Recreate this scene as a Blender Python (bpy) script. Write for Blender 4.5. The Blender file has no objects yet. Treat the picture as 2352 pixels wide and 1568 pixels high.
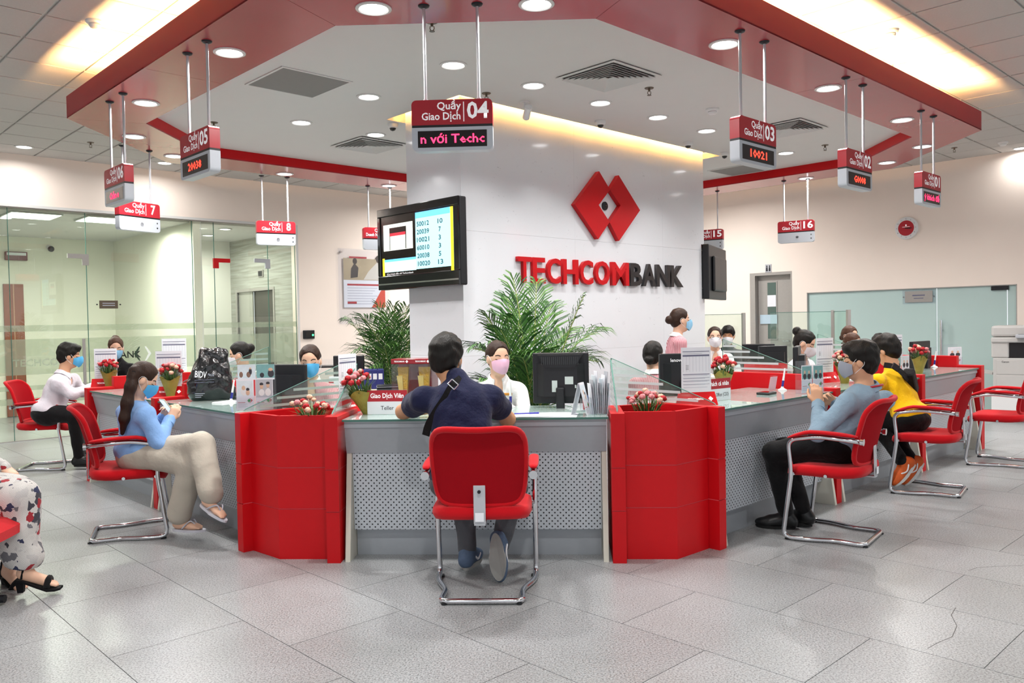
import bpy, bmesh, math, random
import numpy as np
from mathutils import Vector, Matrix
from mathutils.geometry import tessellate_polygon

SC = bpy.context.scene
COL = SC.collection
PI = math.pi
R2 = math.sqrt(2)

# ------------------------------------------------------------------ camera
FPX, CAMH = 1870.19, 1.42
def cam_axes(yaw, pitch, roll):
    cy, sy = math.cos(yaw), math.sin(yaw); cp, sp = math.cos(pitch), math.sin(pitch)
    cr, sr = math.cos(roll), math.sin(roll)
    fwd = Vector((-sy*cp, cy*cp, sp)); right = Vector((cy, sy, 0)); up = right.cross(fwd)
    return cr*right + sr*up, -sr*right + cr*up, fwd
CR, CU, CF = cam_axes(*[math.radians(a) for a in (1.29146, -1.38769, -1.06658)])
CP = Vector((0, 0, CAMH))
cam = bpy.data.cameras.new('camera'); camo = bpy.data.objects.new('camera', cam); COL.objects.link(camo)
cam.sensor_fit = 'HORIZONTAL'; cam.sensor_width = 36.0; cam.lens = 36.0*FPX/2352
cam.clip_start = 0.05; cam.clip_end = 200
mw = Matrix((CR, CU, -CF)).transposed().to_4x4(); mw.translation = CP
camo.matrix_world = mw
SC.camera = camo

# ------------------------------------------------------------------ world, exposure
w = bpy.data.worlds.new('world'); SC.world = w; w.use_nodes = True
w.node_tree.nodes['Background'].inputs[0].default_value = (0.93, 0.96, 1.0, 1)
w.node_tree.nodes['Background'].inputs[1].default_value = 1.0
SC.view_settings.view_transform = 'Standard'; SC.view_settings.look = 'None'
SC.view_settings.gamma = 1.0; SC.view_settings.use_curve_mapping = False
SC.view_settings.exposure = 0.14
LAMP_W = 22.0          # one downlight
cy_ = SC.cycles
cy_.max_bounces = 6; cy_.diffuse_bounces = 3; cy_.glossy_bounces = 3; cy_.transmission_bounces = 4; cy_.transparent_max_bounces = 16
cy_.caustics_reflective = False; cy_.caustics_refractive = False; cy_.sample_clamp_indirect = 4; cy_.adaptive_threshold = .02

# ------------------------------------------------------------------ picking a place: a pixel of the photo on a known plane
def ray(px, py):
    return CR*(px-1176) - CU*(py-784) + CF*FPX
def onz(px, py, z):
    d = ray(px, py); return CP + d*((z-CAMH)/d.z)
def ony(px, py, y):
    d = ray(px, py); return CP + d*(y/d.y)
def frm(rot):
    c, s = math.cos(rot), math.sin(rot); return Vector((c, s, 0)), Vector((-s, c, 0))
def onf(rot, Y, px, py):
    """pixel on the plane Y=const of the frame turned by rot: (X, z)"""
    ex, ey = frm(rot); d = ray(px, py); p = CP + d*(Y/d.dot(ey)); return p.dot(ex), p.z
def onfx(rot, X, px, py):
    ex, ey = frm(rot); d = ray(px, py); p = CP + d*(X/d.dot(ex)); return p.dot(ey), p.z
def fw(rot, X, Y, z=0):
    ex, ey = frm(rot); return ex*X + ey*Y + Vector((0, 0, z))
def at_depth(px, py, depth):
    d = ray(px, py); return CP + d*(depth/FPX)
A45 = math.radians(45)
FR = math.radians(-2.4)      # the front counter is turned a little

# ------------------------------------------------------------------ materials
MATS = {}
def srgb(c):
    if isinstance(c, str):
        c = c.lstrip('#'); c = [int(c[i:i+2], 16)/255 for i in (0, 2, 4)]
    return tuple(x/12.92 if x <= .04045 else ((x+.055)/1.055)**2.4 for x in c)
def mat(name, col, rough=.5, metal=0., var=.04, scale=18., bump=0., bscale=None, coat=0., trans=0., emit=0., spec=.5, sheen=0., ior=1.45, alpha=1.):
    """principled with a little procedural colour variation and fine relief"""
    if name in MATS: return MATS[name]
    m = bpy.data.materials.new(name); m.use_nodes = True; MATS[name] = m
    nt = m.node_tree; N = nt.nodes; L = nt.links; b = N['Principled BSDF']
    c = srgb(col)
    tc = N.new('ShaderNodeTexCoord'); nz = N.new('ShaderNodeTexNoise')
    nz.inputs['Scale'].default_value = scale; nz.inputs['Detail'].default_value = 3
    L.new(tc.outputs['Object'], nz.inputs['Vector'])
    mx = N.new('ShaderNodeMix'); mx.data_type = 'RGBA'
    mx.inputs[6].default_value = tuple(max(0, x*(1-var)) for x in c)+(1,)
    mx.inputs[7].default_value = tuple(min(1, x*(1+var)) for x in c)+(1,)
    L.new(nz.outputs['Fac'], mx.inputs[0]); L.new(mx.outputs[2], b.inputs['Base Color'])
    b.inputs['Roughness'].default_value = rough; b.inputs['Metallic'].default_value = metal
    b.inputs['Specular IOR Level'].default_value = spec; b.inputs['IOR'].default_value = ior
    if coat: b.inputs['Coat Weight'].default_value = coat; b.inputs['Coat Roughness'].default_value = .06
    if trans: b.inputs['Transmission Weight'].default_value = trans
    if sheen: b.inputs['Sheen Weight'].default_value = sheen
    if alpha < 1: b.inputs['Alpha'].default_value = alpha
    if emit:
        b.inputs['Emission Color'].default_value = c+(1,); b.inputs['Emission Strength'].default_value = emit
    if bump:
        bp = N.new('ShaderNodeBump'); bp.inputs['Strength'].default_value = bump; bp.inputs['Distance'].default_value = .01
        n2 = N.new('ShaderNodeTexNoise'); n2.inputs['Scale'].default_value = bscale or scale*4; n2.inputs['Detail'].default_value = 4
        L.new(tc.outputs['Object'], n2.inputs['Vector']); L.new(n2.outputs['Fac'], bp.inputs['Height']); L.new(bp.outputs['Normal'], b.inputs['Normal'])
    return m
def nodes(m):
    nt = m.node_tree; return nt.nodes, nt.links, nt.nodes['Principled BSDF']

RED = mat('red_laminate', '#c60b15', .42, var=.04, spec=.3)
REDS = mat('red_soffit', '#a52833', .26, var=.06, scale=3, coat=.15)
REDF = mat('red_fascia', '#a3222c', .45, var=.05, scale=6)
REDFAB = mat('red_fabric', '#c40e1a', .92, var=.10, scale=160, bump=.25, bscale=700, sheen=.15, spec=.2)
REDMESH = mat('red_mesh_fabric', '#9e0c18', .95, var=.14, scale=220, bump=.3, bscale=900, spec=.15)
SILVER = mat('silver_laminate', '#a3a8ae', .36, metal=.2, var=.04, scale=40)
STEEL = mat('brushed_steel', '#aaa6a2', .38, metal=.25, var=.06, scale=30)
CHROME = mat('chrome', '#d9dade', .14, metal=1., var=.02)
RODM = mat('rod_silver', '#c9cbcf', .25, metal=.45)
CREAM = mat('cream_panel', '#d6d3c6', .5, var=.04)
WHITEP = mat('white_plastic', '#e6e6e6', .4, var=.02)
GREYP = mat('grey_plastic', '#b9bcc2', .4, var=.03)
DARKP = mat('black_plastic', '#16181c', .38, var=.10, bump=.05, bscale=300)
GLOSSB = mat('glossy_black', '#0a0b0d', .10, var=.05, coat=.6)
PAPER = mat('white_paper', '#eceef4', .7, var=.02)
INK = mat('grey_ink', '#6f7086', .8, var=.05)
INKL = mat('light_ink', '#b9bcc9', .8, var=.05)
BLACKINK = mat('black_ink', '#1c1c22', .7, var=.05)
PAINTW = mat('white_ceiling_paint', '#dbdad8', .7, var=.015, scale=5)
WALLP = mat('cream_wall_paint', '#faece1', .65, var=.02, scale=4, bump=.02, bscale=90)
TILEC = mat('acoustic_tile', '#c9c5c1', .9, var=.05, scale=60, bump=.25, bscale=160)
GRID = mat('ceiling_grid', '#cfccc8', .5)
SOIL = mat('dark_soil', '#3a2a20', .9, var=.3, scale=60)
GREENLED = mat('green_led', '#40ff80', .5, emit=4)
LENS = mat('lamp_lens', '#ffffff', .5, emit=9)
PANELLENS = mat('panel_lamp_lens', '#f4fff2', .5, emit=5)
COVE = mat('cove_tube', '#ffc884', .5, emit=330)
COVE2 = mat('column_cove_tube', '#ffbc60', .5, emit=170)
DARKMETAL = mat('dark_metal', '#2b2c30', .4, metal=.6)
for _m in (LENS, GREENLED): _m.cycles.emission_sampling = 'NONE'
BRASS = mat('bronze_metal', '#6b5f52', .4, metal=.7)

def granite():
    m = mat('granite_tile', '#b2b5b8', .25, var=.05, scale=3, coat=.0, spec=.5); N, L, b = nodes(m)
    base = b.inputs['Base Color'].links[0].from_socket
    tc = N.new('ShaderNodeTexCoord'); oi = N.new('ShaderNodeObjectInfo')
    geo = N.new('ShaderNodeNewGeometry')
    n1 = N.new('ShaderNodeTexNoise'); n1.inputs['Scale'].default_value = 120; n1.inputs['Detail'].default_value = 4; n1.inputs['Roughness'].default_value = .75
    L.new(geo.outputs['Position'], n1.inputs['Vector'])
    r1 = N.new('ShaderNodeValToRGB'); r1.color_ramp.elements[0].position = .36; r1.color_ramp.elements[1].position = .56
    r1.color_ramp.elements[0].color = (.30, .295, .29, 1); r1.color_ramp.elements[1].color = (1, 1, 1, 1)
    L.new(n1.outputs['Fac'], r1.inputs[0])
    n2 = N.new('ShaderNodeTexNoise'); n2.inputs['Scale'].default_value = 1.3; n2.inputs['Detail'].default_value = 4
    L.new(geo.outputs['Position'], n2.inputs['Vector'])
    r2 = N.new('ShaderNodeValToRGB'); r2.color_ramp.elements[0].position = .3; r2.color_ramp.elements[1].position = .75
    r2.color_ramp.elements[0].color = (.80, .80, .78, 1); r2.color_ramp.elements[1].color = (1, 1, 1, 1)
    L.new(n2.outputs['Fac'], r2.inputs[0])
    m1 = N.new('ShaderNodeMix'); m1.data_type = 'RGBA'; m1.blend_type = 'MULTIPLY'; m1.inputs[0].default_value = 1
    L.new(base, m1.inputs[6]); L.new(r1.outputs[0], m1.inputs[7])
    m2 = N.new('ShaderNodeMix'); m2.data_type = 'RGBA'; m2.blend_type = 'MULTIPLY'; m2.inputs[0].default_value = 1
    L.new(m1.outputs[2], m2.inputs[6]); L.new(r2.outputs[0], m2.inputs[7])
    mr = N.new('ShaderNodeMapRange'); mr.inputs[3].default_value = .93; mr.inputs[4].default_value = 1.05
    L.new(oi.outputs['Random'], mr.inputs[0])
    m3 = N.new('ShaderNodeMix'); m3.data_type = 'RGBA'; m3.blend_type = 'MULTIPLY'; m3.inputs[0].default_value = 1
    L.new(m2.outputs[2], m3.inputs[6]); L.new(mr.outputs[0], m3.inputs[7])
    L.new(m3.outputs[2], b.inputs['Base Color'])
    rr = N.new('ShaderNodeMapRange'); rr.inputs[3].default_value = .22; rr.inputs[4].default_value = .38
    L.new(n2.outputs['Fac'], rr.inputs[0]); L.new(rr.outputs[0], b.inputs['Roughness'])
    return m
GRANITE = granite()
GROUT = mat('floor_joint', '#6d6c6b', .8)

def marble():
    m = mat('white_stone', '#dcdee3', .12, var=.03, scale=2.2, coat=.3); N, L, b = nodes(m)
    base = b.inputs['Base Color'].links[0].from_socket
    geo = N.new('ShaderNodeNewGeometry'); mp = N.new('ShaderNodeMapping'); mp.inputs['Scale'].default_value = (14, 14, 22)
    mp.inputs['Rotation'].default_value = (.5, .3, .2)
    L.new(geo.outputs['Position'], mp.inputs[0])
    n1 = N.new('ShaderNodeTexNoise'); n1.inputs['Scale'].default_value = 1.4; n1.inputs['Detail'].default_value = 6; n1.inputs['Roughness'].default_value = .65; n1.inputs['Distortion'].default_value = 1.5
    L.new(mp.outputs[0], n1.inputs['Vector'])
    r1 = N.new('ShaderNodeValToRGB'); r1.color_ramp.elements[0].position = .27; r1.color_ramp.elements[1].position = .36
    r1.color_ramp.elements[0].color = (.62, .61, .62, 1); r1.color_ramp.elements[1].color = (1, 1, 1, 1)
    L.new(n1.outputs['Fac'], r1.inputs[0])
    m1 = N.new('ShaderNodeMix'); m1.data_type = 'RGBA'; m1.blend_type = 'MULTIPLY'; m1.inputs[0].default_value = .8
    L.new(base, m1.inputs[6]); L.new(r1.outputs[0], m1.inputs[7]); L.new(m1.outputs[2], b.inputs['Base Color'])
    return m
MARBLE = marble()

def perforated():
    """sheet metal with staggered round holes, 21 mm pitch"""
    m = mat('perforated_sheet', '#c0c6cd', .38, metal=.15, var=.05, scale=9); N, L, b = nodes(m)
    base = b.inputs['Base Color'].links[0].from_socket
    tc = N.new('ShaderNodeTexCoord'); sp = N.new('ShaderNodeSeparateXYZ'); L.new(tc.outputs['Object'], sp.inputs[0])
    def mth(op, a, bb=None):
        n = N.new('ShaderNodeMath'); n.operation = op
        for i, v in enumerate((a, bb)):
            if v is None: continue
            if isinstance(v, (int, float)): n.inputs[i].default_value = v
            else: L.new(v, n.inputs[i])
        return n.outputs[0]
    p = .0337
    def dots(ox, oz):
        fx = mth('SUBTRACT', mth('FRACT', mth('ADD', mth('DIVIDE', sp.outputs[0], p), 50+ox)), .5)
        fz = mth('SUBTRACT', mth('FRACT', mth('ADD', mth('DIVIDE', sp.outputs[2], p), 50+oz)), .5)
        return mth('SQRT', mth('ADD', mth('MULTIPLY', fx, fx), mth('MULTIPLY', fz, fz)))
    d = mth('MINIMUM', dots(0, 0), dots(.5, .5))
    hole = mth('LESS_THAN', d, .145)
    mx = N.new('ShaderNodeMix'); mx.data_type = 'RGBA'; L.new(hole, mx.inputs[0]); L.new(base, mx.inputs[6]); mx.inputs[7].default_value = (.02, .02, .025, 1)
    L.new(mx.outputs[2], b.inputs['Base Color'])
    inv = mth('SUBTRACT', 1, hole); L.new(mth('MULTIPLY', inv, .15), b.inputs['Metallic'])
    return m
PERF = perforated()

def glass(name, tint, rough=0., fres=.9, dens=.10):
    """thin architectural pane: mostly clear, tinted, with a mirror sheen"""
    m = bpy.data.materials.new(name); m.use_nodes = True; nt = m.node_tree; N = nt.nodes; L = nt.links; N.clear()
    out = N.new('ShaderNodeOutputMaterial'); tr = N.new('ShaderNodeBsdfTransparent'); gl = N.new('ShaderNodeBsdfGlossy'); df = N.new('ShaderNodeBsdfDiffuse')
    tr.inputs[0].default_value = srgb(tint)+(1,); gl.inputs['Roughness'].default_value = rough; gl.inputs[0].default_value = (1, 1, 1, 1)
    df.inputs[0].default_value = srgb(tint)+(1,)
    geo = N.new('ShaderNodeNewGeometry'); dt = N.new('ShaderNodeVectorMath'); dt.operation = 'DOT_PRODUCT'
    L.new(geo.outputs['Normal'], dt.inputs[0]); L.new(geo.outputs['Incoming'], dt.inputs[1])
    def mt(op, a, b=None):
        n = N.new('ShaderNodeMath'); n.operation = op
        for i, v in enumerate((a, b)):
            if v is None: continue
            if isinstance(v, (int, float)): n.inputs[i].default_value = v
            else: L.new(v, n.inputs[i])
        return n.outputs[0]
    sch = mt('ADD', mt('MULTIPLY', mt('POWER', mt('SUBTRACT', 1., mt('ABSOLUTE', dt.outputs['Value'])), 5.), .96), .04)
    nz = N.new('ShaderNodeTexNoise'); nz.inputs['Scale'].default_value = 2
    mr = N.new('ShaderNodeMapRange'); mr.inputs[3].default_value = dens*.9; mr.inputs[4].default_value = dens*1.1
    L.new(nz.outputs['Fac'], mr.inputs[0])
    m0 = N.new('ShaderNodeMixShader'); L.new(mr.outputs[0], m0.inputs[0]); L.new(tr.outputs[0], m0.inputs[1]); L.new(df.outputs[0], m0.inputs[2])
    mm = N.new('ShaderNodeMath'); mm.operation = 'MULTIPLY'; mm.inputs[1].default_value = fres; L.new(sch, mm.inputs[0])
    m1 = N.new('ShaderNodeMixShader'); L.new(mm.outputs[0], m1.inputs[0]); L.new(m0.outputs[0], m1.inputs[1]); L.new(gl.outputs[0], m1.inputs[2])
    L.new(m1.outputs[0], out.inputs[0]); MATS[name] = m
    return m
GLASS = glass('clear_glass', '#f2faf6', dens=.03)
GLASSG = glass('green_glass', '#f6faf4', dens=.02)
FROSTB = glass('faint_frosted_band', '#f3f5ef', rough=.4, dens=.26, fres=.4)
GLASSTOP = glass('counter_glass', '#dff0ec', dens=.35)
GLASSEDGE = mat('glass_edge', '#46766b', .5, var=.05)
FROST = glass('frosted_band', '#e2e6e8', rough=.4, dens=.62)
FROSTG = mat('frosted_teal_glass', '#bcd3d0', .22, var=.03, scale=2)
ACRYL = glass('clear_acrylic', '#fafbfd', dens=.02, fres=.6)

# ------------------------------------------------------------------ mesh helpers
class MB:
    """collects polygons with a material slot each and links them as ONE mesh object"""
    def __init__(s): s.v = []; s.f = []; s.m = []; s.cur = 0
    def add(s, vs, fs, m=None):
        k = len(s.v); s.v += [tuple(x) for x in vs]
        for f in fs: s.f.append(tuple(i+k for i in f)); s.m.append(s.cur if m is None else m)
        return s
    def box(s, x0, x1, y0, y1, z0, z1, m=None, M=None):
        vs = [Vector((x, y, z)) for z in (z0, z1) for y in (y0, y1) for x in (x0, x1)]
        if M is not None: vs = [M @ v for v in vs]
        return s.add(vs, [(0,2,3,1),(4,5,7,6),(0,1,5,4),(1,3,7,5),(3,2,6,7),(2,0,4,6)], m)
    def rbox(s, x0, x1, y0, y1, z0, z1, b=.004, m=None, M=None, seg=2):
        bm = bmesh.new(); bmesh.ops.create_cube(bm, size=1)
        for v in bm.verts: v.co = Vector(((x0+x1)/2+v.co.x*(x1-x0), (y0+y1)/2+v.co.y*(y1-y0), (z0+z1)/2+v.co.z*(z1-z0)))
        b = min(b, .49*min(x1-x0, y1-y0, z1-z0))
        bmesh.ops.bevel(bm, geom=list(bm.edges), offset=b, segments=seg, affect='EDGES', profile=.5)
        vs = [v.co.copy() for v in bm.verts]
        if M is not None: vs = [M @ v for v in vs]
        bm.verts.index_update(); fs = [[v.index for v in f.verts] for f in bm.faces]; bm.free()
        return s.add(vs, fs, m)
    def prism(s, poly, z0, z1, m=None, axis='z', M=None):
        """polygon extruded; axis z: poly in xy; axis x: poly in yz, extruded in x; axis y: poly in xz"""
        n = len(poly); vs = []
        for h in (z0, z1):
            for p in poly:
                vs.append(Vector((p[0], p[1], h)) if axis == 'z' else Vector((h, p[0], p[1])) if axis == 'x' else Vector((p[0], h, p[1])))
        if M is not None: vs = [M @ v for v in vs]
        fs = [tuple(range(n))[::-1], tuple(range(n, 2*n))] + [(i, (i+1) % n, n+(i+1) % n, n+i) for i in range(n)]
        return s.add(vs, fs, m)
    def tube(s, pts, r, seg=10, m=None, cap=True, closed=False):
        pts = [Vector(p) for p in pts]; n = len(pts); rr = r if isinstance(r, (list, tuple)) else [r]*n
        vs = []; up = None
        for i in range(n):
            a = pts[(i-1) % n] if (i or closed) else pts[0]; b = pts[(i+1) % n] if (i < n-1 or closed) else pts[-1]
            t = (b-a).normalized()
            if up is None: up = t.orthogonal().normalized()
            else:
                up = up - t*up.dot(t); up = up.normalized() if up.length > 1e-6 else t.orthogonal().normalized()
            w_ = t.cross(up)
            for k in range(seg):
                an = 2*PI*k/seg; vs.append(pts[i] + (up*math.cos(an)+w_*math.sin(an))*rr[i])
        fs = []
        for i in range(n if closed else n-1):
            j = (i+1) % n
            for k in range(seg): fs.append((i*seg+k, i*seg+(k+1) % seg, j*seg+(k+1) % seg, j*seg+k))
        if cap and not closed:
            fs.append(tuple(range(seg))[::-1]); fs.append(tuple((n-1)*seg+k for k in range(seg)))
        return s.add(vs, fs, m)
    def cyl(s, c, r, z0, z1, seg=20, m=None, r1=None, M=None):
        r1 = r if r1 is None else r1; vs = []
        for z, q in ((z0, r), (z1, r1)):
            for k in range(seg): vs.append(Vector((c[0]+q*math.cos(2*PI*k/seg), c[1]+q*math.sin(2*PI*k/seg), z)))
        if M is not None: vs = [M @ v for v in vs]
        return s.add(vs, [tuple(range(seg))[::-1], tuple(range(seg, 2*seg))] + [(k, (k+1) % seg, seg+(k+1) % seg, seg+k) for k in range(seg)], m)
    def lathe(s, prof, seg=24, m=None, c=(0, 0, 0), M=None):
        vs = []
        for r, z in prof:
            for k in range(seg): vs.append(Vector((c[0]+r*math.cos(2*PI*k/seg), c[1]+r*math.sin(2*PI*k/seg), c[2]+z)))
        if M is not None: vs = [M @ v for v in vs]
        fs = [(i*seg+k, i*seg+(k+1) % seg, (i+1)*seg+(k+1) % seg, (i+1)*seg+k) for i in range(len(prof)-1) for k in range(seg)]
        fs.append(tuple(range(seg))[::-1]); fs.append(tuple((len(prof)-1)*seg+k for k in range(seg)))
        return s.add(vs, fs, m)
    def ball(s, c, r, seg=12, rings=8, m=None, M=None):
        r = r if isinstance(r, (tuple, list)) else (r, r, r); vs = []; fs = []
        for i in range(rings+1):
            th = PI*i/rings
            for k in range(seg):
                ph = 2*PI*k/seg; vs.append(Vector((c[0]+r[0]*math.sin(th)*math.cos(ph), c[1]+r[1]*math.sin(th)*math.sin(ph), c[2]+r[2]*math.cos(th))))
        if M is not None: vs = [M @ v for v in vs]
        for i in range(rings):
            for k in range(seg): fs.append((i*seg+k, (i+1)*seg+k, (i+1)*seg+(k+1) % seg, i*seg+(k+1) % seg))
        return s.add(vs, fs, m)
    def grid(s, P, m=None, closed=False):
        """P[i][j] points"""
        n, k = len(P), len(P[0]); vs = [q for row in P for q in row]; fs = []
        for i in range(n-1):
            for j in range(k if closed else k-1): fs.append((i*k+j, i*k+(j+1) % k, (i+1)*k+(j+1) % k, (i+1)*k+j))
        return s.add(vs, fs, m)
    def build(s, name, mats, parent=None, smooth=False, loc=None, merge=False):
        me = bpy.data.meshes.new(name); me.from_pydata(s.v, [], s.f)
        mats = mats if isinstance(mats, (list, tuple)) else [mats]
        for q in mats: me.materials.append(q)
        if len(mats) > 1: me.polygons.foreach_set('material_index', s.m)
        bm = bmesh.new(); bm.from_mesh(me)
        if merge: bmesh.ops.remove_doubles(bm, verts=bm.verts, dist=1e-5)
        bmesh.ops.recalc_face_normals(bm, faces=bm.faces); bm.to_mesh(me); bm.free()
        if smooth: me.shade_smooth() if smooth is True else me.set_sharp_from_angle(angle=smooth)
        me.update()
        o = bpy.data.objects.new(name, me); COL.objects.link(o)
        if parent is not None: o.parent = parent
        if loc is not None: o.location = loc
        return o
SM = math.radians(35)
def smooth_obj(o, ang=35):
    o.data.shade_smooth(); o.data.set_sharp_from_angle(angle=math.radians(ang)); return o
def tag(o, label, cat, group=None):
    o['label'] = label; o['category'] = cat
    if group: o['group'] = group
    return o
def thing(name, label, cat, loc=(0, 0, 0), rotz=0, group=None):
    o = bpy.data.objects.new(name, None); COL.objects.link(o); o.empty_display_size = .1
    o.location = loc; o.rotation_euler = (0, 0, rotz); return tag(o, label, cat, group)
def struct(o):
    o['kind'] = 'structure'; return o
def sroot(name, loc=(0, 0, 0), rotz=0):
    o = bpy.data.objects.new(name, None); COL.objects.link(o); o.empty_display_size = .1
    o.location = loc; o.rotation_euler = (0, 0, rotz); return struct(o)
def cpy(o, parent=None):
    c = o.copy(); COL.objects.link(c); c.parent = parent
    return c
def dup(root, loc=None, rotz=None, label=None, group=None):
    r = root.copy(); COL.objects.link(r)
    if loc is not None: r.location = loc
    if rotz is not None: r.rotation_euler = (0, 0, rotz)
    if label: r['label'] = label
    if group: r['group'] = group
    for ch in list(root.children):
        c = cpy(ch, r)
        for g in list(ch.children): cpy(g, c)
    return r
def text_mesh(s, size, bold=0., align='CENTER', res=2, extrude=0., spacing=1.):
    c = bpy.data.curves.new('lettering', 'FONT'); c.body = s; c.size = size; c.align_x = align; c.align_y = 'CENTER'
    c.resolution_u = res; c.offset = bold*size; c.extrude = extrude; c.space_character = spacing
    o = bpy.data.objects.new('lettering', c); COL.objects.link(o)
    bpy.context.view_layer.update()
    me = bpy.data.meshes.new_from_object(o.evaluated_get(bpy.context.evaluated_depsgraph_get()))
    bpy.data.objects.remove(o); bpy.data.curves.remove(c)
    return me
def lettering(s, size, m, parent, M, name='lettering', sx=1., fit=None, **kw):
    """text in the xz plane facing -y, placed by the 4x4 matrix M in the parent's space; fit = width to squeeze to"""
    me = text_mesh(s, size, **kw)
    if fit:
        xs = [v.co.x for v in me.vertices]; wd = max(xs)-min(xs); sx = fit/wd if wd > 0 else 1
    me.transform(Matrix.Diagonal((sx, 1, 1, 1)))
    me.transform(Matrix.Rotation(PI/2, 4, 'X')); me.transform(M)
    me.materials.clear(); me.materials.append(m)
    o = bpy.data.objects.new(name, me); COL.objects.link(o); o.parent = parent
    return o
def T(x, y, z): return Matrix.Translation((x, y, z))
def RX(a): return Matrix.Rotation(a, 4, 'X')
def RY(a): return Matrix.Rotation(a, 4, 'Y')
def RZ(a): return Matrix.Rotation(a, 4, 'Z')
def bez(pts, n=8):
    """smooth curve through points (Catmull-Rom)"""
    P = [Vector(p) for p in pts]; out = []
    for i in range(len(P)-1):
        p0 = P[max(i-1, 0)]; p1 = P[i]; p2 = P[i+1]; p3 = P[min(i+2, len(P)-1)]
        for k in range(n):
            t = k/n
            out.append(.5*((2*p1)+(p2-p0)*t+(2*p0-5*p1+4*p2-p3)*t*t+(3*p1-p0-3*p2+p3)*t**3))
    out.append(P[-1]); return out
def fillet(pts, r, n=5):
    """polyline with rounded corners"""
    P = [Vector(p) for p in pts]; out = [P[0]]
    for i in range(1, len(P)-1):
        a, b, c = P[i-1], P[i], P[i+1]; d1 = (a-b); d2 = (c-b); rr = min(r, .45*d1.length, .45*d2.length)
        s_ = b+d1.normalized()*rr; e_ = b+d2.normalized()*rr
        for k in range(n+1):
            t = k/n; out.append(s_*(1-t)**2 + b*2*t*(1-t) + e_*t*t)
    out.append(P[-1]); return out
# ================================================================== THE SHELL
ZC, ZI, ZS, ZF = 3.682, 3.371, 3.261, 3.452      # tile ceiling, inner ceiling, red soffit, fascia top
# ---- floor: running bond of granite tiles laid at 45 degrees
def in_view(p, m=150):
    q = Vector(p)-CP; dz = q.dot(CF)
    if dz < .3: return False
    x = 1176+FPX*q.dot(CR)/dz; y = 784-FPX*q.dot(CU)/dz
    return -m < x < 2352+m and -m < y < 1568+m
fl = MB(); fl.box(-16, 20, -6, 26, -.12, -.006)
floor = fl.build('floor', GROUT); struct(floor)
TL, TW, GAP = .8998, .6107, .0018
tm = MB(); tm.box(-TW/2+GAP, TW/2-GAP, -TL/2+GAP, TL/2-GAP, -.01, 0)      # local x = (1,1)/sqrt2 direction, y = (-1,1)
tile0 = None; ntile = 0
V0, U0 = 2.352, 3.292
cand = []
for i in range(-8, 26):
    for j in range(-12, 24):
        v = V0+(i+.5)*TW; u = U0+(j+.5)*TL+(0 if i % 2 else TL/2)
        p = Vector(((v-u)/R2, (v+u)/R2, 0))
        if p.y < .3 or p.y > 13 or not in_view(p, 260): continue
        if (p.y-p.x)/R2 > 12.6 or (p.x+p.y)/R2 > 13.6: continue
        cand.append((p.length, p))
cand.sort(key=lambda q: q[0])
for d, p in cand[:300]:
    if tile0 is None: tile0 = tm.build('floor_tile', GRANITE, floor); o = tile0
    else: o = tile0.copy(); COL.objects.link(o); o.parent = floor
    o.location = p; o.rotation_euler = (0, 0, A45)
# beyond the built tiles the floor goes on as one slab
rest = MB()
for i in range(-14, 36):
    for j in range(-22, 40):
        v = V0+(i+.5)*TW; u = U0+(j+.5)*TL+(0 if i % 2 else TL/2)
        p = Vector(((v-u)/R2, (v+u)/R2, 0))
        if any((p-q).length < .01 for _, q in cand[:300]): continue
        if p.y < -5 or p.y > 24 or abs(p.x) > 15: continue
        rest.box(-TW/2+GAP, TW/2-GAP, -TL/2+GAP, TL/2-GAP, -.01, 0, M=T(*p) @ RZ(A45))
r_ = rest.build('floor_tiling', GRANITE, floor); r_['kind'] = 'stuff'
# hairline cracks in two tiles at the right
CRK = mat('crack', '#5a5856', .9)
ck = MB()
for line in ([(2195,1395),(2185,1412),(2198,1437),(2187,1462),(2155,1475),(2130,1489)], [(2224,1310),(2245,1303),(2290,1300),(2352,1298)]):
    P = [onz(x, y, .0004) for x, y in line]
    for a, b in zip(P[:-1], P[1:]):
        n = (b-a).cross(Vector((0, 0, 1))).normalized()*.0016
        ck.add([a-n, a+n, b+n, b-n], [(0, 1, 2, 3)])
ck.build('crack', CRK, floor)

# ---- ceiling: 600 mm acoustic tiles in an exposed grid, outside the red ring
ROCT = [(-1.164,5.034),(-3.419,7.289),(-3.419,8.78),(.3,12.5),(1.7,12.5),(4.008,10.19),(4.008,8.608),(.434,5.034)]
OOCT = [(-1.405,4.455),(-4.0,7.05),(-4.0,9.02),(.06,13.08),(1.94,13.08),(4.588,10.432),(4.588,8.368),(.675,4.455)]
def inside(p, poly):
    c = False
    for i in range(len(poly)):
        a, b = poly[i], poly[i-1]
        if (a[1] > p[1]) != (b[1] > p[1]) and p[0] < (b[0]-a[0])*(p[1]-a[1])/(b[1]-a[1])+a[0]: c = not c
    return c
cl = MB(); cl.box(-16, 20, -6, 26, ZC+.012, ZC+.2)
ceil = cl.build('ceiling', GRID); struct(ceil)
ct = MB(); ct.rbox(-.288, .288, -.288, .288, -.004, .016, .004, seg=1)
c0 = None; CV0, CU0 = 1.683+.0, 2.351
cc = []
for i in range(-30, 40):
    for j in range(-30, 40):
        v = CV0+(i+.5)*.6; u = CU0+(j+.5)*.6
        p = Vector(((v-u)/R2, (v+u)/R2, ZC))
        if p.y < -4 or (p.y-p.x)/R2 > 12.0 or (p.x+p.y)/R2 > 13.2 or abs(p.x) > 9: continue
        if inside((p.x, p.y), ROCT): continue
        cc.append((0 if in_view(p, 60) else 1, p.length, p))
cc.sort(key=lambda q: q[:2])
crest = MB()
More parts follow.
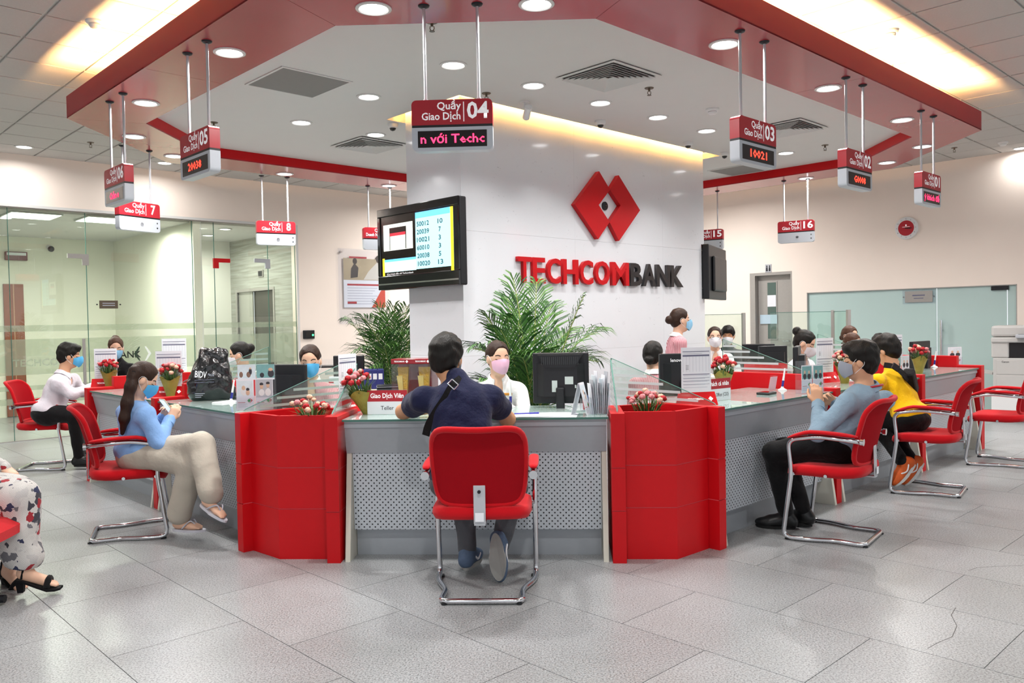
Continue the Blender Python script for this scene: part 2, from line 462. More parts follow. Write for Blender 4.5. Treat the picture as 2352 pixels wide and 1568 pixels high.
for k, (a, d, p) in enumerate(cc):
    if a == 0 and k < 300:
        if c0 is None: c0 = ct.build('ceiling_tile', TILEC, ceil); o = c0
        else: o = c0.copy(); COL.objects.link(o); o.parent = ceil
        o.location = p; o.rotation_euler = (0, 0, A45)
    else: crest.box(-.288, .288, -.288, .288, -.004, .016, M=T(*p) @ RZ(A45))
r_ = crest.build('ceiling_tiling', TILEC, ceil); r_['kind'] = 'stuff'

# ---- the red ring
ring = sroot('trim_1')
def seg_panel(a, b, c, d, z0, z1, name, m, par):
    q = MB(); q.prism([a, b, c, d], z0, z1); q.build(name, m, par)
for i in range(8):
    j = (i+1) % 8
    a, b = Vector(ROCT[i]+(0,)), Vector(ROCT[j]+(0,)); c, d = Vector(OOCT[j]+(0,)), Vector(OOCT[i]+(0,))
    n = 2 if (b-a).length > 2 else 1
    for k in range(n):
        t0, t1 = k/n, (k+1)/n
        p0, p1 = a.lerp(b, t0), a.lerp(b, t1); q0, q1 = d.lerp(c, t0), d.lerp(c, t1)
        e = (b-a).normalized()*.0015
        seg_panel((p0+e)[:2], (p1-e)[:2], (q1-e)[:2], (q0+e)[:2], ZS, ZS+.012, 'soffit_panel', REDS, ring)
    # fascias
    nrm = Vector((d.y-c.y, c.x-d.x, 0)).normalized()
    if nrm.dot((d+c)/2-Vector((.3, 8.7, 0))) < 0: nrm = -nrm
    seg_panel(d[:2], c[:2], (c-nrm*.02)[:2], (d-nrm*.02)[:2], ZS+.0005, ZF, 'outer_fascia', REDF, ring)
    seg_panel(a[:2], b[:2], (b+nrm*.02)[:2], (a+nrm*.02)[:2], ZS+.012, ZI+.02, 'inner_fascia', RED, ring)
# ---- white ceiling inside the ring, with the lit slot round the column
CU_0, CU_1, CN_0, CN_1 = 4.69, 8.52, -5.52, -6.32       # column in the right-hand 45 degree frame (u, n)
def rf(u, n, z=0): return Vector(((u+n)/R2, (u-n)/R2, z))
SLOT = [rf(4.565, -5.37), rf(8.66, -5.37), rf(8.66, -6.46), rf(4.565, -6.46)]
inn = MB()
outer = [Vector(p+(0,)) for p in ROCT]
tri = tessellate_polygon([outer, SLOT]); allp = outer+SLOT
for zz in (ZI, ZI+.03): inn.add([(p.x, p.y, zz) for p in allp], tri)
for i in range(4):
    a, b = SLOT[i], SLOT[(i+1) % 4]; inn.add([(a.x, a.y, ZI), (b.x, b.y, ZI), (b.x, b.y, ZC), (a.x, a.y, ZC)], [(0, 1, 2, 3)])
inn.add([(p.x, p.y, ZC-.002) for p in SLOT], [(0, 1, 2, 3)])
struct(inn.build('ceiling_inner', PAINTW))
# top of the ring, holds the cove lamps
top = MB(); tri = tessellate_polygon([[Vector(p+(0,)) for p in OOCT], [Vector(p+(0,)) for p in ROCT]])
top.add([(p[0], p[1], ZS+.016) for p in OOCT+ROCT], tri); top.build('ring_top', PAINTW, ring)

# ---- the stone-clad column
col = sroot('wall_center', rf(CU_0, CN_0), A45)          # local x along u, y inward
core = MB(); core.box(.02, CU_1-CU_0-.02, .02, CN_0-CN_1-.02, 0, ZC-.003); core.build('core', CREAM, col)
W_, D_ = CU_1-CU_0, CN_0-CN_1
zs = [0, 1.12, 2.24, ZC-.003]
xs = [0, W_*.39, W_*.78, W_]
g = .0006
for k in range(3):
    for i in range(3):
        q = MB(); q.box(xs[i]+(.0 if i == 0 else g), xs[i+1]-g, 0, .02, zs[k]+g, zs[k+1]-g); q.build('stone_panel', MARBLE, col)
    q = MB(); q.box(0, .02, .0205, D_, zs[k]+g, zs[k+1]-g); q.build('stone_panel', MARBLE, col)
    q = MB(); q.box(W_-.02, W_, .0205, D_, zs[k]+g, zs[k+1]-g); q.build('stone_panel', MARBLE, col)
    q = MB(); q.box(.0205, W_-.0205, D_-.02, D_, zs[k]+g, zs[k+1]-g); q.build('stone_panel', MARBLE, col)

# ---- walls: two long walls meeting far behind the column, both at 45 degrees
YL, YR = 11.90, 13.05
XLR = YR            # left wall runs (frame +45) from x=-8 to the corner x = YR
xa, za = onf(A45, YL, 0, 485); xb, zb = onf(A45, YL, 678, 512)
GX1 = xb; GZ = (za+zb)/2; GX0 = -1.2
wl = MB()
wl.box(GX1, YR+.2, YL, YL+.15, 0, ZC); wl.box(-9, GX1, YL, YL+.15, GZ, ZC); wl.box(-9, GX0, YL, YL+.15, 0, GZ)
wall_l = wl.build('wall_left', WALLP); struct(wall_l); wall_l.rotation_euler = (0, 0, A45)
tr = MB(); tr.box(GX1, GX1+.035, YL-.012, YL+.0, 0, GZ+.035); tr.box(GX0, GX1, YL-.012, YL, GZ, GZ+.035)
o = tr.build('trim_2', PAINTW); struct(o); o.rotation_euler = (0, 0, A45)
# right wall (frame -45): x grows to the right
def wr(px, py): return onf(-A45, YR, px, py)
dx0, dz = wr(1722, 628); dx1, _ = wr(1819, 625); fx0, fz = wr(1853, 672); fx1, fz2 = wr(2336, 652)
FZ = (fz+fz2)/2
wrm = MB()
wrm.box(-YL-.2, dx0, YR, YR+.15, 0, ZC); wrm.box(dx0, dx1, YR, YR+.15, dz, ZC); wrm.box(dx1, fx0, YR, YR+.15, 0, ZC)
wrm.box(fx0, fx1, YR, YR+.15, FZ, ZC); wrm.box(fx1, 3.5, YR, YR+.15, 0, ZC)
wall_r = wrm.build('wall_right', WALLP); struct(wall_r); wall_r.rotation_euler = (0, 0, -A45)

# ---- room behind the left glass
yb = 12.0
XS1, _ = onf(A45, YL+.05, 447, 700)                       # side wall of the office next to the glass
YB1, _ = onfx(A45, XS1, 264, 700)
XS2, _ = onf(A45, YL+.2, 676, 700)                        # stone wall of the lift lobby
YB2, _ = onfx(A45, XS2, 531, 700)
ROOMW = mat('pale_yellow_wall', '#f3f1e2', .6, var=.02, scale=3)
LOBBYW = mat('lobby_wall', '#efeee6', .6, var=.02, scale=3)
def stone():
    m = mat('veined_grey_stone', '#b3b5ae', .22, var=.05); N, L, b = nodes(m); base = b.inputs['Base Color'].links[0].from_socket
    geo = N.new('ShaderNodeTexCoord'); mp = N.new('ShaderNodeMapping'); mp.inputs['Scale'].default_value = (1.2, 1.2, 26); mp.inputs['Rotation'].default_value = (.05, 0, 0)
    L.new(geo.outputs['Object'], mp.inputs[0]); n1 = N.new('ShaderNodeTexNoise'); n1.inputs['Scale'].default_value = 1; n1.inputs['Detail'].default_value = 5; n1.inputs['Distortion'].default_value = .4
    L.new(mp.outputs[0], n1.inputs['Vector']); r = N.new('ShaderNodeValToRGB'); r.color_ramp.elements[0].position = .35; r.color_ramp.elements[1].position = .65
    r.color_ramp.elements[0].color = (.66, .66, .62, 1); L.new(n1.outputs['Fac'], r.inputs[0])
    x = N.new('ShaderNodeMix'); x.data_type = 'RGBA'; x.blend_type = 'MULTIPLY'; x.inputs[0].default_value = 1; L.new(base, x.inputs[6]); L.new(r.outputs[0], x.inputs[7]); L.new(x.outputs[2], b.inputs['Base Color'])
    return m
STONE = stone()
rm = MB(); rm.box(-3, XS1+.1, YB1, YB1+.1, 0, 3.0, 0); rm.box(XS1, XS1+.1, YL+.03, YB1, 0, 3.0, 0); rm.box(-3.1, -3, YL+.16, YB1, 0, 3.0, 0)
o = rm.build('wall_office', ROOMW); struct(o); o.rotation_euler = (0, 0, A45)
rm = MB(); rm.box(XS1+.1, XS2+.15, YB2, YB2+.1, 0, 3.0); rm.box(XS1+.1, XS1+.12, YL+.03, YB2, 0, 3.0)
o = rm.build('wall_lobby', LOBBYW); struct(o); o.rotation_euler = (0, 0, A45)
# stone wall with the lift opening
ey0, ez = onfx(A45, XS2, 545, 672); ey1, _ = onfx(A45, XS2, 627, 655)
eym, _ = onfx(A45, XS2, 576, 665)
rm = MB(); rm.box(XS2, XS2+.12, YL+.16, ey1, 0, 3.0); rm.box(XS2, XS2+.12, ey1, ey0, ez, 3.0); rm.box(XS2, XS2+.12, ey0, YB2, 0, 3.0)
o = rm.build('wall_lift', STONE); struct(o); o.rotation_euler = (0, 0, A45)
rm = MB(); rm.box(-3.1, XS2+.2, YL+.16, max(YB1, YB2)+.1, 2.98, 3.08)
zoff, _z = 0, onf(A45, YL+.8, 300, 500)
o = rm.build('ceiling_office', PAINTW); struct(o); o.rotation_euler = (0, 0, A45)
# ================================================================== LAMPS
def downlight0():
    t = thing('downlight', 'x', 'light')
    q = MB(); q.lathe([(.105, .0), (.105, -.006), (.088, -.010), (.080, -.004), (.080, .0)], 28); smooth_obj(q.build('trim_ring', PAINTW, t))
    q = MB(); q.cyl((0, 0), .080, -.0035, -.001, 28); q.build('lens', LENS, t)
    return t
DL = downlight0(); DLn = 0; LDATA = {}
def downlight(p, label, power=1., spread=125, group='recessed ceiling downlights'):
    global DLn
    DLn += 1
    if DLn == 1: t = DL
    else:
        t = DL.copy(); COL.objects.link(t)
        for ch in DL.children:
            if ch.type == 'MESH': cpy(ch, t)
    t.location = p; t['label'] = label; t['group'] = group
    if (power, spread) not in LDATA:
        l = bpy.data.lights.new('lamp_light', 'AREA'); l.shape = 'DISK'; l.size = .15; l.energy = LAMP_W*power; l.spread = math.radians(spread)
        l.color = (1., .98, .95); LDATA[power, spread] = l
    lo = bpy.data.objects.new('lamp_light', LDATA[power, spread]); COL.objects.link(lo); lo.parent = t; lo.location = (0, 0, -.012)
    return t
for (x, y), lb in zip([(858,19),(1232,9),(527,120),(335,236),(308,313),(400,358),(654,399),(893,426),(1664,101),(1902,202),(2072,275),(2119,336),(2037,373),(1851,409)],
    ['round downlight in red soffit at top edge, left of sign 04 rods', 'round downlight in red soffit at top edge, right of sign 04 rods', 'round downlight in the left soffit arm, right of the nearer left sign rods',
     'round downlight in the left soffit arm between the two pairs of sign rods', 'round downlight in red soffit just below the left soffit corner', 'round downlight in red soffit partly behind sign 05',
     'round downlight in the rear left soffit before the left glass front', 'round downlight in red soffit above the television, left of column', 'round downlight in the right soffit arm, left of the nearest right sign rods',
     'round downlight in the right soffit arm, second from the photo top', 'round downlight in the right soffit arm, just inside the right corner', 'round downlight in red soffit crossed by the farthest right sign rods',
     'round downlight in red soffit between signs 02 and 01', 'round downlight in the rear right soffit, above the toilet door']):
    downlight(onz(x, y, ZS), lb, 1.25, 160)
for (x, y), lb in zip([(1041,149),(847,222),(1225,196),(692,281),(863,309),(1379,236),(1511,269),(1623,300),(1805,351)],
    ['white ceiling downlight between the two rods of sign 04', 'white ceiling downlight left of sign 04, right of the grey ceiling panel', 'white ceiling downlight right of sign 04, left of the large air vent',
     'white ceiling downlight left of the other inner ones, below the grey panel', 'white ceiling downlight above the left air vent', 'white ceiling downlight below the large air vent',
     'white ceiling downlight left of the round smoke detector', 'white ceiling downlight above the right end of the column', 'white ceiling downlight just right of sign 03']):
    downlight(onz(x, y, ZI), lb, .36, 100)
for (x, y), lb in zip([(55,337),(378,374),(2345,340)], ['tile ceiling downlight near the left photo edge', 'tile ceiling downlight beyond the ring, left of sign 05', 'tile ceiling downlight at the right photo edge']):
    downlight(onz(x, y, ZC-.004), lb, .22 if x > 2000 else .5, 165)
for k, (x, y) in enumerate([(-3.2, 2.0), (0, 2.0), (3.2, 2.0), (-5.2, 4.6), (5.2, 4.6), (-1.6, -.6), (1.6, -.6), (6.6, 6.6), (-7.4, 7.2), (-7.6, 9.0), (7.0, 7.0), (8.2, 6.4)]):
    if not in_view((x, y, ZC), 0): downlight((x, y, ZC-.004), 'added unseen tile ceiling downlight lighting the hall', 1.6, 140, 'added unseen downlights lighting the hall')  # unseen lamps, added because the hall needs their light
for x, y in ((-1.2, 13.6), (.5, 14.6), (2.6, 13.4)):  # three hidden lamps added to brighten the back walls
    downlight((x, y, ZC-.004), 'added tile ceiling downlight hidden behind the column, brightening the back walls', 3.0, 165, 'added downlights hidden behind the column')

def cove(a, b, z, name_lab, m, r=.014):
    a, b = Vector(a), Vector(b); n = max(1, int((b-a).length/1.25)); t = None
    for k in range(n):
        p0 = a.lerp(b, k/n); p1 = a.lerp(b, (k+1)/n); d = (p1-p0); L_ = d.length-.04
        t = thing('cove_lamp', (['nearest', 'second', 'third', 'fourth', 'fifth'][k]+' '+name_lab) if n > 1 else name_lab, 'light', (p0+p1)/2+Vector((0, 0, z)), math.atan2(d.y, d.x), name_lab)
        q = MB(); q.rbox(-L_/2, L_/2, -.018, .018, -.03, -.013, .003, seg=1); q.build('batten', WHITEP, t)
        q = MB(); q.tube([(-L_/2+.01, 0, .004), (L_/2-.01, 0, .004)], r, 10); q.build('tube', m, t)
def off(a, b, d):
    a, b = Vector(a+(0,)), Vector(b+(0,)); n = Vector((a.y-b.y, b.x-a.x, 0)).normalized()
    if n.dot(Vector((.3, 8.7, 0))-(a+b)/2) < 0: n = -n
    return a+n*d, b+n*d
for (i, j), lb in (((0, 1), 'warm cove tube on top of the left arm of the red ring'), ((6, 7), 'warm cove tube on top of the right arm of the red ring')):
    a, b = off(OOCT[i], OOCT[j], .09)
    d = (b-a).normalized(); cove(a+d*.25, b-d*.25, ZF-.078, lb, COVE)
cove(rf(4.75, -5.395), rf(8.6, -5.395), ZI+.10, 'warm tube in the ceiling slot over the logo wall', COVE2, .011)
cove(rf(4.59, -5.5), rf(4.59, -6.4), ZI+.10, 'warm tube in the ceiling slot over the column side', COVE2, .011)
cove(rf(8.63, -5.5), rf(8.63, -6.4), ZI+.10, 'warm tube in the ceiling slot at the far column end', COVE2, .011)

# ---- ceiling things
VENTD = mat('vent_dark', '#3b3a39', .8); VENTG = mat('grey_panel', '#8b8a88', .8, bump=.3, bscale=260)
def vent(px, py, lab, s=.6):
    p = onz(px, py, ZI); t = thing('air_vent', lab, 'air vent', p, A45, 'ceiling air vents'); h = s/2
    q = MB(); q.box(-h+.02, h-.02, -h+.02, h-.02, -.002, -.001); q.build('backing', VENTD, t)
    def frame(h0, h1, z0, z1, nm, m_):
        q = MB(); P = [(-1, -1), (1, -1), (1, 1), (-1, 1)]
        for k in range(4):
            a, b = P[k], P[(k+1) % 4]
            q.add([(a[0]*h0, a[1]*h0, z0), (b[0]*h0, b[1]*h0, z0), (b[0]*h1, b[1]*h1, z1), (a[0]*h1, a[1]*h1, z1),
                   (a[0]*h0, a[1]*h0, z0+.003), (b[0]*h0, b[1]*h0, z0+.003), (b[0]*h1, b[1]*h1, z1+.003), (a[0]*h1, a[1]*h1, z1+.003)],
                  [(0, 1, 2, 3), (7, 6, 5, 4), (0, 4, 5, 1), (2, 6, 7, 3)])
        q.build(nm, m_, t)
    frame(h, h-.035, -.012, -.012, 'frame', PAINTW)
    for k in range(7):
        a = h-.035-k*.034; frame(a, a-.026, -.028, -.008, 'louvre', PAINTW)
vent(1398, 174, 'large square louvred air vent above the logo wall'); vent(848, 332, 'square louvred air vent above the television'); vent(1808, 293, 'square louvred air vent behind sign 03')
def gpanel(px, py, lab, s=.62, z=ZI):
    p = onz(px, py, z); t = thing('return_grille', lab, 'air vent', p, A45, 'flat grey ceiling grilles'); h = s/2
    q = MB()
    for x0, x1, y0, y1 in ((-h, h, -h, -h+.02), (-h, h, h-.02, h), (-h, -h+.02, -h+.02, h-.02), (h-.02, h, -h+.02, h-.02)): q.box(x0, x1, y0, y1, -.008, 0)
    q.build('frame', PAINTW, t); q = MB(); q.box(-h+.02, h-.02, -h+.02, h-.02, -.005, -.001); q.build('grille', VENTG, t)
gpanel(686, 190, 'flat grey square ceiling grille left of sign 04'); gpanel(1700, 390, 'flat grey ceiling grille half behind sign 03')
def dome(px, py, lab):
    t = thing('dome_camera', lab, 'camera', onz(px, py, ZI), 0, 'dome cameras on the white ceiling')
    q = MB(); q.lathe([(.052, 0), (.055, -.012), (.048, -.034), (.034, -.044)], 20); smooth_obj(q.build('housing', WHITEP, t))
    q = MB(); q.ball((0, 0, -.04), .033, 16, 10); q.build('dome', GLOSSB, t, smooth=True)
for x, y, lb in [(902, 284, 'small dome camera left of the column top'), (1379, 277, 'small dome camera over the middle of the logo wall'), (1580, 326, 'small dome camera near the right end of the logo wall'), (1664, 350, 'small dome camera right of the column')]: dome(x, y, lb)
t = thing('bullet_camera', 'white bullet camera on a bracket, right of sign 04', 'camera', onz(1205, 234, ZI), .6)
q = MB(); q.cyl((0, 0), .045, -.006, 0, 20); q.tube([(0, 0, 0), (0, 0, -.05), (.01, -.02, -.075)], .009); q.build('bracket', WHITEP, t, smooth=SM)
q = MB(); q.cyl((0, 0), .032, -.07, .07, 18, M=T(.012, -.02, -.095) @ RZ(-.4) @ RX(PI/2-.5)); q.build('body', WHITEP, t, smooth=SM)
q = MB(); q.cyl((0, 0), .022, -.074, -.069, 16, M=T(.012, -.02, -.095) @ RZ(-.4) @ RX(PI/2-.5)); q.build('lens', GLOSSB, t)
def sprinkler(px, py, lab, z=ZI):
    t = thing('sprinkler', lab, 'sprinkler', onz(px, py, z), 0, 'ceiling sprinklers')
    q = MB(); q.lathe([(.04, 0), (.036, -.006), (.01, -.008), (.009, -.03)], 16); q.tube([(.012, 0, -.03), (.014, 0, -.045), (.004, 0, -.06)], .003); q.tube([(-.012, 0, -.03), (-.014, 0, -.045), (-.004, 0, -.06)], .003)
    q.build('body', BRASS, t, smooth=SM); q = MB(); q.cyl((0, 0), .018, -.063, -.06, 12); q.build('deflector', BRASS, t)
for x, y, z, lb in [(992, 50, ZI, 'ceiling sprinkler at the top, right of the left rod of sign 04'), (1491, 202, ZI, 'dark ceiling sprinkler right of the large vent'), (491, 281, ZI, 'ceiling sprinkler left of the inner ceiling, above sign 05'), (1117, 214, ZI, 'ceiling sprinkler behind the right rod of sign 04'),
                    (1895, 333, ZI, 'ceiling sprinkler left of sign 02'), (208, 327, ZC-.004, 'ceiling sprinkler on the tiles left of sign 06'), (2192, 339, ZC-.004, 'ceiling sprinkler on the tiles right of sign 01')]: sprinkler(x, y, lb, z)
def smoke(px, py, lab, z):
    t = thing('smoke_detector', lab, 'smoke detector', onz(px, py, z), 0, 'smoke detectors')
    q = MB(); q.lathe([(.062, 0), (.062, -.014), (.052, -.026)], 22); q.build('base', WHITEP, t, smooth=SM)
    q = MB(); q.lathe([(.04, -.026), (.044, -.034), (.034, -.05), (.01, -.053)], 22); q.build('sensor', WHITEP, t, smooth=SM)
smoke(1636, 250, 'white smoke detector on the white ceiling above the column end', ZI); smoke(218, 48, 'white smoke detector by the left cove glow', ZC-.004); smoke(2045, 70, 'small round detector on the tiles by the right cove glow', ZC-.004); smoke(2304, 326, 'white smoke detector on the tiles at far right', ZC-.004)

# ================================================================== HANGING SIGNS
SIGNRED = mat('sign_red', '#b52431', .4, var=.02); LETW = mat('white_lettering', '#f6f6f8', .5, emit=.25)
SIGNSIDE = mat('sign_silver', '#c6ccd4', .35, var=.02); LEDP = mat('led_panel', '#170c10', .25)
LEDR = mat('led_red', '#ff3a2a', .5, emit=3.2); LEDK = mat('led_pink', '#ff2f5a', .5, emit=3.0)
for _m in (LETW, LEDR, LEDK): _m.cycles.emission_sampling = 'NONE'
SW, SH, SD, SZ = .469, .293, .07, 2.415
def rrect(x0, x1, z0, z1, r, tl, n=5):
    """outline in xz; tl = which corners are rounded: (bl, br, tr, tl)"""
    P = []
    for (cx, cz, a0, on, kx, kz) in ((x0, z0, PI, tl[0], 1, 1), (x1, z0, 1.5*PI, tl[1], -1, 1), (x1, z1, 0, tl[2], -1, -1), (x0, z1, .5*PI, tl[3], 1, -1)):
        if not on: P.append((cx, cz)); continue
        ox, oz = cx+kx*r, cz+kz*r
        for k in range(n+1):
            a = a0+.5*PI*k/n; P.append((ox+r*math.cos(a), oz+r*math.sin(a)))
    return P
def hanging_sign(rot, X, Y, num, led, lab, rods=(-.155, .155), ledmat=None, line1='Quầy', line2='Giao Dịch', zt=ZS, w=SW, grp=None):
    grp = grp or ('red counter signs with a lit display' if led else 'red counter signs with a blank lower half')
    t = thing('hanging_sign', lab, 'sign', fw(rot, X, Y, SZ), rot, grp)
    h = w/2; zm = .135
    q = MB(); q.prism(rrect(-h, h, zm+.014, SH, .028, (0, 0, 1, 1)), -SD/2, SD/2, axis='y'); q.build('red_head', SIGNRED, t, smooth=SM)
    q = MB(); q.box(-h+.001, h-.001, -SD/2+.001, SD/2-.001, zm, zm+.014); q.build('black_band', DARKP, t)
    q = MB(); q.prism(rrect(-h, h, 0, zm, .03, (1, 1, 0, 0)), -SD/2, SD/2, axis='y'); lo = q.build('lower_box', SIGNSIDE, t, smooth=SM)
    for side in (1,):
        y = -SD/2-.0012
        lettering(line1, .060, LETW, t, T(.052, y, .255), 'lettering', align='RIGHT', bold=.016)
        lettering(line2, .060, LETW, t, T(.052, y, .196), 'lettering', align='RIGHT', bold=.016, fit=.225 if len(line2) < 10 else .255)
        q = MB(); q.box(.066, .071, y, -SD/2, .165, .278); q.build('divider_line', LETW, t)
        lettering(num, .130, LETW, t, T(.150, y, .223), 'number', fit=.125 if len(num) > 1 else .055, bold=.025)
    if led:
        q = MB(); q.box(-.2, .2, -SD/2-.0015, -SD/2, .02, .115); q.build('display', LEDP, t)
        lettering(led, .072, ledmat or LEDR, t, T(0, -SD/2-.003, .066), 'led_text', fit=(.37 if len(led) > 6 else .21), res=1, bold=.016)
    else:
        for zz in (.095, .045):
            q = MB(); q.cyl((0, 0), .009, -.002, 0, 14, M=T(h-.035, -SD/2, zz) @ RX(PI/2)); q.build('port', DARKP, t)
        q = MB(); q.lathe([(.022, 0), (.022, .0015), (.017, .0015), (.017, 0)], 18, M=T(.02, -SD/2, .07) @ RX(PI/2)); q.build('emblem', GREYP, t)
    L_ = zt-SZ
    for rx in rods:
        q = MB(); q.tube([(rx, 0, SH-.01), (rx, 0, L_-.004)], .0095, 10); q.tube([(rx, 0, SH-.001), (rx, 0, SH+.012)], .015, 10); o = q.build('rod', RODM, t, smooth=SM)
        q = MB(); q.lathe([(.034, 0), (.030, -.008), (.014, -.016)], 16, c=(rx, 0, L_)); q.build('rod_plate', DARKMETAL, t, smooth=SM)
    return t
cx4, _ = onf(0, 4.74, 1040, 290)[0], 0
hanging_sign(math.radians(-1.2), onf(math.radians(-1.2), 4.745, 1040, 290)[0], 4.745, '04', 'n với Techc', 'red hanging counter sign 04 with scrolling pink text, nearest sign', ledmat=LEDK)
for u, num, led, lm in ((4.89, '03', '10021', LEDR), (6.44, '02', 'G0008', LEDR), (7.99, '01', 'ý khách đế', LEDK)):
    hanging_sign(A45, u, 2.78, num, led, {'03': 'red hanging counter sign 03 showing 10021, nearest on the right', '02': 'red hanging counter sign 02 showing G0008, middle of the right row', '01': 'red hanging counter sign 01 with scrolling red text, far right'}[num], ledmat=lm)
for u, num, led, lm in ((5.31, '05', '20038', LEDR), (6.87, '06', 'Chăm n', LEDK)):
    hanging_sign(-A45, -u, 2.26, num, led, {'05': 'red hanging counter sign 05 showing 20038, left', '06': 'red hanging counter sign 06 with scrolling text, far left'}[num], ledmat=lm)
p = (onz(296, 335, ZS)+onz(328, 345, ZS))/2; ang = math.radians(62)
ex, ey = frm(ang); hanging_sign(ang, p.dot(ex), p.dot(ey), '7', None, 'red hanging counter sign 7 with blank grey lower half, below sign 06')
def sgn(pa, pb, rot, num, lab, **kw):
    p = (onz(*pa, ZS)+onz(*pb, ZS))/2; ex, ey = frm(rot); hanging_sign(rot, p.dot(ex), p.dot(ey), num, None, lab, **kw)
sgn((605, 403), (655, 407), math.radians(30), '8', 'red hanging counter sign 8 before the left glass front, blank grey below')
sgn((849, 427), (891, 430), math.radians(30), '9', 'red hanging sign half hidden behind the television', line1='Quầy', line2='Doanh Nghiệp')
sgn((1807, 415), (1848, 410), math.radians(-30), '16', 'red hanging counter sign 16 before the right back wall, blank grey below')
sgn((1602, 442), (1645, 440), math.radians(-30), '15', 'red hanging counter sign 15 peeking out right of the column')

# ================================================================== DOORS AND GLASS IN THE WALLS
# right wall: steel door in a deep reveal
d = sroot('door_1', fw(-A45, (dx0+dx1)/2, YR), -A45); dw = (dx1-dx0)/2
q = MB(); q.box(-dw, -dw+.10, .0, .16, 0, dz); q.box(dw-.03, dw, .0, .16, 0, dz); q.box(-dw+.10, dw-.03, .0, .16, dz-.05, dz); q.build('door_frame', STEEL, d)
q = MB(); q.box(-dw+.10, dw-.03, .10, .15, 0.005, dz-.05); q.build('door_leaf', STEEL, d)
x0 = -dw+.10+.17; q = MB(); q.box(x0, x0+.20, .092, .10, 1.02, 2.04); q.build('viewing_frame', STEEL, d)
q = MB(); q.box(x0+.02, x0+.18, .088, .092, 1.04, 2.02); q.build('viewing_glass', mat('dark_green_glass', '#5d6e68', .08), d)
q = MB(); q.box(x0+.02, x0+.18, .084, .088, 1.60, 1.80); q.build('paper_notice', PAPER, d)
q = MB(); q.box(x0-.12, x0+.2, .078, .084, 1.30, 1.46); q.build('push_sign', mat('pale_blue_sign', '#b9cfdd', .4), d)
q = MB(); q.tube([(dw-.10, .10, 1.0), (dw-.10, .05, 1.0), (dw-.20, .05, 1.0)], .01); q.build('handle', CHROME, d, smooth=SM)
s_x, s_z = wr(1765, 616)
t = thing('restroom_sign', 'small grey restroom sign above the steel door', 'sign', fw(-A45, s_x, YR-.001, s_z), -A45)
q = MB(); q.rbox(-.06, .06, -.006, 0, -.07, .07, .002); q.build('plate', GREYP, t)
for sx in (-.026, .026):
    q = MB(); q.cyl((0, 0), .013, 0, .002, 12, M=T(sx, -.006, .036) @ RX(PI/2)); q.prism([(sx-.018, -.05), (sx+.018, -.05), (sx+.012, .02), (sx-.012, .02)], -.008, -.006, axis='y'); q.build('pictogram', BLACKINK, t)
# frosted glass front of the meeting room
f = sroot('window_1', fw(-A45, 0, YR), -A45)
gm, _ = wr(2150, 700); gr, _ = wr(2312, 700)
for a, b in ((fx0+.012, gm-.006), (gm+.006, gr-.006), (gr+.006, fx1-.012)):
    q = MB(); q.box(a, b, .03, .042, .012, FZ-.012); q.build('pane', FROSTG, f)
q = MB(); q.box(fx0, fx0+.012, .0, .08, 0, FZ); q.box(fx1-.012, fx1, 0, .08, 0, FZ); q.box(fx0, fx1, 0, .08, FZ-.012, FZ); q.build('window_frame', STEEL, f)
hx, hz1 = wr(2163, 735); _, hz0 = wr(2163, 830)
q = MB(); q.tube([(hx, -.03, hz0-.1), (hx, -.03, hz1)], .018, 12); q.tube([(hx, -.03, hz1-.15), (hx, .03, hz1-.15)], .01); q.tube([(hx, -.03, hz0), (hx, .03, hz0)], .01); q.build('pull_handle', CHROME, f, smooth=SM)
bx_, bz = wr(2298, 657); q = MB(); q.box(bx_-.12, bx_+.1, -.005, .03, FZ-.075, FZ-.015); q.build('pivot_fitting', DARKMETAL, f)
q = MB(); q.box(gr-.12, gr-.02, -.005, .03, .02, .08); q.build('floor_pivot', DARKMETAL, f)
nx, nz = wr(2109, 681)
t = thing('room_plaque', 'silver room plaque on the frosted glass wall', 'sign', fw(-A45, nx, YR+.028, nz), -A45)
q = MB(); q.rbox(-.24, .24, -.01, 0, -.11, .11, .003); q.build('acrylic_backing', ACRYL, t); q = MB(); q.rbox(-.2, .2, -.014, -.0105, -.085, .085, .002); q.build('plate', STEEL, t)
q = MB(); q.box(-.09, .09, -.0155, -.014, .01, .03); q.box(-.07, .07, -.0155, -.014, -.03, -.018); q.build('engraved_lines', INK, t)
for sx in (-.22, .22):
    q = MB(); q.cyl((0, 0), .01, 0, .008, 12, M=T(sx, -.01, 0) @ RX(PI/2)); q.build('stud', CHROME, t)
# wall clock
c_x, c_z = wr(2083, 524)
t = thing('wall_clock', 'round wall clock with a red centre and white rim', 'clock', fw(-A45, c_x, YR, c_z), -A45); RXm = RX(PI/2)
t.scale = (.78, .78, .78); q = MB(); q.lathe([(.215, 0), (.222, .02), (.215, .04), (.2, .045)], 40, M=RXm); q.build('rim', WHITEP, t, smooth=SM)
q = MB(); q.cyl((0, 0), .15, .045, .047, 40, M=RXm); q.build('red_face', SIGNRED, t)
for k in range(12):
    a = PI/6*k; lettering(str(12 if k == 0 else k), .042, INK, t, T(.178*math.sin(a), -.0465, .178*math.cos(a)), 'numeral', res=1)
q = MB(); q.box(-.004, .11, -.05, -.048, -.006, .006, M=RY(.05)); q.build('minute_hand', BLACKINK, t); q = MB(); q.box(-.02, .085, -.053, -.051, -.009, .009, M=RY(.12)); q.build('hour_hand', BLACKINK, t)
q = MB()
for sx in (-1, 1): q.prism([(sx*.002, .075), (sx*.018, .055), (sx*.002, .035)], -.0485, -.047, axis='y')
q.box(-.07, .07, -.0485, -.047, .02, .027); q.build('emblem', LETW, t)

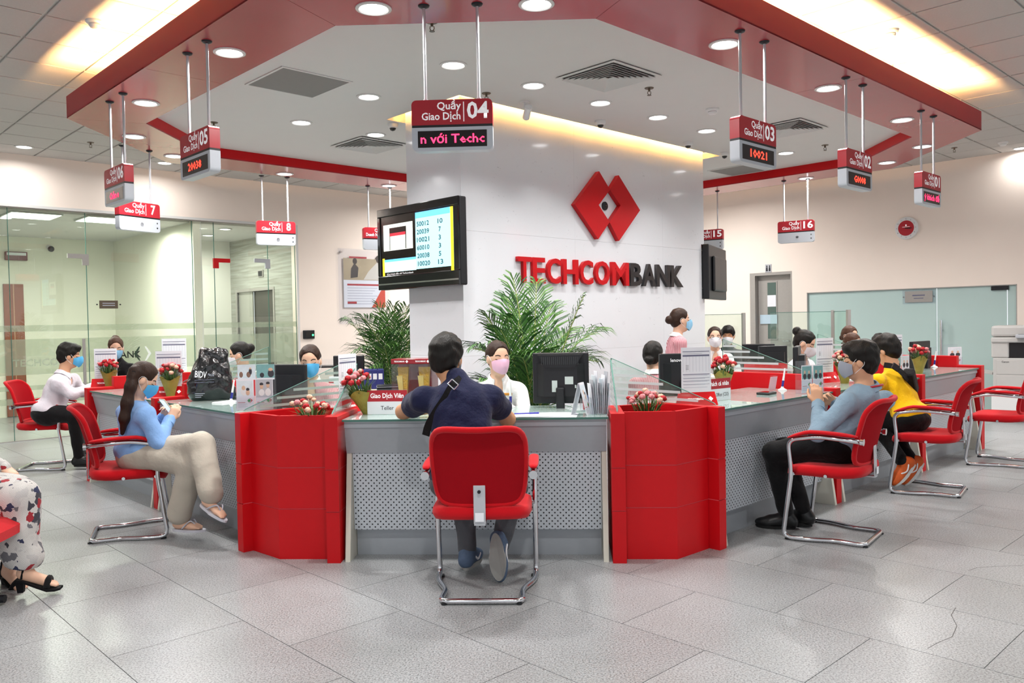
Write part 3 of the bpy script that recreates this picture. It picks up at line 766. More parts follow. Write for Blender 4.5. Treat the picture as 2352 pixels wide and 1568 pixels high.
# left glass front
gl = sroot('window_2', fw(A45, 0, YL), A45)
def lx(px, py=700, Y=YL): return onf(A45, Y, px, py)[0]
def lz(px, py, Y=YL): return onf(A45, Y, px, py)[1]
cuts = [GX0, lx(25), lx(203), lx(447), lx(497), lx(620), GX1]
zd = lz(210, 590)
for k in range(6):
    a, b = cuts[k], cuts[k+1]
    q = MB(); q.box(a+.004, b-.004, .03, .042, .01, GZ-.01); q.build('pane', GLASSG, gl)
    q = MB()
    for z0, z1 in ((.62, .70), (.80, .86), (1.0, 1.46), (1.56, 1.64)): q.box(a+.004, b-.004, .0435, .0442, z0-.15, z1-.15)
    q.build('frosted_band', FROSTB, gl)
    q = MB(); q.box(b-.004, b+.002, .028, .044, .01, GZ-.01); q.build('glass_edge', GLASSEDGE, gl)
q = MB(); q.box(GX0, GX1, .02, .05, GZ-.012, GZ); q.box(GX0, GX1, .02, .05, 0, .012); q.build('rail', STEEL, gl)
# the glass return into the lobby
q = MB(); q.box(lx(455), lx(455)+.012, .05, .75, .01, GZ-.01); q.build('side_pane', GLASSG, gl)
for px, py, dr, mm in ((205, 592, -1, STEEL), (492, 600, 1, RED), (622, 602, -1, GREYP)):
    x, z = lx(px, py), lz(px, py); q = MB(); q.box(min(x, x+dr*.26), max(x, x+dr*.26), .02, .055, z-.01, z+.05); q.box(min(x, x+dr*.08), max(x, x+dr*.08), .02, .055, z-.10, z-.01); q.build('patch_fitting', mm, gl)
hx = lx(193, 830); q = MB(); q.tube([(hx, -.02, .55), (hx, -.02, 1.30)], .02, 12); q.tube([(hx, -.02, .7), (hx, .03, .7)], .01); q.tube([(hx, -.02, 1.15), (hx, .03, 1.15)], .01); q.build('pull_handle', STEEL, gl, smooth=SM)
lettering('TECHCOM', .13, mat('etched_lettering', '#dfe3d8', .6), gl, T(lx(95, 833), .042, lz(95, 833)), 'glass_lettering', bold=.02)
lettering('BANK', .13, BLACKINK, gl, T(lx(296, 818), .042, lz(296, 815)), 'glass_lettering', bold=.02)
ex_, ez_ = lx(325, 812), lz(325, 812)
q = MB(); q.prism([(ex_-.09, ez_), (ex_-.02, ez_+.1), (ex_, ez_+.1), (ex_-.05, ez_), (ex_, ez_-.1), (ex_-.02, ez_-.1)], .0405, .0425, axis='y'); q.build('glass_emblem', mat('dark_green_ink', '#24402e', .6), gl)
q = MB(); q.prism([(ex_+.15, ez_), (ex_+.08, ez_+.1), (ex_+.06, ez_+.1), (ex_+.11, ez_), (ex_+.06, ez_-.1), (ex_+.08, ez_-.1)], .0405, .0425, axis='y'); q.build('glass_emblem', LETW, gl)
for px, py, lab in ((251, 699, 'small bronze name plaque on the left glass front'),):
    t = thing('name_plaque', lab, 'sign', fw(A45, lx(px, py), YL+.028, lz(px, py)), A45)
    q = MB(); q.rbox(-.12, .12, -.008, 0, -.055, .055, .002); q.build('plate', BRASS, t)
    for k in range(2): q = MB(); q.box(-.08, .08, -.0095, -.008, .012-.03*k, .022-.03*k); q.build('engraved_line', INKL, t)
    for sx in (-.15, .15): q = MB(); q.cyl((0, 0), .01, 0, .01, 12, M=T(sx, 0, 0) @ RX(PI/2)); q.build('stud', DARKMETAL, t)
# things in the room behind it
t = thing('exit_lamp_box', 'dark red glossy box high on the office wall at far left', 'sign', fw(A45, onf(A45, YB1-.04, 37, 588)[0], YB1, onf(A45, YB1-.04, 37, 588)[1]), A45)
q = MB(); q.rbox(-.16, .16, -.07, -.002, -.07, .07, .006); q.build('housing', mat('dark_red_box', '#6b2730', .25), t); q = MB(); q.box(-.14, .14, -.073, -.07, .01, .055); q.build('front_strip', PAPER, t)
x, z = onf(A45, YB1, 112, 568); t = thing('wall_camera', 'white wall camera inside the glass office', 'camera', fw(A45, x, YB1, z), A45)
q = MB(); q.cyl((0, 0), .045, 0, .03, 18, M=RX(PI/2)); q.build('base', WHITEP, t); q = MB(); q.ball((.02, -.06, -.03), .05, 16, 10); q.build('ball', DARKP, t, smooth=True)
wd0, wz = onf(A45, YB1, 6, 652); wd1, _ = onf(A45, YB1, 52, 652)
WOOD = mat('red_brown_wood', '#8b4526', .4, var=.12, scale=9, bump=.05)
dd = sroot('door_2', fw(A45, (wd0+wd1)/2, YB1-.002), A45); q = MB(); q.rbox(-(wd1-wd0)/2, (wd1-wd0)/2, -.04, 0, .01, wz, .004); q.build('door_leaf', WOOD, dd); q = MB(); q.box(-.01, .006, -.044, -.04, .01, wz); q.build('door_joint', mat('wood_joint', '#b98a6a', .5), dd)
# the lift
le = sroot('door_3', fw(A45, XS2, 0), A45)
q = MB(); q.box(.03, .05, eym, ey0, 0.005, ez); q.build('lift_panel', mat('pale_steel', '#b9bab2', .35, metal=.3), le); q = MB(); q.box(.06, .08, ey1, eym, 0.005, ez); q.build('lift_panel', mat('dark_steel', '#55534e', .3, metal=.5), le)
q = MB(); q.box(-.012, .1, ey1-.05, ey1, 0, ez+.05); q.box(-.012, .1, ey0, ey0+.05, 0, ez+.05); q.box(-.012, .1, ey1, ey0, ez, ez+.05); q.build('lift_frame', STEEL, le)
iy, iz = onfx(A45, XS2, 600, 628); t = thing('lift_indicator', 'dark floor indicator above the lift door', 'sign', fw(A45, XS2, iy, iz), A45)
q = MB(); q.rbox(-.02, -.001, -.09, .09, -.06, .06, .003); q.build('housing', STEEL, t); q = MB(); q.box(-.024, -.02, -.07, .07, -.045, .045); q.build('screen', DARKP, t)
# ceiling panels of the office
for px, py, lab in ((72, 494, 'bright square ceiling panel lamp in the office, left one'), (240, 504, 'bright square ceiling panel lamp in the office, right one')):
    p = onz(px, py, 2.975); t = thing('panel_lamp', lab, 'light', p, A45, 'office ceiling panel lamps')
    q = MB(); q.rbox(-.31, .31, -.31, .31, -.015, 0, .004); q.build('frame', WHITEP, t); q = MB(); q.box(-.29, .29, -.29, .29, -.018, -.0155); q.build('diffuser', PANELLENS, t)
    l = bpy.data.lights.new('lamp_light', 'AREA'); l.shape = 'SQUARE'; l.size = .55; l.energy = 34; l.color = (.98, 1., .93); lo = bpy.data.objects.new('lamp_light', l); COL.objects.link(lo); lo.parent = t; lo.location = (0, 0, -.03)
for k, (X, Y) in enumerate(((XS1-.5, YL+.8), (XS1+.75, YL+.6), (XS1+.9, YL+1.6), (XS1-2.2, YL+1.0))):  # extra downlights added to light the office and lift lobby
    downlight(fw(A45, X, Y, 2.975), ['office downlight near the inner corner', 'lobby downlight near the glass doors', 'lobby downlight deep by the lift', 'office downlight above the wooden door'][k]+' behind the left glass front, added for light', 1.1, 165, 'added downlights behind the glass front')
# poster behind clear acrylic
px0, pz0 = onf(A45, YL, 803, 706); px1, pz1 = onf(A45, YL, 868, 596)
t = thing('framed_poster', 'poster in clear acrylic on the back wall, partly behind the palm', 'poster', fw(A45, (px0+px1)/2, YL, (pz0+pz1)/2), A45)
pw, ph = (px1-px0)/2+.12, (pz1-pz0)/2
q = MB(); q.rbox(-pw-.1, pw+.1, -.03, -.024, -ph-.28, ph+.16, .002); q.build('acrylic_sheet', ACRYL, t)
q = MB(); q.box(-pw, pw, -.022, -.018, -ph, ph, 0); q.box(-pw, pw, -.0235, -.022, .05, ph, 1); q.prism([(pw-.28, -ph), (pw, -ph), (pw, -ph+.42)], -.0232, -.022, 2, axis='y')
q.prism([(-.02, .06), (pw-.05, .06), (pw-.02, .3), (pw-.16, .36), (.08, .2)], -.0237, -.0235, 3, axis='y'); q.prism([(-.28, .08), (-.14, .1), (-.12, .26), (-.2, .34), (-.27, .24)], -.0237, -.0235, 4, axis='y')
q.ball((-.19, -.0235, .37), (.045, .001, .055), 10, 6, 4); q.ball((pw-.12, -.0235, .42), (.06, .001, .07), 10, 6, 4); q.box(-.3, .05, -.0237, -.0235, .42, .45, 5)
for k in range(7): q.box(-pw+.07, pw-.16-.05*(k % 3), -.0232, -.022, -.09-.045*k, -.08-.045*k, 6)
q.box(-pw+.07, pw-.08, -.0232, -.022, -.045, -.015, 5); q.box(-pw+.07, -pw+.25, -.0232, -.022, -ph+.06, -ph+.1, 5)
q.build('print', [PAPER, mat('poster_tan', '#b9a888', .6, var=.25, scale=4), mat('poster_orange', '#d8401f', .6), mat('poster_shirt', '#d9d4c8', .6), mat('poster_dark', '#3b3430', .6), SIGNRED, INKL], t)
for sx in (-1, 1):
    for sz in (-ph-.2, ph+.1): q = MB(); q.cyl((0, 0), .018, 0, .04, 12, M=T(sx*(pw+.04), 0, sz) @ RX(PI/2)); q.build('standoff', CHROME, t)
x, z = onf(A45, YL, 708, 768); t = thing('access_reader', 'black access reader with a green light on the back wall', 'card reader', fw(A45, x, YL, z), A45)
q = MB(); q.rbox(-.1, .1, -.035, -.001, -.07, .07, .008); q.build('housing', DARKP, t); q = MB(); q.box(-.06, .03, -.037, -.035, -.05, .05); q.build('keypad', GLOSSB, t); q = MB(); q.ball((.065, -.035, -.01), .016); q.build('green_light', GREENLED, t)
# ================================================================== COUNTERS
ZG = .85
DESKTOP = mat('white_desktop', '#d3d6d6', .4, var=.03)
def counter(rot, X0, X1, Yf, lab):
    t = thing('service_counter', lab, 'counter', fw(rot, (X0+X1)/2, Yf), rot, 'silver and glass service counters'); h = (X1-X0)/2
    q = MB(); q.prism([(.012, .836), (.032, .836), (.075, .648), (.055, .64)], -h+.01, h-.01, axis='x'); q.box(-h+.01, h-.01, .012, .70, .800, .822); q.build('apron', SILVER, t)
    q = MB(); q.prism([(.062, .640), (.074, .640), (.084, .170), (.072, .170)], -h+.045, h-.045, axis='x'); q.build('perforated_panel', PERF, t)
    q = MB(); q.box(-h+.045, h-.045, .13, .15, .0, .175); q.build('plinth', SILVER, t)
    for sx in (-1, 1):
        x0, x1 = sorted((sx*(h-.01), sx*(h-.040))); q = MB(); q.prism([(.06, .64), (.70, .64), (.70, 0), (-.03, 0)], x0, x1, axis='x'); q.build('end_panel', CREAM, t)
    q = MB(); q.box(-h+.012, h-.012, .02, .72, .8225, .830); q.build('desktop', DESKTOP, t)
    q = MB(); q.box(-h, h, .0, .70, ZG-.012, ZG); q.build('glass_top', GLASSTOP, t)
    q = MB(); q.box(-h, h, -.0012, -.0002, ZG-.012, ZG); q.build('glass_edge', GLASSEDGE, t)
    for sx in (-1, 1):
        q = MB(); q.cyl((sx*(h-.1), .05), .014, .830, ZG-.012, 12); q.build('standoff', CHROME, t)
    return t
FC, _ = onf(FR, 4.81, 1092, 960)
FX0, FX1 = onf(FR, 4.80, 783, 964)[0]+.005, onf(FR, 4.80, 1399, 958)[0]-.005
FY = 4.80
c_front = counter(FR, FX0, FX1, FY, 'silver perforated service counter facing the camera under sign 04')
RY_, LY_ = 2.76, 2.385
counter(A45, 4.40, 5.97, RY_, 'silver perforated counter on the right, nearest, beside the man in light blue')
counter(A45, 6.07, 7.70, RY_, 'silver counter on the right in front of the person in yellow')
counter(A45, 7.80, 9.34, RY_, 'silver counter farthest on the right, before the empty chair')
counter(-A45, -6.52, -4.95, LY_, 'silver perforated counter on the left, under the black plastic bag')
counter(-A45, -8.20, -6.62, LY_, 'silver counter farthest on the left, before the man in white shirt')
q = MB(); q.lathe([(.022, 0), (.022, .004), (.018, .006)], 18, M=T(FX0-(FX0+FX1)/2+.105, .034, .80) @ RX(PI/2)); q.build('sticker', CREAM, c_front)

def divider(rot, X0, X1, Yf, lab, deep=.72):
    t = thing('red_divider', lab, 'divider', fw(rot, (X0+X1)/2, Yf), rot, 'red dividers between counters'); h = (X1-X0)/2
    zs_ = (0, .306, .558, .875)
    q = MB(); q.rbox(-h, h, -.02, .22, .30, .875, .004); q.build('board', RED, t)
    q = MB(); q.rbox(-h+.012, h-.012, .2205, deep+.25, .30, .97, .004); q.build('inner_board', RED, t)
    q = MB(); q.prism([(-.02, .30), (.14, .30), (.05, 0), (-.02, 0)], -h, h, axis='x'); q.build('leg', RED, t)
    q = MB(); q.prism([(.16, .30), (deep, .30), (deep, 0), (.07, 0)], -h+.012, h-.012, axis='x'); q.build('inner_foot', CREAM, t)
divider(A45, 5.98, 6.06, RY_, 'red divider behind the hands of the man in light blue')
divider(A45, 7.71, 7.79, RY_, 'red divider beside the back of the person in yellow')
divider(A45, 9.35, 9.45, RY_, 'red end panel of the right counter row')
divider(-A45, -6.61, -6.53, LY_, 'red divider beside the woman in light blue')
divider(-A45, -8.30, -8.21, LY_, 'red end panel of the left counter row')

# ---- red planter boxes at the two corners
def planter(front, lab, fins):
    """front: outline points of the outer faces from the first fin to the second; fins: two quads"""
    base = sum((Vector(p+(0,)) for p in front), Vector())/len(front)
    t = thing('planter_box', lab, 'planter', base, 0, 'red panelled planter boxes')
    zz = (0, .306, .558, .875)
    F = [Vector(p+(0,))-base for p in front]
    cen = sum((sum((Vector(p+(0,)) for p in f), Vector())/4-base for f in fins), Vector())/2
    for i in range(len(F)-1):
        a, b = F[i], F[i+1]; n = Vector((b.y-a.y, a.x-b.x, 0)).normalized()
        if n.dot(cen-(a+b)/2) < 0: n = -n
        e = (b-a).normalized()
        for k in range(3):
            q = MB(); q.prism([a[:2], b[:2], (b+n*.03)[:2], (a+n*.03)[:2]], zz[k]+(.0022 if k else 0), zz[k+1]-.0022*(k < 2)); q.build('panel', RED, t)
        q = MB(); q.prism([(a+n*.004)[:2], (b+n*.004)[:2], (b+n*.03)[:2], (a+n*.03)[:2]], .01, .87); q.build('groove_back', mat('pale_red_groove', '#d8606a', .5), t)
    for f in fins:
        P = [Vector(p+(0,))-base for p in f]; c = sum(P, Vector())/4
        for k in range(3):
            q = MB(); q.prism([p[:2] for p in P], zz[k]+(.0022 if k else 0), zz[k+1]-.0022*(k < 2)); q.build('fin', RED, t)
        q = MB(); q.prism([(c+(p-c)*.97)[:2] for p in P], .01, .87); q.build('groove_back', MATS['pale_red_groove'], t)
    # trough: back wall and soil
    b0 = Vector(fins[0][2]+(0,))-base; b1 = Vector(fins[1][2]+(0,))-base
    n = (b1-b0).normalized(); m_ = Vector((-n.y, n.x, 0)).normalized()
    if m_.dot(F[1]-b0) < 0: m_ = -m_
    q = MB(); q.prism([b0[:2], b1[:2], (b1+m_*.03)[:2], (b0+m_*.03)[:2]], 0, .875); q.build('back_panel', RED, t)
    q = MB(); poly = [p[:2] for p in F]+[b1[:2], b0[:2]]; c = sum((Vector(p+(0,)) if len(p) == 2 else Vector(p) for p in [tuple(x) for x in poly]), Vector())/len(poly)
    q.prism([(c+(Vector(tuple(p)+(0,))-c)*.96)[:2] for p in poly], .70, .73); q.build('soil_tray', SOIL, t)
    return t
def lf(u, n): return ((-u-n)/R2, (u-n)/R2)
def rf2(u, n): return ((u+n)/R2, (u-n)/R2)
def ff(X, Y): p = fw(FR, X, Y); return (p.x, p.y)
fa = FX0-.012
planter([ff(fa-.075, FY+.03), ff(fa-.40, FY+.03), lf(4.87, -2.345)], 'red panelled planter box at the left corner of the counters',
        [(ff(fa, FY-.055), ff(fa-.08, FY-.055), ff(fa-.08, FY+.42), ff(fa, FY+.42)), (lf(4.94, -2.28), lf(4.865, -2.28), lf(4.865, -2.80), lf(4.94, -2.80))])
fb = FX1+.012
planter([ff(fb+.075, FY+.03), ff(fb+.385, FY+.03), rf2(4.31, -2.785)], 'red panelled planter box at the right corner of the counters',
        [(ff(fb, FY-.055), ff(fb+.08, FY-.055), ff(fb+.08, FY+.42), ff(fb, FY+.42)), (rf2(4.39, -2.71), rf2(4.315, -2.71), rf2(4.315, -3.20), rf2(4.39, -3.20))])

# ================================================================== CHAIRS
def chair_frame_side(s):
    return fillet([(s*.272, -.245, .655), (s*.272, .02, .672), (s*.272, .205, .640), (s*.272, .185, .44), (s*.270, .245, .016), (s*.262, .10, .016), (s*.20, -.06, .016), (s*.212, -.235, .016), (0, -.235, .016)], .055, 5)
def make_chair(lab):
    t = thing('visitor_chair', lab, 'chair', (0, 0, 0), 0, 'red cantilever visitor chairs')
    q = MB(); a = chair_frame_side(1)
    b = chair_frame_side(-1)
    q.tube(a[:-1]+b[::-1], .0145, 10); q.build('frame', CHROME, t, smooth=True)
    for s in (-1, 1):
        q = MB(); q.tube([(s*.272, -.252, .655), (s*.272, -.232, .656)], .022, 12); q.build('arm_cap', CHROME, t, smooth=SM)
        P = []
        for i in range(13):
            u = i/12; y = -.215+.42*u; z = .685+.012*math.sin(PI*u*.9)-.035*max(0, u-.7)/.3
            wv = .027*(1-.5*abs(2*u-1)**6); hv = .014*(1-.6*abs(2*u-1)**6)
            P.append([(s*.272+wv*math.cos(2*PI*k/12), y, z+hv*math.sin(2*PI*k/12)) for k in range(12)])
        q.grid
        q = MB(); q.grid(P, closed=True); q.add(P[0], [tuple(range(12))]); q.add(P[-1], [tuple(range(12))]); q.build('arm_pad', REDFAB, t, smooth=True, merge=True)
        q = MB(); q.lathe([(.02, 0), (.02, .012)], 12, c=(s*.262, .215, 0)); q.build('foot_glide', DARKP, t); q = MB(); q.lathe([(.016, 0), (.016, .008)], 12, c=(s*.19, -.235, 0)); q.build('foot_glide', DARKP, t)
    # seat cushion
    P = []
    n = 36
    for lvl, (sc, z) in enumerate(((.80, .412), (.95, .415), (1.0, .440), (.985, .468), (.90, .480), (.55, .478), (.02, .474))):
        row = []
        for k in range(n):
            an = 2*PI*k/n; c_, s_ = math.cos(an), math.sin(an); p_ = 5.0
            rr = 1/((abs(c_)**p_+abs(s_)**p_)**(1/p_))
            x = .258*rr*c_*sc; y = .005+.245*rr*s_*sc
            zz = z-.035*max(0, (y-.14)/.11)**2*(1 if lvl > 0 else .6)+.012*max(0, (-y-.1)/.13)
            row.append((x, y, zz))
        P.append(row)
    q = MB(); q.grid(P, closed=True); q.add(P[0], [tuple(range(n))]); q.build('seat', REDFAB, t, smooth=True, merge=True)
    # backrest: curved mesh shell with a padded rim
    def bp(u, v, o):   # u -1..1 across, v 0..1 up
        hw = .212+.022*math.sin(PI*min(1, v*1.0)*.75)
        x = hw*u; z = .50+.395*v+.012*(u*u)*(1 if v > .5 else -.6)*abs(2*v-1)
        y = -.215-.075*v-.035*v*v+.05*u*u+.035*math.sin(PI*v)*(1-u*u)*0+o
        y += -.03*max(0, v-.8)/.2
        return Vector((x, y, z))
    def rim(u, v):
        return u, v
    nu, nv = 16, 12
    rows = []
    def sq(u, v):
        # superellipse rounding of the corners
        a = max(abs(u), abs(2*v-1)); 
        if a < 1e-6: return u, v
        uu, vv = u, 2*v-1; l = (abs(uu)**6+abs(vv)**6)**(1/6); k = a/l
        return uu*k, (vv*k+1)/2
    q = MB()
    for o_ in (.012, -.012):
        q.grid([[bp(*sq(-1+2*i/nu, j/nv), o_) for i in range(nu+1)] for j in range(nv+1)])
    q.build('backrest', REDMESH, t, smooth=True)
    edge = [(-1+2*i/nu, 0) for i in range(nu)]+[(1, j/nv) for j in range(nv)]+[(1-2*i/nu, 1) for i in range(nu)]+[(-1, 1-j/nv) for j in range(nv)]
    q = MB(); q.tube([bp(*sq(*e), 0) for e in edge], .0165, 8, closed=True); q.build('back_rim', REDFAB, t, smooth=True)
    q = MB(); q.rbox(-.03, .03, -.262, -.256, .405, .60, .0028, M=RX(-.02)); q.box(-.028, .028, -.255, -.02, .404, .411); q.build('back_bracket', GREYP, t)
    q = MB(); q.cyl((0, 0), .009, 0, .005, 12, M=T(0, -.262, .575) @ RX(PI/2)); q.build('bracket_screw', DARKMETAL, t)
    q = MB(); q.tube([(-.262, -.02, .425), (.262, -.02, .425)], .011, 8); q.tube([(-.272, .178, .425), (.272, .178, .425)], .011, 8); q.build('seat_rail', CHROME, t, smooth=SM)
    q = MB(); q.box(-.022, .022, -.2635, -.2625, .425, .47); q.build('asset_label', PAPER, t)
    return t
def hd(dx, dy): return math.atan2(dy, dx)-PI/2
chair = make_chair('red visitor chair seen from behind, under the man in navy')
chair.location = (-.265, 4.30, 0); chair.rotation_euler = (0, 0, math.radians(-1))
CH = {}
def placec(key, rearmid, head, lab):
    h = math.radians(head); d_ = Vector((math.cos(h), math.sin(h), 0)); p = Vector(rearmid+(0,))+d_*.235
    CH[key] = (p, h-PI/2); dup(chair, p, h-PI/2, lab)
CH['F'] = (Vector((-.265, 4.30, 0)), math.radians(-1))
placec('L1', (-3.02, 5.485), 23, 'red visitor chair under the woman in light blue, left')
placec('R1', (2.14, 5.15), 143.6, 'red visitor chair under the man in light blue, right')
placec('R2', (3.385, 6.47), 145, 'red visitor chair under the person in yellow')
placec('R3', (4.60, 7.62), 141.7, 'empty red visitor chair at the right photo edge')
placec('L2', (-5.255, 8.27), 13, 'red visitor chair under the man in white shirt, far left')
# ================================================================== PEOPLE
# bodies, clothes and hair are grown as smooth unions of tapered limbs, meshed with surface nets
class SDF:
    def __init__(s): s.p = []
    def cap(s, a, b, r1, r2=None, k=.03, sq=None, neg=False):
        s.p.append(('c', np.array(a, float), np.array(b, float), r1, r1 if r2 is None else r2, k, sq, neg)); return s
    def ell(s, c, r, R=None, k=.03, neg=False):
        s.p.append(('e', np.array(c, float), np.array(r, float), np.eye(3) if R is None else np.array(R, float), None, k, None, neg)); return s
    def bbox(s, p):
        if p[0] == 'c':
            m = max(p[3], p[4]); return np.minimum(p[1], p[2])-m, np.maximum(p[1], p[2])+m
        m = p[2].max(); return p[1]-m, p[1]+m
    @staticmethod
    def ev(p, X, Y, Z):
        if p[0] == 'c':
            a, b = p[1], p[2]; d = b-a; L2 = max(float(d@d), 1e-9)
            px, py, pz = X-a[0], Y-a[1], Z-a[2]
            t = np.clip((px*d[0]+py*d[1]+pz*d[2])/L2, 0, 1)
            qx, qy, qz = px-t*d[0], py-t*d[1], pz-t*d[2]
            if p[6] is not None:
                n, f = p[6]; w_ = (qx*n[0]+qy*n[1]+qz*n[2])*(f-1); qx, qy, qz = qx+w_*n[0], qy+w_*n[1], qz+w_*n[2]
            return np.sqrt(qx*qx+qy*qy+qz*qz)-(p[3]+(p[4]-p[3])*t)
        c, r, R = p[1], p[2], p[3]
        x, y, z = X-c[0], Y-c[1], Z-c[2]
        l = [R[i, 0]*x+R[i, 1]*y+R[i, 2]*z for i in range(3)]
        k0 = np.sqrt(sum((l[i]/r[i])**2 for i in range(3))); k1 = np.sqrt(sum((l[i]/r[i]**2)**2 for i in range(3)))+1e-9
        return k0*(k0-1)/k1
    def value(s, pts):
        X, Y, Z = [np.array([q[i] for q in pts], float) for i in range(3)]; D = np.full(X.shape, .3)
        for p in s.p:
            d = s.ev(p, X, Y, Z); k = p[5]
            if p[7]: D = np.maximum(D, -d)
            else:
                hh = np.clip(.5+.5*(D-d)/k, 0, 1); D = D*(1-hh)+d*hh-k*hh*(1-hh)
        return D
    def mesh(s, h, noise=0., nf=30., smooth=1, cut=None):
        pos = [p for p in s.p if not p[7]]
        lo = np.min([s.bbox(p)[0] for p in pos], 0)-3*h-.02; hi = np.max([s.bbox(p)[1] for p in pos], 0)+3*h+.02
        n = np.ceil((hi-lo)/h).astype(int)+1
        ax = [(lo[i]+h*np.arange(n[i])).astype(np.float32) for i in range(3)]
        D = np.full(n, .08, np.float32)
        for p in s.p:
            b0, b1 = s.bbox(p); mg = p[5]+2.5*h+.012
            i0 = np.clip(np.floor((b0-mg-lo)/h).astype(int), 0, n-1); i1 = np.clip(np.ceil((b1+mg-lo)/h).astype(int)+1, 1, n)
            sl = tuple(slice(a, b) for a, b in zip(i0, i1))
            X, Y, Z = np.ix_(*[ax[i][sl[i]] for i in range(3)])
            d = s.ev(p, X, Y, Z).astype(np.float32); O = D[sl]; k = p[5]
            if p[7]: D[sl] = np.maximum(O, -d)
            else:
                hh = np.clip(.5+.5*(O-d)/k, 0, 1); D[sl] = O*(1-hh)+d*hh-k*hh*(1-hh)
        X, Y, Z = np.ix_(*ax)
        if noise:
            D += noise*(np.sin(nf*X+1.3*np.sin(.7*nf*Z)+.4)*np.sin(.9*nf*Y+1.1*np.sin(.8*nf*X)+1.)+.6*np.sin(1.35*nf*Z+1.7*np.sin(.6*nf*Y+.5*nf*X))).astype(np.float32)
        if cut is not None:
            for (nx, ny, nz, dd) in cut: D = np.maximum(D, (nx*X+ny*Y+nz*Z-dd).astype(np.float32))
        S = D < 0
        c8 = np.zeros(tuple(n-1), np.int8)
        for dx in (0, 1):
            for dy in (0, 1):
                for dz in (0, 1): c8 += S[dx:n[0]-1+dx, dy:n[1]-1+dy, dz:n[2]-1+dz]
        I = np.argwhere((c8 > 0) & (c8 < 8)); idm = np.full(tuple(n-1), -1, np.int32); idm[tuple(I.T)] = np.arange(len(I))
        acc = np.zeros((len(I), 3)); cnt = np.zeros(len(I))
        C = [(x, y, z) for x in (0, 1) for y in (0, 1) for z in (0, 1)]
        for i, a in enumerate(C):
            for b in C[i+1:]:
                if sum(abs(a[q]-b[q]) for q in range(3)) != 1: continue
                va = D[I[:, 0]+a[0], I[:, 1]+a[1], I[:, 2]+a[2]]; vb = D[I[:, 0]+b[0], I[:, 1]+b[1], I[:, 2]+b[2]]
                m = (va < 0) != (vb < 0); t = va[m]/(va[m]-vb[m])
                acc[m] += np.array(a)+t[:, None]*(np.array(b)-np.array(a)); cnt[m] += 1
        V = lo+h*(I+acc/cnt[:, None])
        F = []
        for axis in range(3):
            a1, a2 = (axis+1) % 3, (axis+2) % 3
            s0 = [slice(None)]*3; s1 = [slice(None)]*3; s0[axis] = slice(0, -1); s1[axis] = slice(1, None)
            E_ = np.argwhere(S[tuple(s0)] != S[tuple(s1)]); E_ = E_[(E_[:, a1] > 0) & (E_[:, a2] > 0)]
            E_ = E_[(E_[:, a1] < n[a1]-1) & (E_[:, a2] < n[a2]-1)]
            flip = S[tuple(E_.T)]
            q = []
            for o1, o2 in ((-1, -1), (0, -1), (0, 0), (-1, 0)):
                P = E_.copy(); P[:, a1] += o1; P[:, a2] += o2; q.append(idm[tuple(P.T)])
            q = np.stack(q, 1); q[~flip] = q[~flip][:, ::-1]; F.append(q)
        F = np.concatenate(F)
        for _ in range(smooth):
            A = np.zeros_like(V); w_ = np.zeros(len(V))
            for i in range(4):
                np.add.at(A, F[:, i], V[F[:, (i+1) % 4]]); np.add.at(w_, F[:, i], 1)
                np.add.at(A, F[:, (i+1) % 4], V[F[:, i]]); np.add.at(w_, F[:, (i+1) % 4], 1)
            V = .5*V+.5*A/w_[:, None]
        return V, F
    def build(s, name, m, parent, h, **kw):
        V, F = s.mesh(h, **kw)
        me = bpy.data.meshes.new(name); me.from_pydata(V.tolist(), [], F.tolist())
        for q in (m if isinstance(m, (list, tuple)) else [m]): me.materials.append(q)
        me.shade_smooth(); o = bpy.data.objects.new(name, me); COL.objects.link(o); o.parent = parent
        return o

def skin(name, col):
    return mat(name, col, .5, var=.05, scale=12, bump=.03, bscale=220, spec=.35)
SK1 = skin('skin_light', '#e3b79c'); SK2 = skin('skin_tan', '#c9946f'); SK3 = skin('skin_mid', '#d6a584')
def hairmat(name, col):
    m = mat(name, col, .5, var=.35, scale=40, spec=.3); N, L, b = nodes(m)
    tc = N.new('ShaderNodeTexCoord'); mp = N.new('ShaderNodeMapping'); mp.inputs['Scale'].default_value = (160, 160, 14)
    nz = N.new('ShaderNodeTexNoise'); nz.inputs['Scale'].default_value = 1; bp = N.new('ShaderNodeBump'); bp.inputs['Strength'].default_value = .5; bp.inputs['Distance'].default_value = .006
    L.new(tc.outputs['Object'], mp.inputs[0]); L.new(mp.outputs[0], nz.inputs['Vector']); L.new(nz.outputs['Fac'], bp.inputs['Height']); L.new(bp.outputs['Normal'], b.inputs['Normal'])
    return m
HBLK = hairmat('black_hair', '#15120f'); HBRN = hairmat('dark_brown_hair', '#2e1c13'); HMED = hairmat('brown_hair', '#4a2f22')
def cloth(name, col, scale=14, bump=.75, bs=24, rough=.85, var=.06):
    return mat(name, col, rough, var=var, scale=scale, bump=bump, bscale=bs, spec=.2, sheen=.1)
def striped(name, c1, c2, pitch):
    m = cloth(name, c1, bump=.5); N, L, b = nodes(m)
    tc = N.new('ShaderNodeTexCoord'); wv = N.new('ShaderNodeTexWave'); wv.inputs['Scale'].default_value = pitch; wv.bands_direction = 'X'
    L.new(tc.outputs['Object'], wv.inputs['Vector']); r = N.new('ShaderNodeValToRGB'); r.color_ramp.elements[0].position = .38; r.color_ramp.elements[1].position = .55
    r.color_ramp.elements[0].color = srgb(c1)+(1,); r.color_ramp.elements[1].color = srgb(c2)+(1,); L.new(wv.outputs['Fac'], r.inputs[0]); L.new(r.outputs[0], b.inputs['Base Color'])
    return m
PINKST = striped('pink_striped_cloth', '#b0505e', '#dcb4ba', 42)
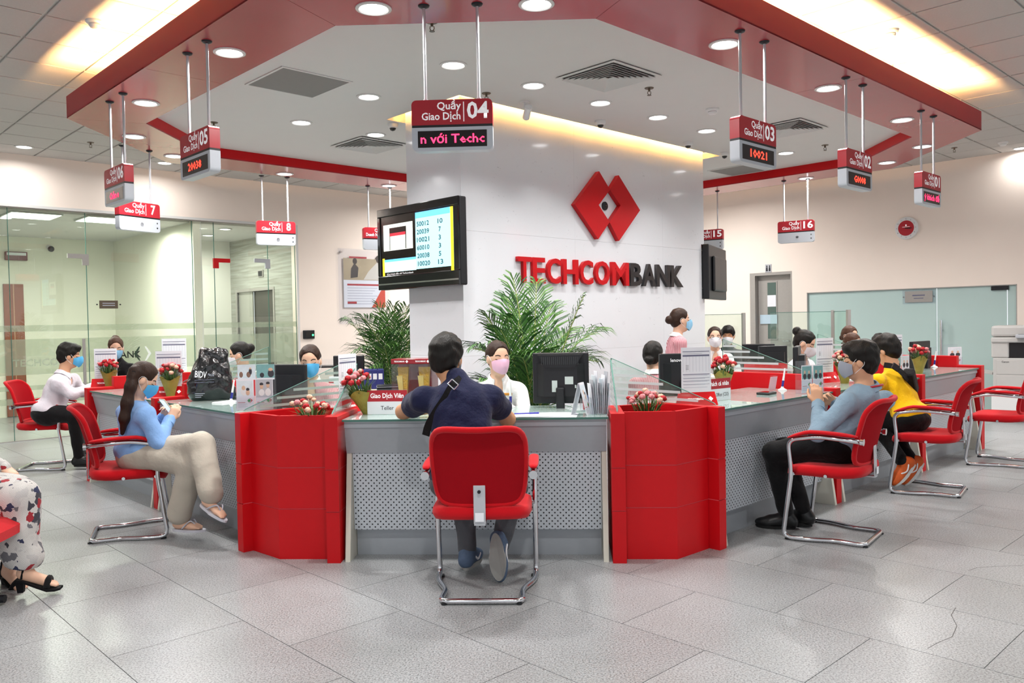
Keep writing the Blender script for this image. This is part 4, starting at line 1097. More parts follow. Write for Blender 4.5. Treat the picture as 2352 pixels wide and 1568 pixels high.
NAVY = cloth('navy_cloth', '#1b1f3d'); DGREY = cloth('dark_grey_cloth', '#4d4f54'); LBLUE = cloth('light_blue_knit', '#84abdf'); BEIGE = cloth('beige_cloth', '#b9b1a4', bs=40, bump=.35)
WSHIRT = cloth('white_shirt_cloth', '#dcd6de'); WHITEB = cloth('white_blouse_cloth', '#ecebea'); BLACKC = cloth('black_cloth', '#121214'); CHAMB = cloth('chambray_cloth', '#8ba5b8'); YELL = cloth('yellow_cloth', '#f0bd12')
EYEW = mat('eye_white', '#e8e4de', .25); IRIS = mat('iris', '#1c120c', .15); BROW = mat('brow_hair', '#2a1c15', .8)
MBLUE = cloth('blue_mask_cloth', '#57aee0', bump=.05); MPINK = cloth('pink_mask_cloth', '#eab9d2', bump=.05); MWHITE = cloth('white_mask_cloth', '#e6e6ec', bump=.05); MGREY = cloth('grey_mask_cloth', '#9aa0ac', bump=.05); MLB = cloth('pale_blue_mask_cloth', '#8ec4e6', bump=.05)
LIP = mat('nothing_lip', '#b0695c', .5)

def head_frame(yaw, pitch, roll=0.):
    """columns: right, forward, up of the head; yaw = world heading of the face, pitch down positive"""
    f = np.array([math.cos(yaw)*math.cos(pitch), math.sin(yaw)*math.cos(pitch), -math.sin(pitch)])
    r = np.array([math.sin(yaw), -math.cos(yaw), 0.]); u = np.cross(r, f)
    c, s = math.cos(roll), math.sin(roll); r, u = c*r+s*u, -s*r+c*u
    return np.stack([r, f, u], 1)
def hand_prims(S, wrist, d, n, side, curl=.5, sc=1., k=.008, spread=1.):
    """palm and five fingers; d = finger direction, n = palm normal (fingers curl that way), side +1: thumb lies at cross(n, d)"""
    d = np.array(d, float); d /= np.linalg.norm(d); n = np.array(n, float); n -= d*(n@d); n /= np.linalg.norm(n)
    t = np.cross(n, d)*side          # thumb side
    W = np.array(wrist, float)
    kn = []
    for i, o in enumerate((.028, .0095, -.009, -.026)):
        K = W+d*(.085, .088, .083, .075)[i]*sc+t*o*sc; kn.append(K)
        S.cap(W+d*.012*sc+t*o*.6*sc, K, .0165*sc, .0125*sc, k=.012)
        L_ = ((.040, .024, .02), (.044, .028, .021), (.041, .026, .02), (.032, .02, .018))[i]
        p = K; a = .25+curl*.8; b = 0.
        for j in range(3):
            b += a*(1., 1.15, .8)[j]*(.85+.08*i)
            q = p+(d*math.cos(b)+n*math.sin(b))*L_[j]*sc+t*o*.10*spread*sc; S.cap(p, q, (.0098-.0009*j)*sc, (.0092-.0009*j)*sc, k=.004); p = q
    b0 = W+d*.022*sc+t*.024*sc; b1 = b0+(d*.62+t*.62+n*.35)*.042*sc; b2 = b1+(d*.85+t*.15+n*(.35+.4*curl))*.034*sc; b3 = b2+(d*.85-t*.15+n*(.3+.4*curl))*.026*sc
    S.cap(b0, b1, .016*sc, .0125*sc, k=.012); S.cap(b1, b2, .0118*sc, .0105*sc, k=.004); S.cap(b2, b3, .0102*sc, .0088*sc, k=.004)
    return kn
def shoe(parent, ankle, d, up, m, msole, L_=.27, accent=None, name='shoe', kind='shoe'):
    d = np.array(d, float); d /= np.linalg.norm(d); up = np.array(up, float); up -= d*(d@up); up /= np.linalg.norm(up); s_ = np.cross(d, up)
    A = np.array(ankle, float)
    P = lambda f, u, x=0.: A+d*f+up*u+s_*x
    R = np.stack([s_, d, up])
    S = SDF()
    S.cap(P(-.03, -.045), P(-.01, -.01), .040, .044, k=.03).cap(P(-.035, -.055), P(.10, -.06), .036, .040, k=.03).ell(P(.13, -.062), (.046, .075, .034), R, k=.03)
    S.cap(P(.0, -.02), P(.09, -.045), .038, .032, k=.03)
    c = P(0, -.088)
    o = S.build(name, m, parent, .008, cut=[(-up[0], -up[1], -up[2], -float(up@c))])
    q = MB(); ring = []
    for k in range(28):
        an = 2*PI*k/28; x = .046*math.cos(an); y = .072+.128*math.sin(an); x *= 1-.18*(math.sin(an) < 0)
        ring.append((x, y))
    for z in (-.100, -.086):
        pass
    n = len(ring); vs = [P(y, -.102+.012*max(0, (y-.13)/.07), x) for x, y in ring]+[P(y, -.078, x*1.04) for x, y in ring]
    q.add(vs, [tuple(range(n)), tuple(range(n, 2*n))]+[(i, (i+1) % n, n+(i+1) % n, n+i) for i in range(n)]); q.build('sole', msole, o)
    if accent is not None:
        for sg in (-1, 1):
            q = MB(); q.tube(bez([P(.10, -.04, sg*.043), P(.05, -.062, sg*.045), P(.0, -.035, sg*.047)], 6), [.003]+[.006]*11+[.003], 6); q.build('side_mark', accent, o, smooth=True)
    return o
def mask_mesh(R, C, m, parent, hs=1., duck=False):
    q = MB(); rows = []
    for off_ in (.0, .0025):
        P = []
        for i in range(10):
            v = i/9; row = []
            for j in range(19):
                a = -1.28+2.56*j/18
                z = (.018-.030*abs(a/1.28)**1.3)*(1-v) + (-.100+.030*abs(a/1.28)**1.5)*v
                t_ = max(0., 1-(a/.55)**2)
                rx, ry = .0705-.012*v*v, .0745+.006*math.sin(PI*v)
                bul = (.026 if not duck else .036)*t_*(math.sin(PI*min(1, .18+v*.82))**.8)
                x = rx*math.sin(a)*1.04; y = .020+ry*math.cos(a)*1.0+bul+off_+.002
                pl = 0 if duck else .0018*abs(math.sin(v*PI*3.0))*t_
                row.append(C+R @ (np.array([x, y+pl, z])*hs))
            P.append(row)
        rows.append(P); q.grid(P)
    A_, B_ = rows
    bd = [(0, j) for j in range(19)]+[(i, 18) for i in range(1, 10)]+[(9, j) for j in range(17, -1, -1)]+[(i, 0) for i in range(8, 0, -1)]
    q.add([A_[i][j] for i, j in bd]+[B_[i][j] for i, j in bd], [(k, (k+1) % len(bd), len(bd)+(k+1) % len(bd), len(bd)+k) for k in range(len(bd))])
    o = q.build('face_mask', m, parent, smooth=True)
    for sg in (-1, 1):
        e = lambda p: C+R @ (np.array([sg*p[0], p[1], p[2]])*hs)
        q = MB(); q.tube(bez([e((.070, .042, -.010)), e((.080, .012, .022)), e((.083, -.022, .018)), e((.082, -.024, -.02)), e((.069, .035, -.07))], 6), .0016*hs, 5); q.build('ear_loop', WHITEP, o, smooth=True)
    return o
def person(label, H, face, pose, sk=SK1, hair=('short', HBLK), mask=None, duck=False, top=None, bottom=None, sleeve='long', collar=None, shoes=None, h=.011, eyes='down', hs=1., build=1., hands=None, glasses=False, cat='person', wide=0., noise=.0035, shirt_len=True, group=None, vneck=1.):
    """H: head centre; face: (heading, pitch, roll) degrees; pose: dict of joints in world space"""
    J = {k: np.array(v, float) for k, v in pose.items()}
    root = Vector((J['P'][0], J['P'][1], 0)); o0 = np.array(root)
    t = thing('person', label, cat, root, 0, group)
    J = {k: v-o0 for k, v in J.items()}; C = np.array(H, float)-o0
    R = head_frame(math.radians(face[0]), math.radians(face[1]), math.radians(face[2] if len(face) > 2 else 0))
    hp = lambda x, y, z: C+R @ (np.array([x, y, z])*hs)
    RT = R.T
    P, N_ = J['P'], J['N']; sp = (N_-P)/np.linalg.norm(N_-P)
    sr = J['RS']-J['LS']; sr /= np.linalg.norm(sr); fwd = np.cross(sp, sr); fwd = -fwd if fwd @ (J['RK']+J['LK']-2*P) < 0 and abs(fwd @ (J['RK']+J['LK']-2*P)) > .05 else fwd; fwd /= np.linalg.norm(fwd)
    sx = np.cross(fwd, sp); RTor = np.stack([sx, fwd, sp])
    TL_ = np.linalg.norm(N_-P); b = build
    def torso(S, g):
        S.ell(P+sp*TL_*.70, (.150*b+g, .098*b+g, TL_*.36+g), RTor, k=.06); S.ell(P+sp*TL_*.32, (.140*b+g, .100*b+g, TL_*.36+g), RTor, k=.06); S.ell(P, (.160*b+g, .125*b+g, .105+g), RTor, k=.06)
        S.cap(J['LS'], J['RS'], .048*b+g, k=.05); S.cap(N_-sp*.07, N_-sp*.015, .066*b+g, .052*b+g, k=.05)
    def arms(S, g, full=True, frac=1.):
        for s in 'LR':
            a, e, w_ = J[s+'S'], J[s+'E'], J[s+'W']
            if full:
                S.cap(a, e, .048*b+g, .038*b+g, k=.035); S.cap(e, w_, .038*b+g, .027+g, k=.025)
            else: S.cap(a, a+(e-a)*frac, .050*b+g, .050*b+g*1.6, k=.035)
    def legs(S, g, wd=0.):
        for s in 'LR':
            hip = P+sx*(.085*b*(1 if s == 'R' else -1))*(1 if sx @ (J['RS']-J['LS']) > 0 else -1)
            kn, an = J[s+'K'], J[s+'A']; S.cap(hip, kn, .080*b+g, .058*b+g+wd*.5, k=.04); S.cap(kn, an, .056*b+g+wd*.5, .038+g+wd, k=.025)
    # ---- body
    S = SDF()
    head = SDF()
    for Q in (S, head):
        Q.ell(hp(0, -.012, .035), np.array((.074, .092, .086))*hs, RT, k=.02); Q.ell(hp(0, .016, -.030), np.array((.062, .070, .082))*hs, RT, k=.03); Q.ell(hp(0, .048, -.086), np.array((.030, .026, .024))*hs, RT, k=.03)
        Q.cap(hp(0, .083, .012), hp(0, .100, -.026), .008*hs, .0135*hs, k=.014)
        for s in (-1, 1): Q.ell(hp(s*.077, -.004, -.008), np.array((.010, .021, .032))*hs, RT, k=.008)
    S.cap(N_-sp*.03, hp(0, -.022, -.055), .050*b, .047*b, k=.03)
    torso(S, -.012); arms(S, 0.); legs(S, -.010)
    if hands:
        for s, (d, n, cu) in hands.items(): hand_prims(S, J[s+'W'], d, n, 1 if s == 'R' else -1, cu, sc=.95*hs)
    else:
        for s in 'LR':
            d = J[s+'W']-J[s+'E']; d /= np.linalg.norm(d); hand_prims(S, J[s+'W'], d, (0, 0, -1) if abs(d[2]) < .8 else fwd, 1 if s == 'R' else -1, .45, sc=.95*hs)
    body = S.build('body', sk, t, h)
    # ---- clothes
    if top is not None:
        S = SDF(); torso(S, .006)
        if sleeve == 'long': arms(S, .010)
        else: arms(S, .010, False, .45)
        tm_, parts = (top if isinstance(top, tuple) else (top, None))
        if collar is None: S.cap(N_-sp*.02, N_+sp*.030, .066*b, .060*b, k=.02)
        else: S.ell(N_+fwd*.085-sp*.045, (.034*vneck, .055, .085*vneck), RTor, neg=True)
        S.ell(P+sp*.04, (.178*b, .142*b, .085), RTor, k=.05)
        ob = S.build('shirt', tm_, t, max(h, .010), noise=noise, nf=34)
        if sleeve == 'long':
            for s in 'LR':
                d = J[s+'W']-J[s+'E']; d /= np.linalg.norm(d); q = MB(); q.tube([J[s+'W']-d*.045, J[s+'W']-d*.0], [.041, .040], 14); q.build('cuff', tm_, ob, smooth=SM)
    if collar is not None:
        # a folded collar: a band round the neck, open at the throat, with two points
        q = MB(); n = 22; rows = [[], [], []]
        nd = hp(0, -.02, -.06)-N_; nd = nd/np.linalg.norm(nd)
        cx = np.cross(fwd, nd); cx /= np.linalg.norm(cx); cy = np.cross(nd, cx)
        for k in range(n+1):
            a = .45+(2*PI-.9)*k/n; e = cx*math.sin(a)+cy*math.cos(a); fr = max(0, math.cos(a))
            rows[0].append(N_+nd*(.016-.012*fr)+e*(.072*b)); rows[1].append(N_+nd*(.052-.03*fr)+e*(.062*b)); rows[2].append(N_+nd*(.050-.03*fr)+e*(.058*b))
        q.grid(rows)
        low = []
        for k in range(n+1):
            a = .45+(2*PI-.9)*k/n; e = cx*math.sin(a)+cy*math.cos(a); fr = max(0, math.cos(a))
            low.append(N_+nd*(.010-.055*fr**2)+e*(.084*b+.012*fr))
        q.grid([rows[1], low]); q.build('collar', collar, t, smooth=True)
    if bottom is not None:
        S = SDF(); S.ell(P-sp*.012, (.172*b, .138*b, .115), RTor, k=.05); legs(S, .012, wide)
        S.build('trousers', bottom, t, max(h, .010), noise=noise*.8, nf=30)
    # ---- shoes
    if shoes:
        for s in 'LR':
            if s+'D' in pose: d = J[s+'D']+o0
            else: d = fwd*np.array([1, 1, 0])
            u = (np.array(pose[s+'U'], float) if s+'U' in pose else np.array([0, 0, 1.]))
            shoe(t, J[s+'A']-u*.0, d, u, *shoes)
    # ---- hair
    st, hm = hair[0], hair[1]
    S = SDF()
    if st == 'short':
        S.ell(hp(0, -.022, .048), np.array((.092, .106, .098))*hs, RT, k=.02); S.ell(hp(0, -.050, -.010), np.array((.078, .066, .080))*hs, RT, k=.03); S.ell(hp(0, .045, .098), np.array((.058, .05, .030))*hs, RT, k=.03)
        S.ell(hp(0, .088, -.030), np.array((.088, .085, .092))*hs, RT, neg=True); S.ell(hp(0, .02, -.145), np.array((.12, .12, .072))*hs, RT, neg=True)
        for s in (-1, 1): S.ell(hp(s*.09, .008, -.032), np.array((.026, .036, .040))*hs, RT, neg=True)
    else:
        S.ell(hp(0, -.018, .042), np.array((.081, .099, .090))*hs, RT, k=.02); S.ell(hp(0, -.048, -.005), np.array((.073, .062, .075))*hs, RT, k=.03)
        S.ell(hp(0, .118, .018), np.array((.084, .088, .096))*hs, RT, neg=True); S.ell(hp(0, .02, -.15), np.array((.12, .12, .072))*hs, RT, neg=True)
        for s in (-1, 1): S.ell(hp(s*.088, .012, -.030), np.array((.024, .034, .040))*hs, RT, neg=True)
        if st == 'bun':
            bz = hair[2] if len(hair) > 2 else .05; S.ell(hp(0, -.122, bz), np.array((.048, .040, .044))*hs, RT, k=.012); S.cap(hp(0, -.085, bz), hp(0, -.10, bz), .03*hs, k=.02)
        elif st == 'low':
            S.ell(hp(0, -.105, -.045), np.array((.040, .032, .036))*hs, RT, k=.015)
        elif st == 'tail':
            pts = hair[2]; W_ = (.030, .034, .036, .032, .014)
            for i in range(len(pts)-1): S.cap(np.array(pts[i])-o0, np.array(pts[i+1])-o0, W_[min(i, 4)], W_[min(i+1, 4)], k=.03)
    S.build('hair', hm, t, max(.0065, h*.7), noise=.0009 if st == 'tail' else .0035 if st == 'short' else .0018, nf=70 if st == 'short' else 95)
    # ---- face
    def srf(x, z):
        ys = np.linspace(.13, .0, 60); v = head.value([hp(x, y, z) for y in ys]); i = int(np.argmax(v < 0)); return ys[i]
    if eyes != 'none':
        for s in (-1, 1):
            ex = s*.031; y = srf(ex, .012)
            if eyes == 'open':
                q = MB(); q.ball((0, 0, 0), (.0135*hs, .008*hs, .0072*hs), 14, 10, M=Matrix.Translation(hp(ex, y-.003, .012)) @ Matrix(R.tolist()).to_4x4()); oe = q.build('eye', EYEW, t, smooth=True)
                q = MB(); q.ball((0, 0, 0), (.0062*hs, .004*hs, .0064*hs), 12, 8, M=Matrix.Translation(hp(ex, y+.0035, .012)) @ Matrix(R.tolist()).to_4x4()); q.build('iris', IRIS, oe, smooth=True)
            zl = .016 if eyes == 'open' else .004
            pts = [hp(ex+s*dx*.0155, srf(ex+s*dx*.0155, zl)+.001, zl-(.0055*dx*dx if eyes == 'open' else -.003*dx*dx)) for dx in (-1, -.5, 0, .5, 1.15)]
            q = MB(); q.tube(bez(pts, 4), [.0008]+[.0022*hs]*15+[.001], 6); q.build('eyelashes', IRIS, t, smooth=True)
            pts = [hp(s*x, srf(s*x, z)+.001, z) for x, z in ((.016, .030), (.026, .0355), (.037, .0365), (.050, .030))]
            q = MB(); q.tube(bez(pts, 4), [.0018]+[.0032*hs]*11+[.001], 6); q.build('eyebrow', BROW, t, smooth=True)
    if glasses:
        q = MB()
        for s in (-1, 1):
            q.tube([hp(s*.034+.024*math.cos(a), .098-.010*abs(math.cos(a))*(1 if s*math.cos(a) > 0 else 0), .010+.018*math.sin(a)) for a in np.linspace(0, 2*PI, 20, endpoint=False)], .0016, 5, closed=True); q.tube([hp(s*.058, .090, .014), hp(s*.078, .02, .014)], .0016, 5)
        q.tube([hp(-.010, .099, .012), hp(.010, .099, .012)], .0016, 5); q.build('glasses', mat('glasses_frame', '#3a2c28', .3), t, smooth=True)
    if mask is not None: mask_mesh(R, C, mask, t, hs, duck)
    return t
def seated(H, heading, lean=.10, seat=.48, sc=1., arm='desk', yaw=0.):
    """generic seated pose below a given head"""
    a = math.radians(heading); f = np.array([math.cos(a), math.sin(a), 0]); r = np.array([math.sin(a), -math.cos(a), 0]); u = np.array([0, 0, 1.])
    H = np.array(H, float); N = H-f*.045*sc-u*.165*sc
    P = np.array([*(N-f*lean)[:2], seat+.09])
    J = dict(P=P, N=N)
    for s, g in (('L', -1), ('R', 1)):
        J[s+'S'] = N+r*g*.148*sc-u*.075*sc
        if arm == 'desk':
            J[s+'E'] = J[s+'S']+r*g*.05-u*.20*sc+f*.14; J[s+'W'] = J[s+'E']+f*.20-r*g*.09+u*.03
            if J[s+'E'][2] < .70: J[s+'E'][2] = .72
            J[s+'W'][2] = max(J[s+'W'][2], .80)
        else:
            J[s+'E'] = J[s+'S']+r*g*.04-u*.28*sc-f*.02; J[s+'W'] = J[s+'E']-u*.22*sc+f*.05
        J[s+'K'] = P+r*g*.11+f*.42*sc+u*.0; J[s+'A'] = np.array([*(P+r*g*.12+f*.40*sc)[:2], .105])
    return J
def D(px, py, d): return at_depth(px, py, d)
# ================================================================== THE CAST
SHG = mat('grey_blue_sneaker', '#4d5f78', .8, var=.15, scale=60, bump=.3, bscale=200); SOLEG = mat('grey_rubber', '#8f8f8c', .8); WMARK = mat('white_mark', '#e8e8ea', .5)
SHB = mat('black_leather', '#101012', .35); SOLEB = mat('black_rubber', '#0c0c0d', .7); SHO = mat('orange_sneaker', '#c8571c', .7, var=.2, scale=50); SOLEW = mat('white_rubber', '#cfcfcd', .7)
# ---- man in navy on the front chair
nav = dict(P=D(1076, 1098, 4.32), N=D(1050, 884, 4.49), LS=D(972, 916, 4.50), RS=D(1128, 914, 4.50), LE=D(926, 945, 4.88), LW=D(1030, 932, 5.04),
           RE=D(1166, 962, 4.78), RW=D(1135, 932, 5.04), LK=D(1062, 1120, 4.72), RK=D(1180, 1118, 4.72), LA=D(1074, 1262, 4.60), RA=D(1150, 1252, 4.56),
           LD=(.25, 1, 0), LU=(0, 0, 1), RD=(.10, -.72, -.95), RU=(-.05, .9, -.6))
nav['LD'] = Vector((.25, 1, 0)); nav['RD'] = Vector((.08, -.42, -1.0)); nav['RU'] = (.25, 1., -.35)
p1 = person('man in navy polo with a black cross-body strap, seated with his back to us', D(1026, 826, 4.58), (78, 14), nav, SK2, ('short', HBLK), MLB, top=NAVY, bottom=DGREY, sleeve='short', shoes=(SHG, SOLEG, .27, WMARK), eyes='none', build=1.14, hs=1.05)
# strap of the bag, lying on the back from the right shoulder to the left hip
o0 = Vector((p1.location.x, p1.location.y, 0))
pts = [D(1060, 868, 4.43), D(1040, 885, 4.385), D(1022, 915, 4.365), D(1002, 945, 4.36), D(985, 975, 4.38), D(978, 1000, 4.42)]
def strap(P, m, parent, w, nrm, name='bag_strap', th=.003):
    P = [Vector(p)-Vector((parent.location.x, parent.location.y, 0)) for p in bez(P, 6)]; q = MB(); rows = [[], [], [], []]
    n_ = Vector(nrm).normalized()
    for i in range(len(P)):
        d_ = (P[min(i+1, len(P)-1)]-P[max(i-1, 0)]).normalized(); s_ = d_.cross(n_).normalized()*w/2
        rows[0].append(P[i]-s_+n_*th); rows[1].append(P[i]+s_+n_*th); rows[2].append(P[i]+s_); rows[3].append(P[i]-s_)
    q.grid([rows[0], rows[1]]); q.grid([rows[1], rows[2]]); q.grid([rows[2], rows[3]]); q.grid([rows[3], rows[0]])
    return q.build(name, m, parent, smooth=SM)
st_ = strap(pts, BLACKC, p1, .042, (0, -1, .1))
b0 = D(1041, 882, 4.372)-o0; q = MB(); M_ = Matrix.Translation(b0) @ RY(.75)
q.rbox(-.026, .026, -.008, -.002, .014, .020, .002, M=M_); q.rbox(-.026, .026, -.008, -.002, -.020, -.014, .002, M=M_); q.rbox(-.026, -.020, -.008, -.002, -.02, .02, .002, M=M_); q.rbox(.020, .026, -.008, -.002, -.02, .02, .002, M=M_); q.build('buckle', CHROME, st_)

# ---- woman in light blue with a phone, left
lb = dict(P=D(320, 1042, 5.60), N=D(308, 926, 5.62), RS=D(334, 952, 5.47), LS=D(290, 946, 5.76), RE=D(366, 1018, 5.46), RW=D(390, 962, 5.62), LE=D(352, 1005, 5.90), LW=D(374, 958, 5.80),
          RK=D(442, 1066, 5.42), RA=D(412, 1178, 5.46), LK=D(462, 1022, 5.40), LA=D(484, 1130, 5.26))
tail = [tuple(D(306, 850, 5.52)), tuple(D(300, 888, 5.49)), tuple(D(292, 925, 5.47)), tuple(D(286, 960, 5.46)), tuple(D(281, 995, 5.47))]
p2 = person('woman with a long ponytail in light blue top and beige trousers, looking at a phone', D(328, 872, 5.60), (28, 34), lb, SK1, ('tail', HBRN, tail), MBLUE, top=LBLUE, bottom=BEIGE, hs=.95, build=1.06, h=.008, wide=.030, eyes='down', noise=.004,
            hands={'R': ((.35, .35, .75), (-.5, .75, .2), .55), 'L': ((.5, -.3, .7), (.2, -.9, .1), .55)})
q = MB(); q.tube([tuple(D(307, 852, 5.52)-p2.location), tuple(D(304, 862, 5.515)-p2.location)], .032, 12); q.build('hair_tie', BLACKC, p2, smooth=True)
# bare feet in flip-flops
def flipflop(par, ankle, d, up, lab=None):
    d = np.array(d, float); d /= np.linalg.norm(d); up = np.array(up, float); up -= d*(d@up); up /= np.linalg.norm(up); s_ = np.cross(d, up); A = np.array(ankle, float)-np.array((par.location.x, par.location.y, 0)); P_ = lambda f, u, x=0.: A+d*f+up*u+s_*x
    S = SDF(); R_ = np.stack([s_, d, up])
    S.cap(P_(0, .05), P_(-.015, -.03), .034, .032, k=.03).cap(P_(-.02, -.045), P_(.085, -.055), .028, .026, k=.03).ell(P_(.10, -.058), (.040, .045, .020), R_, k=.02)
    for i, x in enumerate((-.030, -.014, .0, .014, .028)): S.cap(P_(.125-.004*abs(i-3), -.062, x), P_(.155-.006*abs(i-3)-.004*i*0, -.066, x*1.05), .0095, .008, k=.006)
    o = S.build('foot', SK1, par, .007)
    q = MB(); ring = [(.043*math.cos(2*PI*k/28)*(1-.2*(math.sin(2*PI*k/28) < 0)), .062+.118*math.sin(2*PI*k/28)) for k in range(28)]; n = 28
    q.add([P_(y, -.092, x) for x, y in ring]+[P_(y, -.076, x) for x, y in ring], [tuple(range(n)), tuple(range(n, 2*n))]+[(i, (i+1) % n, n+(i+1) % n, n+i) for i in range(n)]); q.build('flip_flop_sole', mat('pale_grey_rubber', '#c9c9d2', .6), o)
    for sg in (-1, 1):
        q = MB(); q.tube(bez([P_(.125, -.062, .006), P_(.085, -.018, sg*.024), P_(.03, -.068, sg*.038)], 6), .005, 6); q.build('flip_flop_strap', mat('pale_grey_strap', '#b9bac6', .5), o, smooth=True)
flipflop(p2, D(414, 1188, 5.46), (.9, -.1, 0), (0, 0, 1)); flipflop(p2, D(486, 1140, 5.25), (.72, -.3, -.35), (.35, 0, .9))
# the phone in her hands
ph = thing('smartphone', 'white smartphone held by the woman in light blue', 'phone', D(386, 936, 5.66), 0)
Mp = Matrix(((.80, .45, -.38), (-.42, .90, .18), (.42, .02, .90))).to_4x4(); Mp = (RZ(math.radians(-40)) @ RX(math.radians(35)))
q = MB(); q.rbox(-.038, .038, -.004, .004, -.078, .078, .0035, M=Mp); q.build('case', mat('pale_gold_case', '#d8cfb4', .35), ph); q = MB(); q.box(-.034, .034, -.0052, -.0042, -.073, .073, M=Mp); q.build('screen', mat('phone_screen', '#e8eef8', .2, emit=.7), ph)

# ---- man in white shirt, far left
wm = dict(P=D(112, 950, 8.30), N=D(146, 862, 8.36), RS=D(134, 882, 8.20), LS=D(168, 872, 8.52), RE=D(168, 906, 8.22), RW=D(214, 886, 8.42), LE=D(190, 900, 8.60), LW=D(218, 890, 8.62),
          RK=D(172, 952, 8.22), LK=D(180, 948, 8.52), RA=D(182, 1048, 8.30), LA=D(186, 1042, 8.52))
person('man with black hair in white shirt and black trousers at the far left counter', D(160, 818, 8.40), (25, 10), wm, SK3, ('short', HBLK), MBLUE, top=WSHIRT, bottom=BLACKC, shoes=(SHB, SOLEB), collar=WSHIRT, vneck=.55, eyes='down', hs=1.02, build=1.12)

# ---- man in light blue shirt, right
rm_ = dict(P=D(1925, 1030, 5.30), N=D(1992, 896, 5.36), LS=D(1946, 926, 5.20), RS=D(2030, 918, 5.52), LE=D(1878, 996, 5.12), LW=D(1879, 926, 5.26), RE=D(1962, 985, 5.62), RW=D(1916, 922, 5.48),
           LK=D(1778, 1040, 5.40), RK=D(1800, 1030, 5.66), LA=D(1806, 1180, 5.46), RA=D(1846, 1172, 5.50))
rm_['LD'] = Vector((-.9, .3, 0)); rm_['RD'] = Vector((-.75, .45, 0))
p4 = person('man in light blue shirt with a red lanyard, hands raised, at the right counter', D(1974, 830, 5.34), (158, 6), rm_, SK3, ('short', HBLK), MGREY, top=CHAMB, bottom=BLACKC, shoes=(SHB, SOLEB), collar=CHAMB, vneck=.5, eyes='down', h=.008, hs=1.03, build=1.10,
            hands={'L': ((-.05, .15, 1.), (.3, .95, 0), .5), 'R': ((-.75, -.25, .45), (.1, -.8, -.5), .6)})
o0 = Vector((p4.location.x, p4.location.y, 0)); Nn = Vector(rm_['N'])-o0; q = MB()
q.tube([Nn+Vector((.095*math.cos(a), .080*math.sin(a), .018-.035*math.sin(a)*0-.02*math.cos(a-2.6))) for a in np.linspace(0, 2*PI, 26, endpoint=False)], .007, 6, closed=True); q.build('lanyard', SIGNRED, p4, smooth=True)

# ---- person in yellow, right
ye = dict(P=D(2092, 962, 6.66), N=D(2050, 858, 6.80), LS=D(2014, 876, 6.66), RS=D(2078, 868, 6.98), LE=D(1985, 905, 6.90), LW=D(1975, 880, 7.10), RE=D(2040, 900, 7.15), RW=D(1995, 880, 7.25),
          LK=D(2015, 975, 6.80), RK=D(2035, 965, 7.0), LA=D(2072, 1058, 6.52), RA=D(2092, 1056, 6.62))
ye['LD'] = Vector((-.62, -.15, -.62)); ye['LU'] = (-.7, 0, .7); ye['RD'] = Vector((-.55, -.15, -.6)); ye['RU'] = (-.7, 0, .7)
p5 = person('person in yellow top with a black cross-body bag, bent over the right counter', D(2036, 806, 6.86), (132, 22), ye, SK3, ('short', HBLK), None, top=YELL, bottom=BLACKC, sleeve='short', shoes=(SHO, SOLEW, .27, WMARK), eyes='none', h=.010, hs=1.02, build=1.02)
st_ = strap([D(2030, 838, 6.70), D(2052, 842, 6.66), D(2072, 856, 6.62), D(2086, 872, 6.64)], BLACKC, p5, .05, (.3, -.9, .3), 'bag_strap', .004)
q = MB(); Mb = Matrix.Translation(D(2092, 880, 6.72)-Vector((p5.location.x, p5.location.y, 0))) @ RZ(.9) @ RY(.9); q.rbox(-.13, .10, -.045, .045, -.05, .05, .02, M=Mb); q.build('cross_body_bag', BLACKC, p5)
q = MB(); Mb = Matrix.Translation(D(2056, 843, 6.63)-Vector((p5.location.x, p5.location.y, 0))) @ RZ(.3) @ RY(.55); q.rbox(-.035, .035, -.012, .004, -.026, .026, .005, M=Mb); q.build('buckle', DARKP, st_)

# ---- woman on the beam seat at the left photo edge (mostly out of the picture)
def newsprint():
    m = cloth('printed_cloth', '#d9d6d2', bump=.1); N, L, b = nodes(m)
    tc = N.new('ShaderNodeTexCoord'); mp = N.new('ShaderNodeMapping'); mp.inputs['Rotation'].default_value = (.4, .5, .6); mp.inputs['Scale'].default_value = (30, 30, 30); L.new(tc.outputs['Object'], mp.inputs[0])
    v = N.new('ShaderNodeTexVoronoi'); v.distance = 'CHEBYCHEV'; v.inputs['Scale'].default_value = 1; L.new(mp.outputs[0], v.inputs['Vector'])
    sep = N.new('ShaderNodeSeparateColor'); L.new(v.outputs['Color'], sep.inputs[0])
    r = N.new('ShaderNodeValToRGB'); r.color_ramp.interpolation = 'CONSTANT'; e = r.color_ramp.elements
    e[0].position = 0; e[0].color = srgb('#d9d6d2')+(1,); e[1].position = .40; e[1].color = srgb('#77777c')+(1,)
    for p_, c_ in ((.50, '#d4d1cd'), (.70, '#4a4a52'), (.78, '#a8343c'), (.84, '#3a3f5c'), (.88, '#c9c6c4')):
        n_ = e.new(p_); n_.color = srgb(c_)+(1,)
    L.new(sep.outputs[0], r.inputs[0])
    wv = N.new('ShaderNodeTexWave'); wv.inputs['Scale'].default_value = 70; wv.inputs['Distortion'].default_value = 3; wv.bands_direction = 'DIAGONAL'; L.new(tc.outputs['Object'], wv.inputs['Vector'])
    r2 = N.new('ShaderNodeValToRGB'); r2.color_ramp.elements[0].position = .3; r2.color_ramp.elements[1].position = .5; r2.color_ramp.elements[0].color = (.55, .55, .56, 1); L.new(wv.outputs['Fac'], r2.inputs[0])
    mx = N.new('ShaderNodeMix'); mx.data_type = 'RGBA'; mx.blend_type = 'MULTIPLY'; mx.inputs[0].default_value = .8; L.new(r.outputs[0], mx.inputs[6]); L.new(r2.outputs[0], mx.inputs[7]); L.new(mx.outputs[2], b.inputs['Base Color'])
    return m
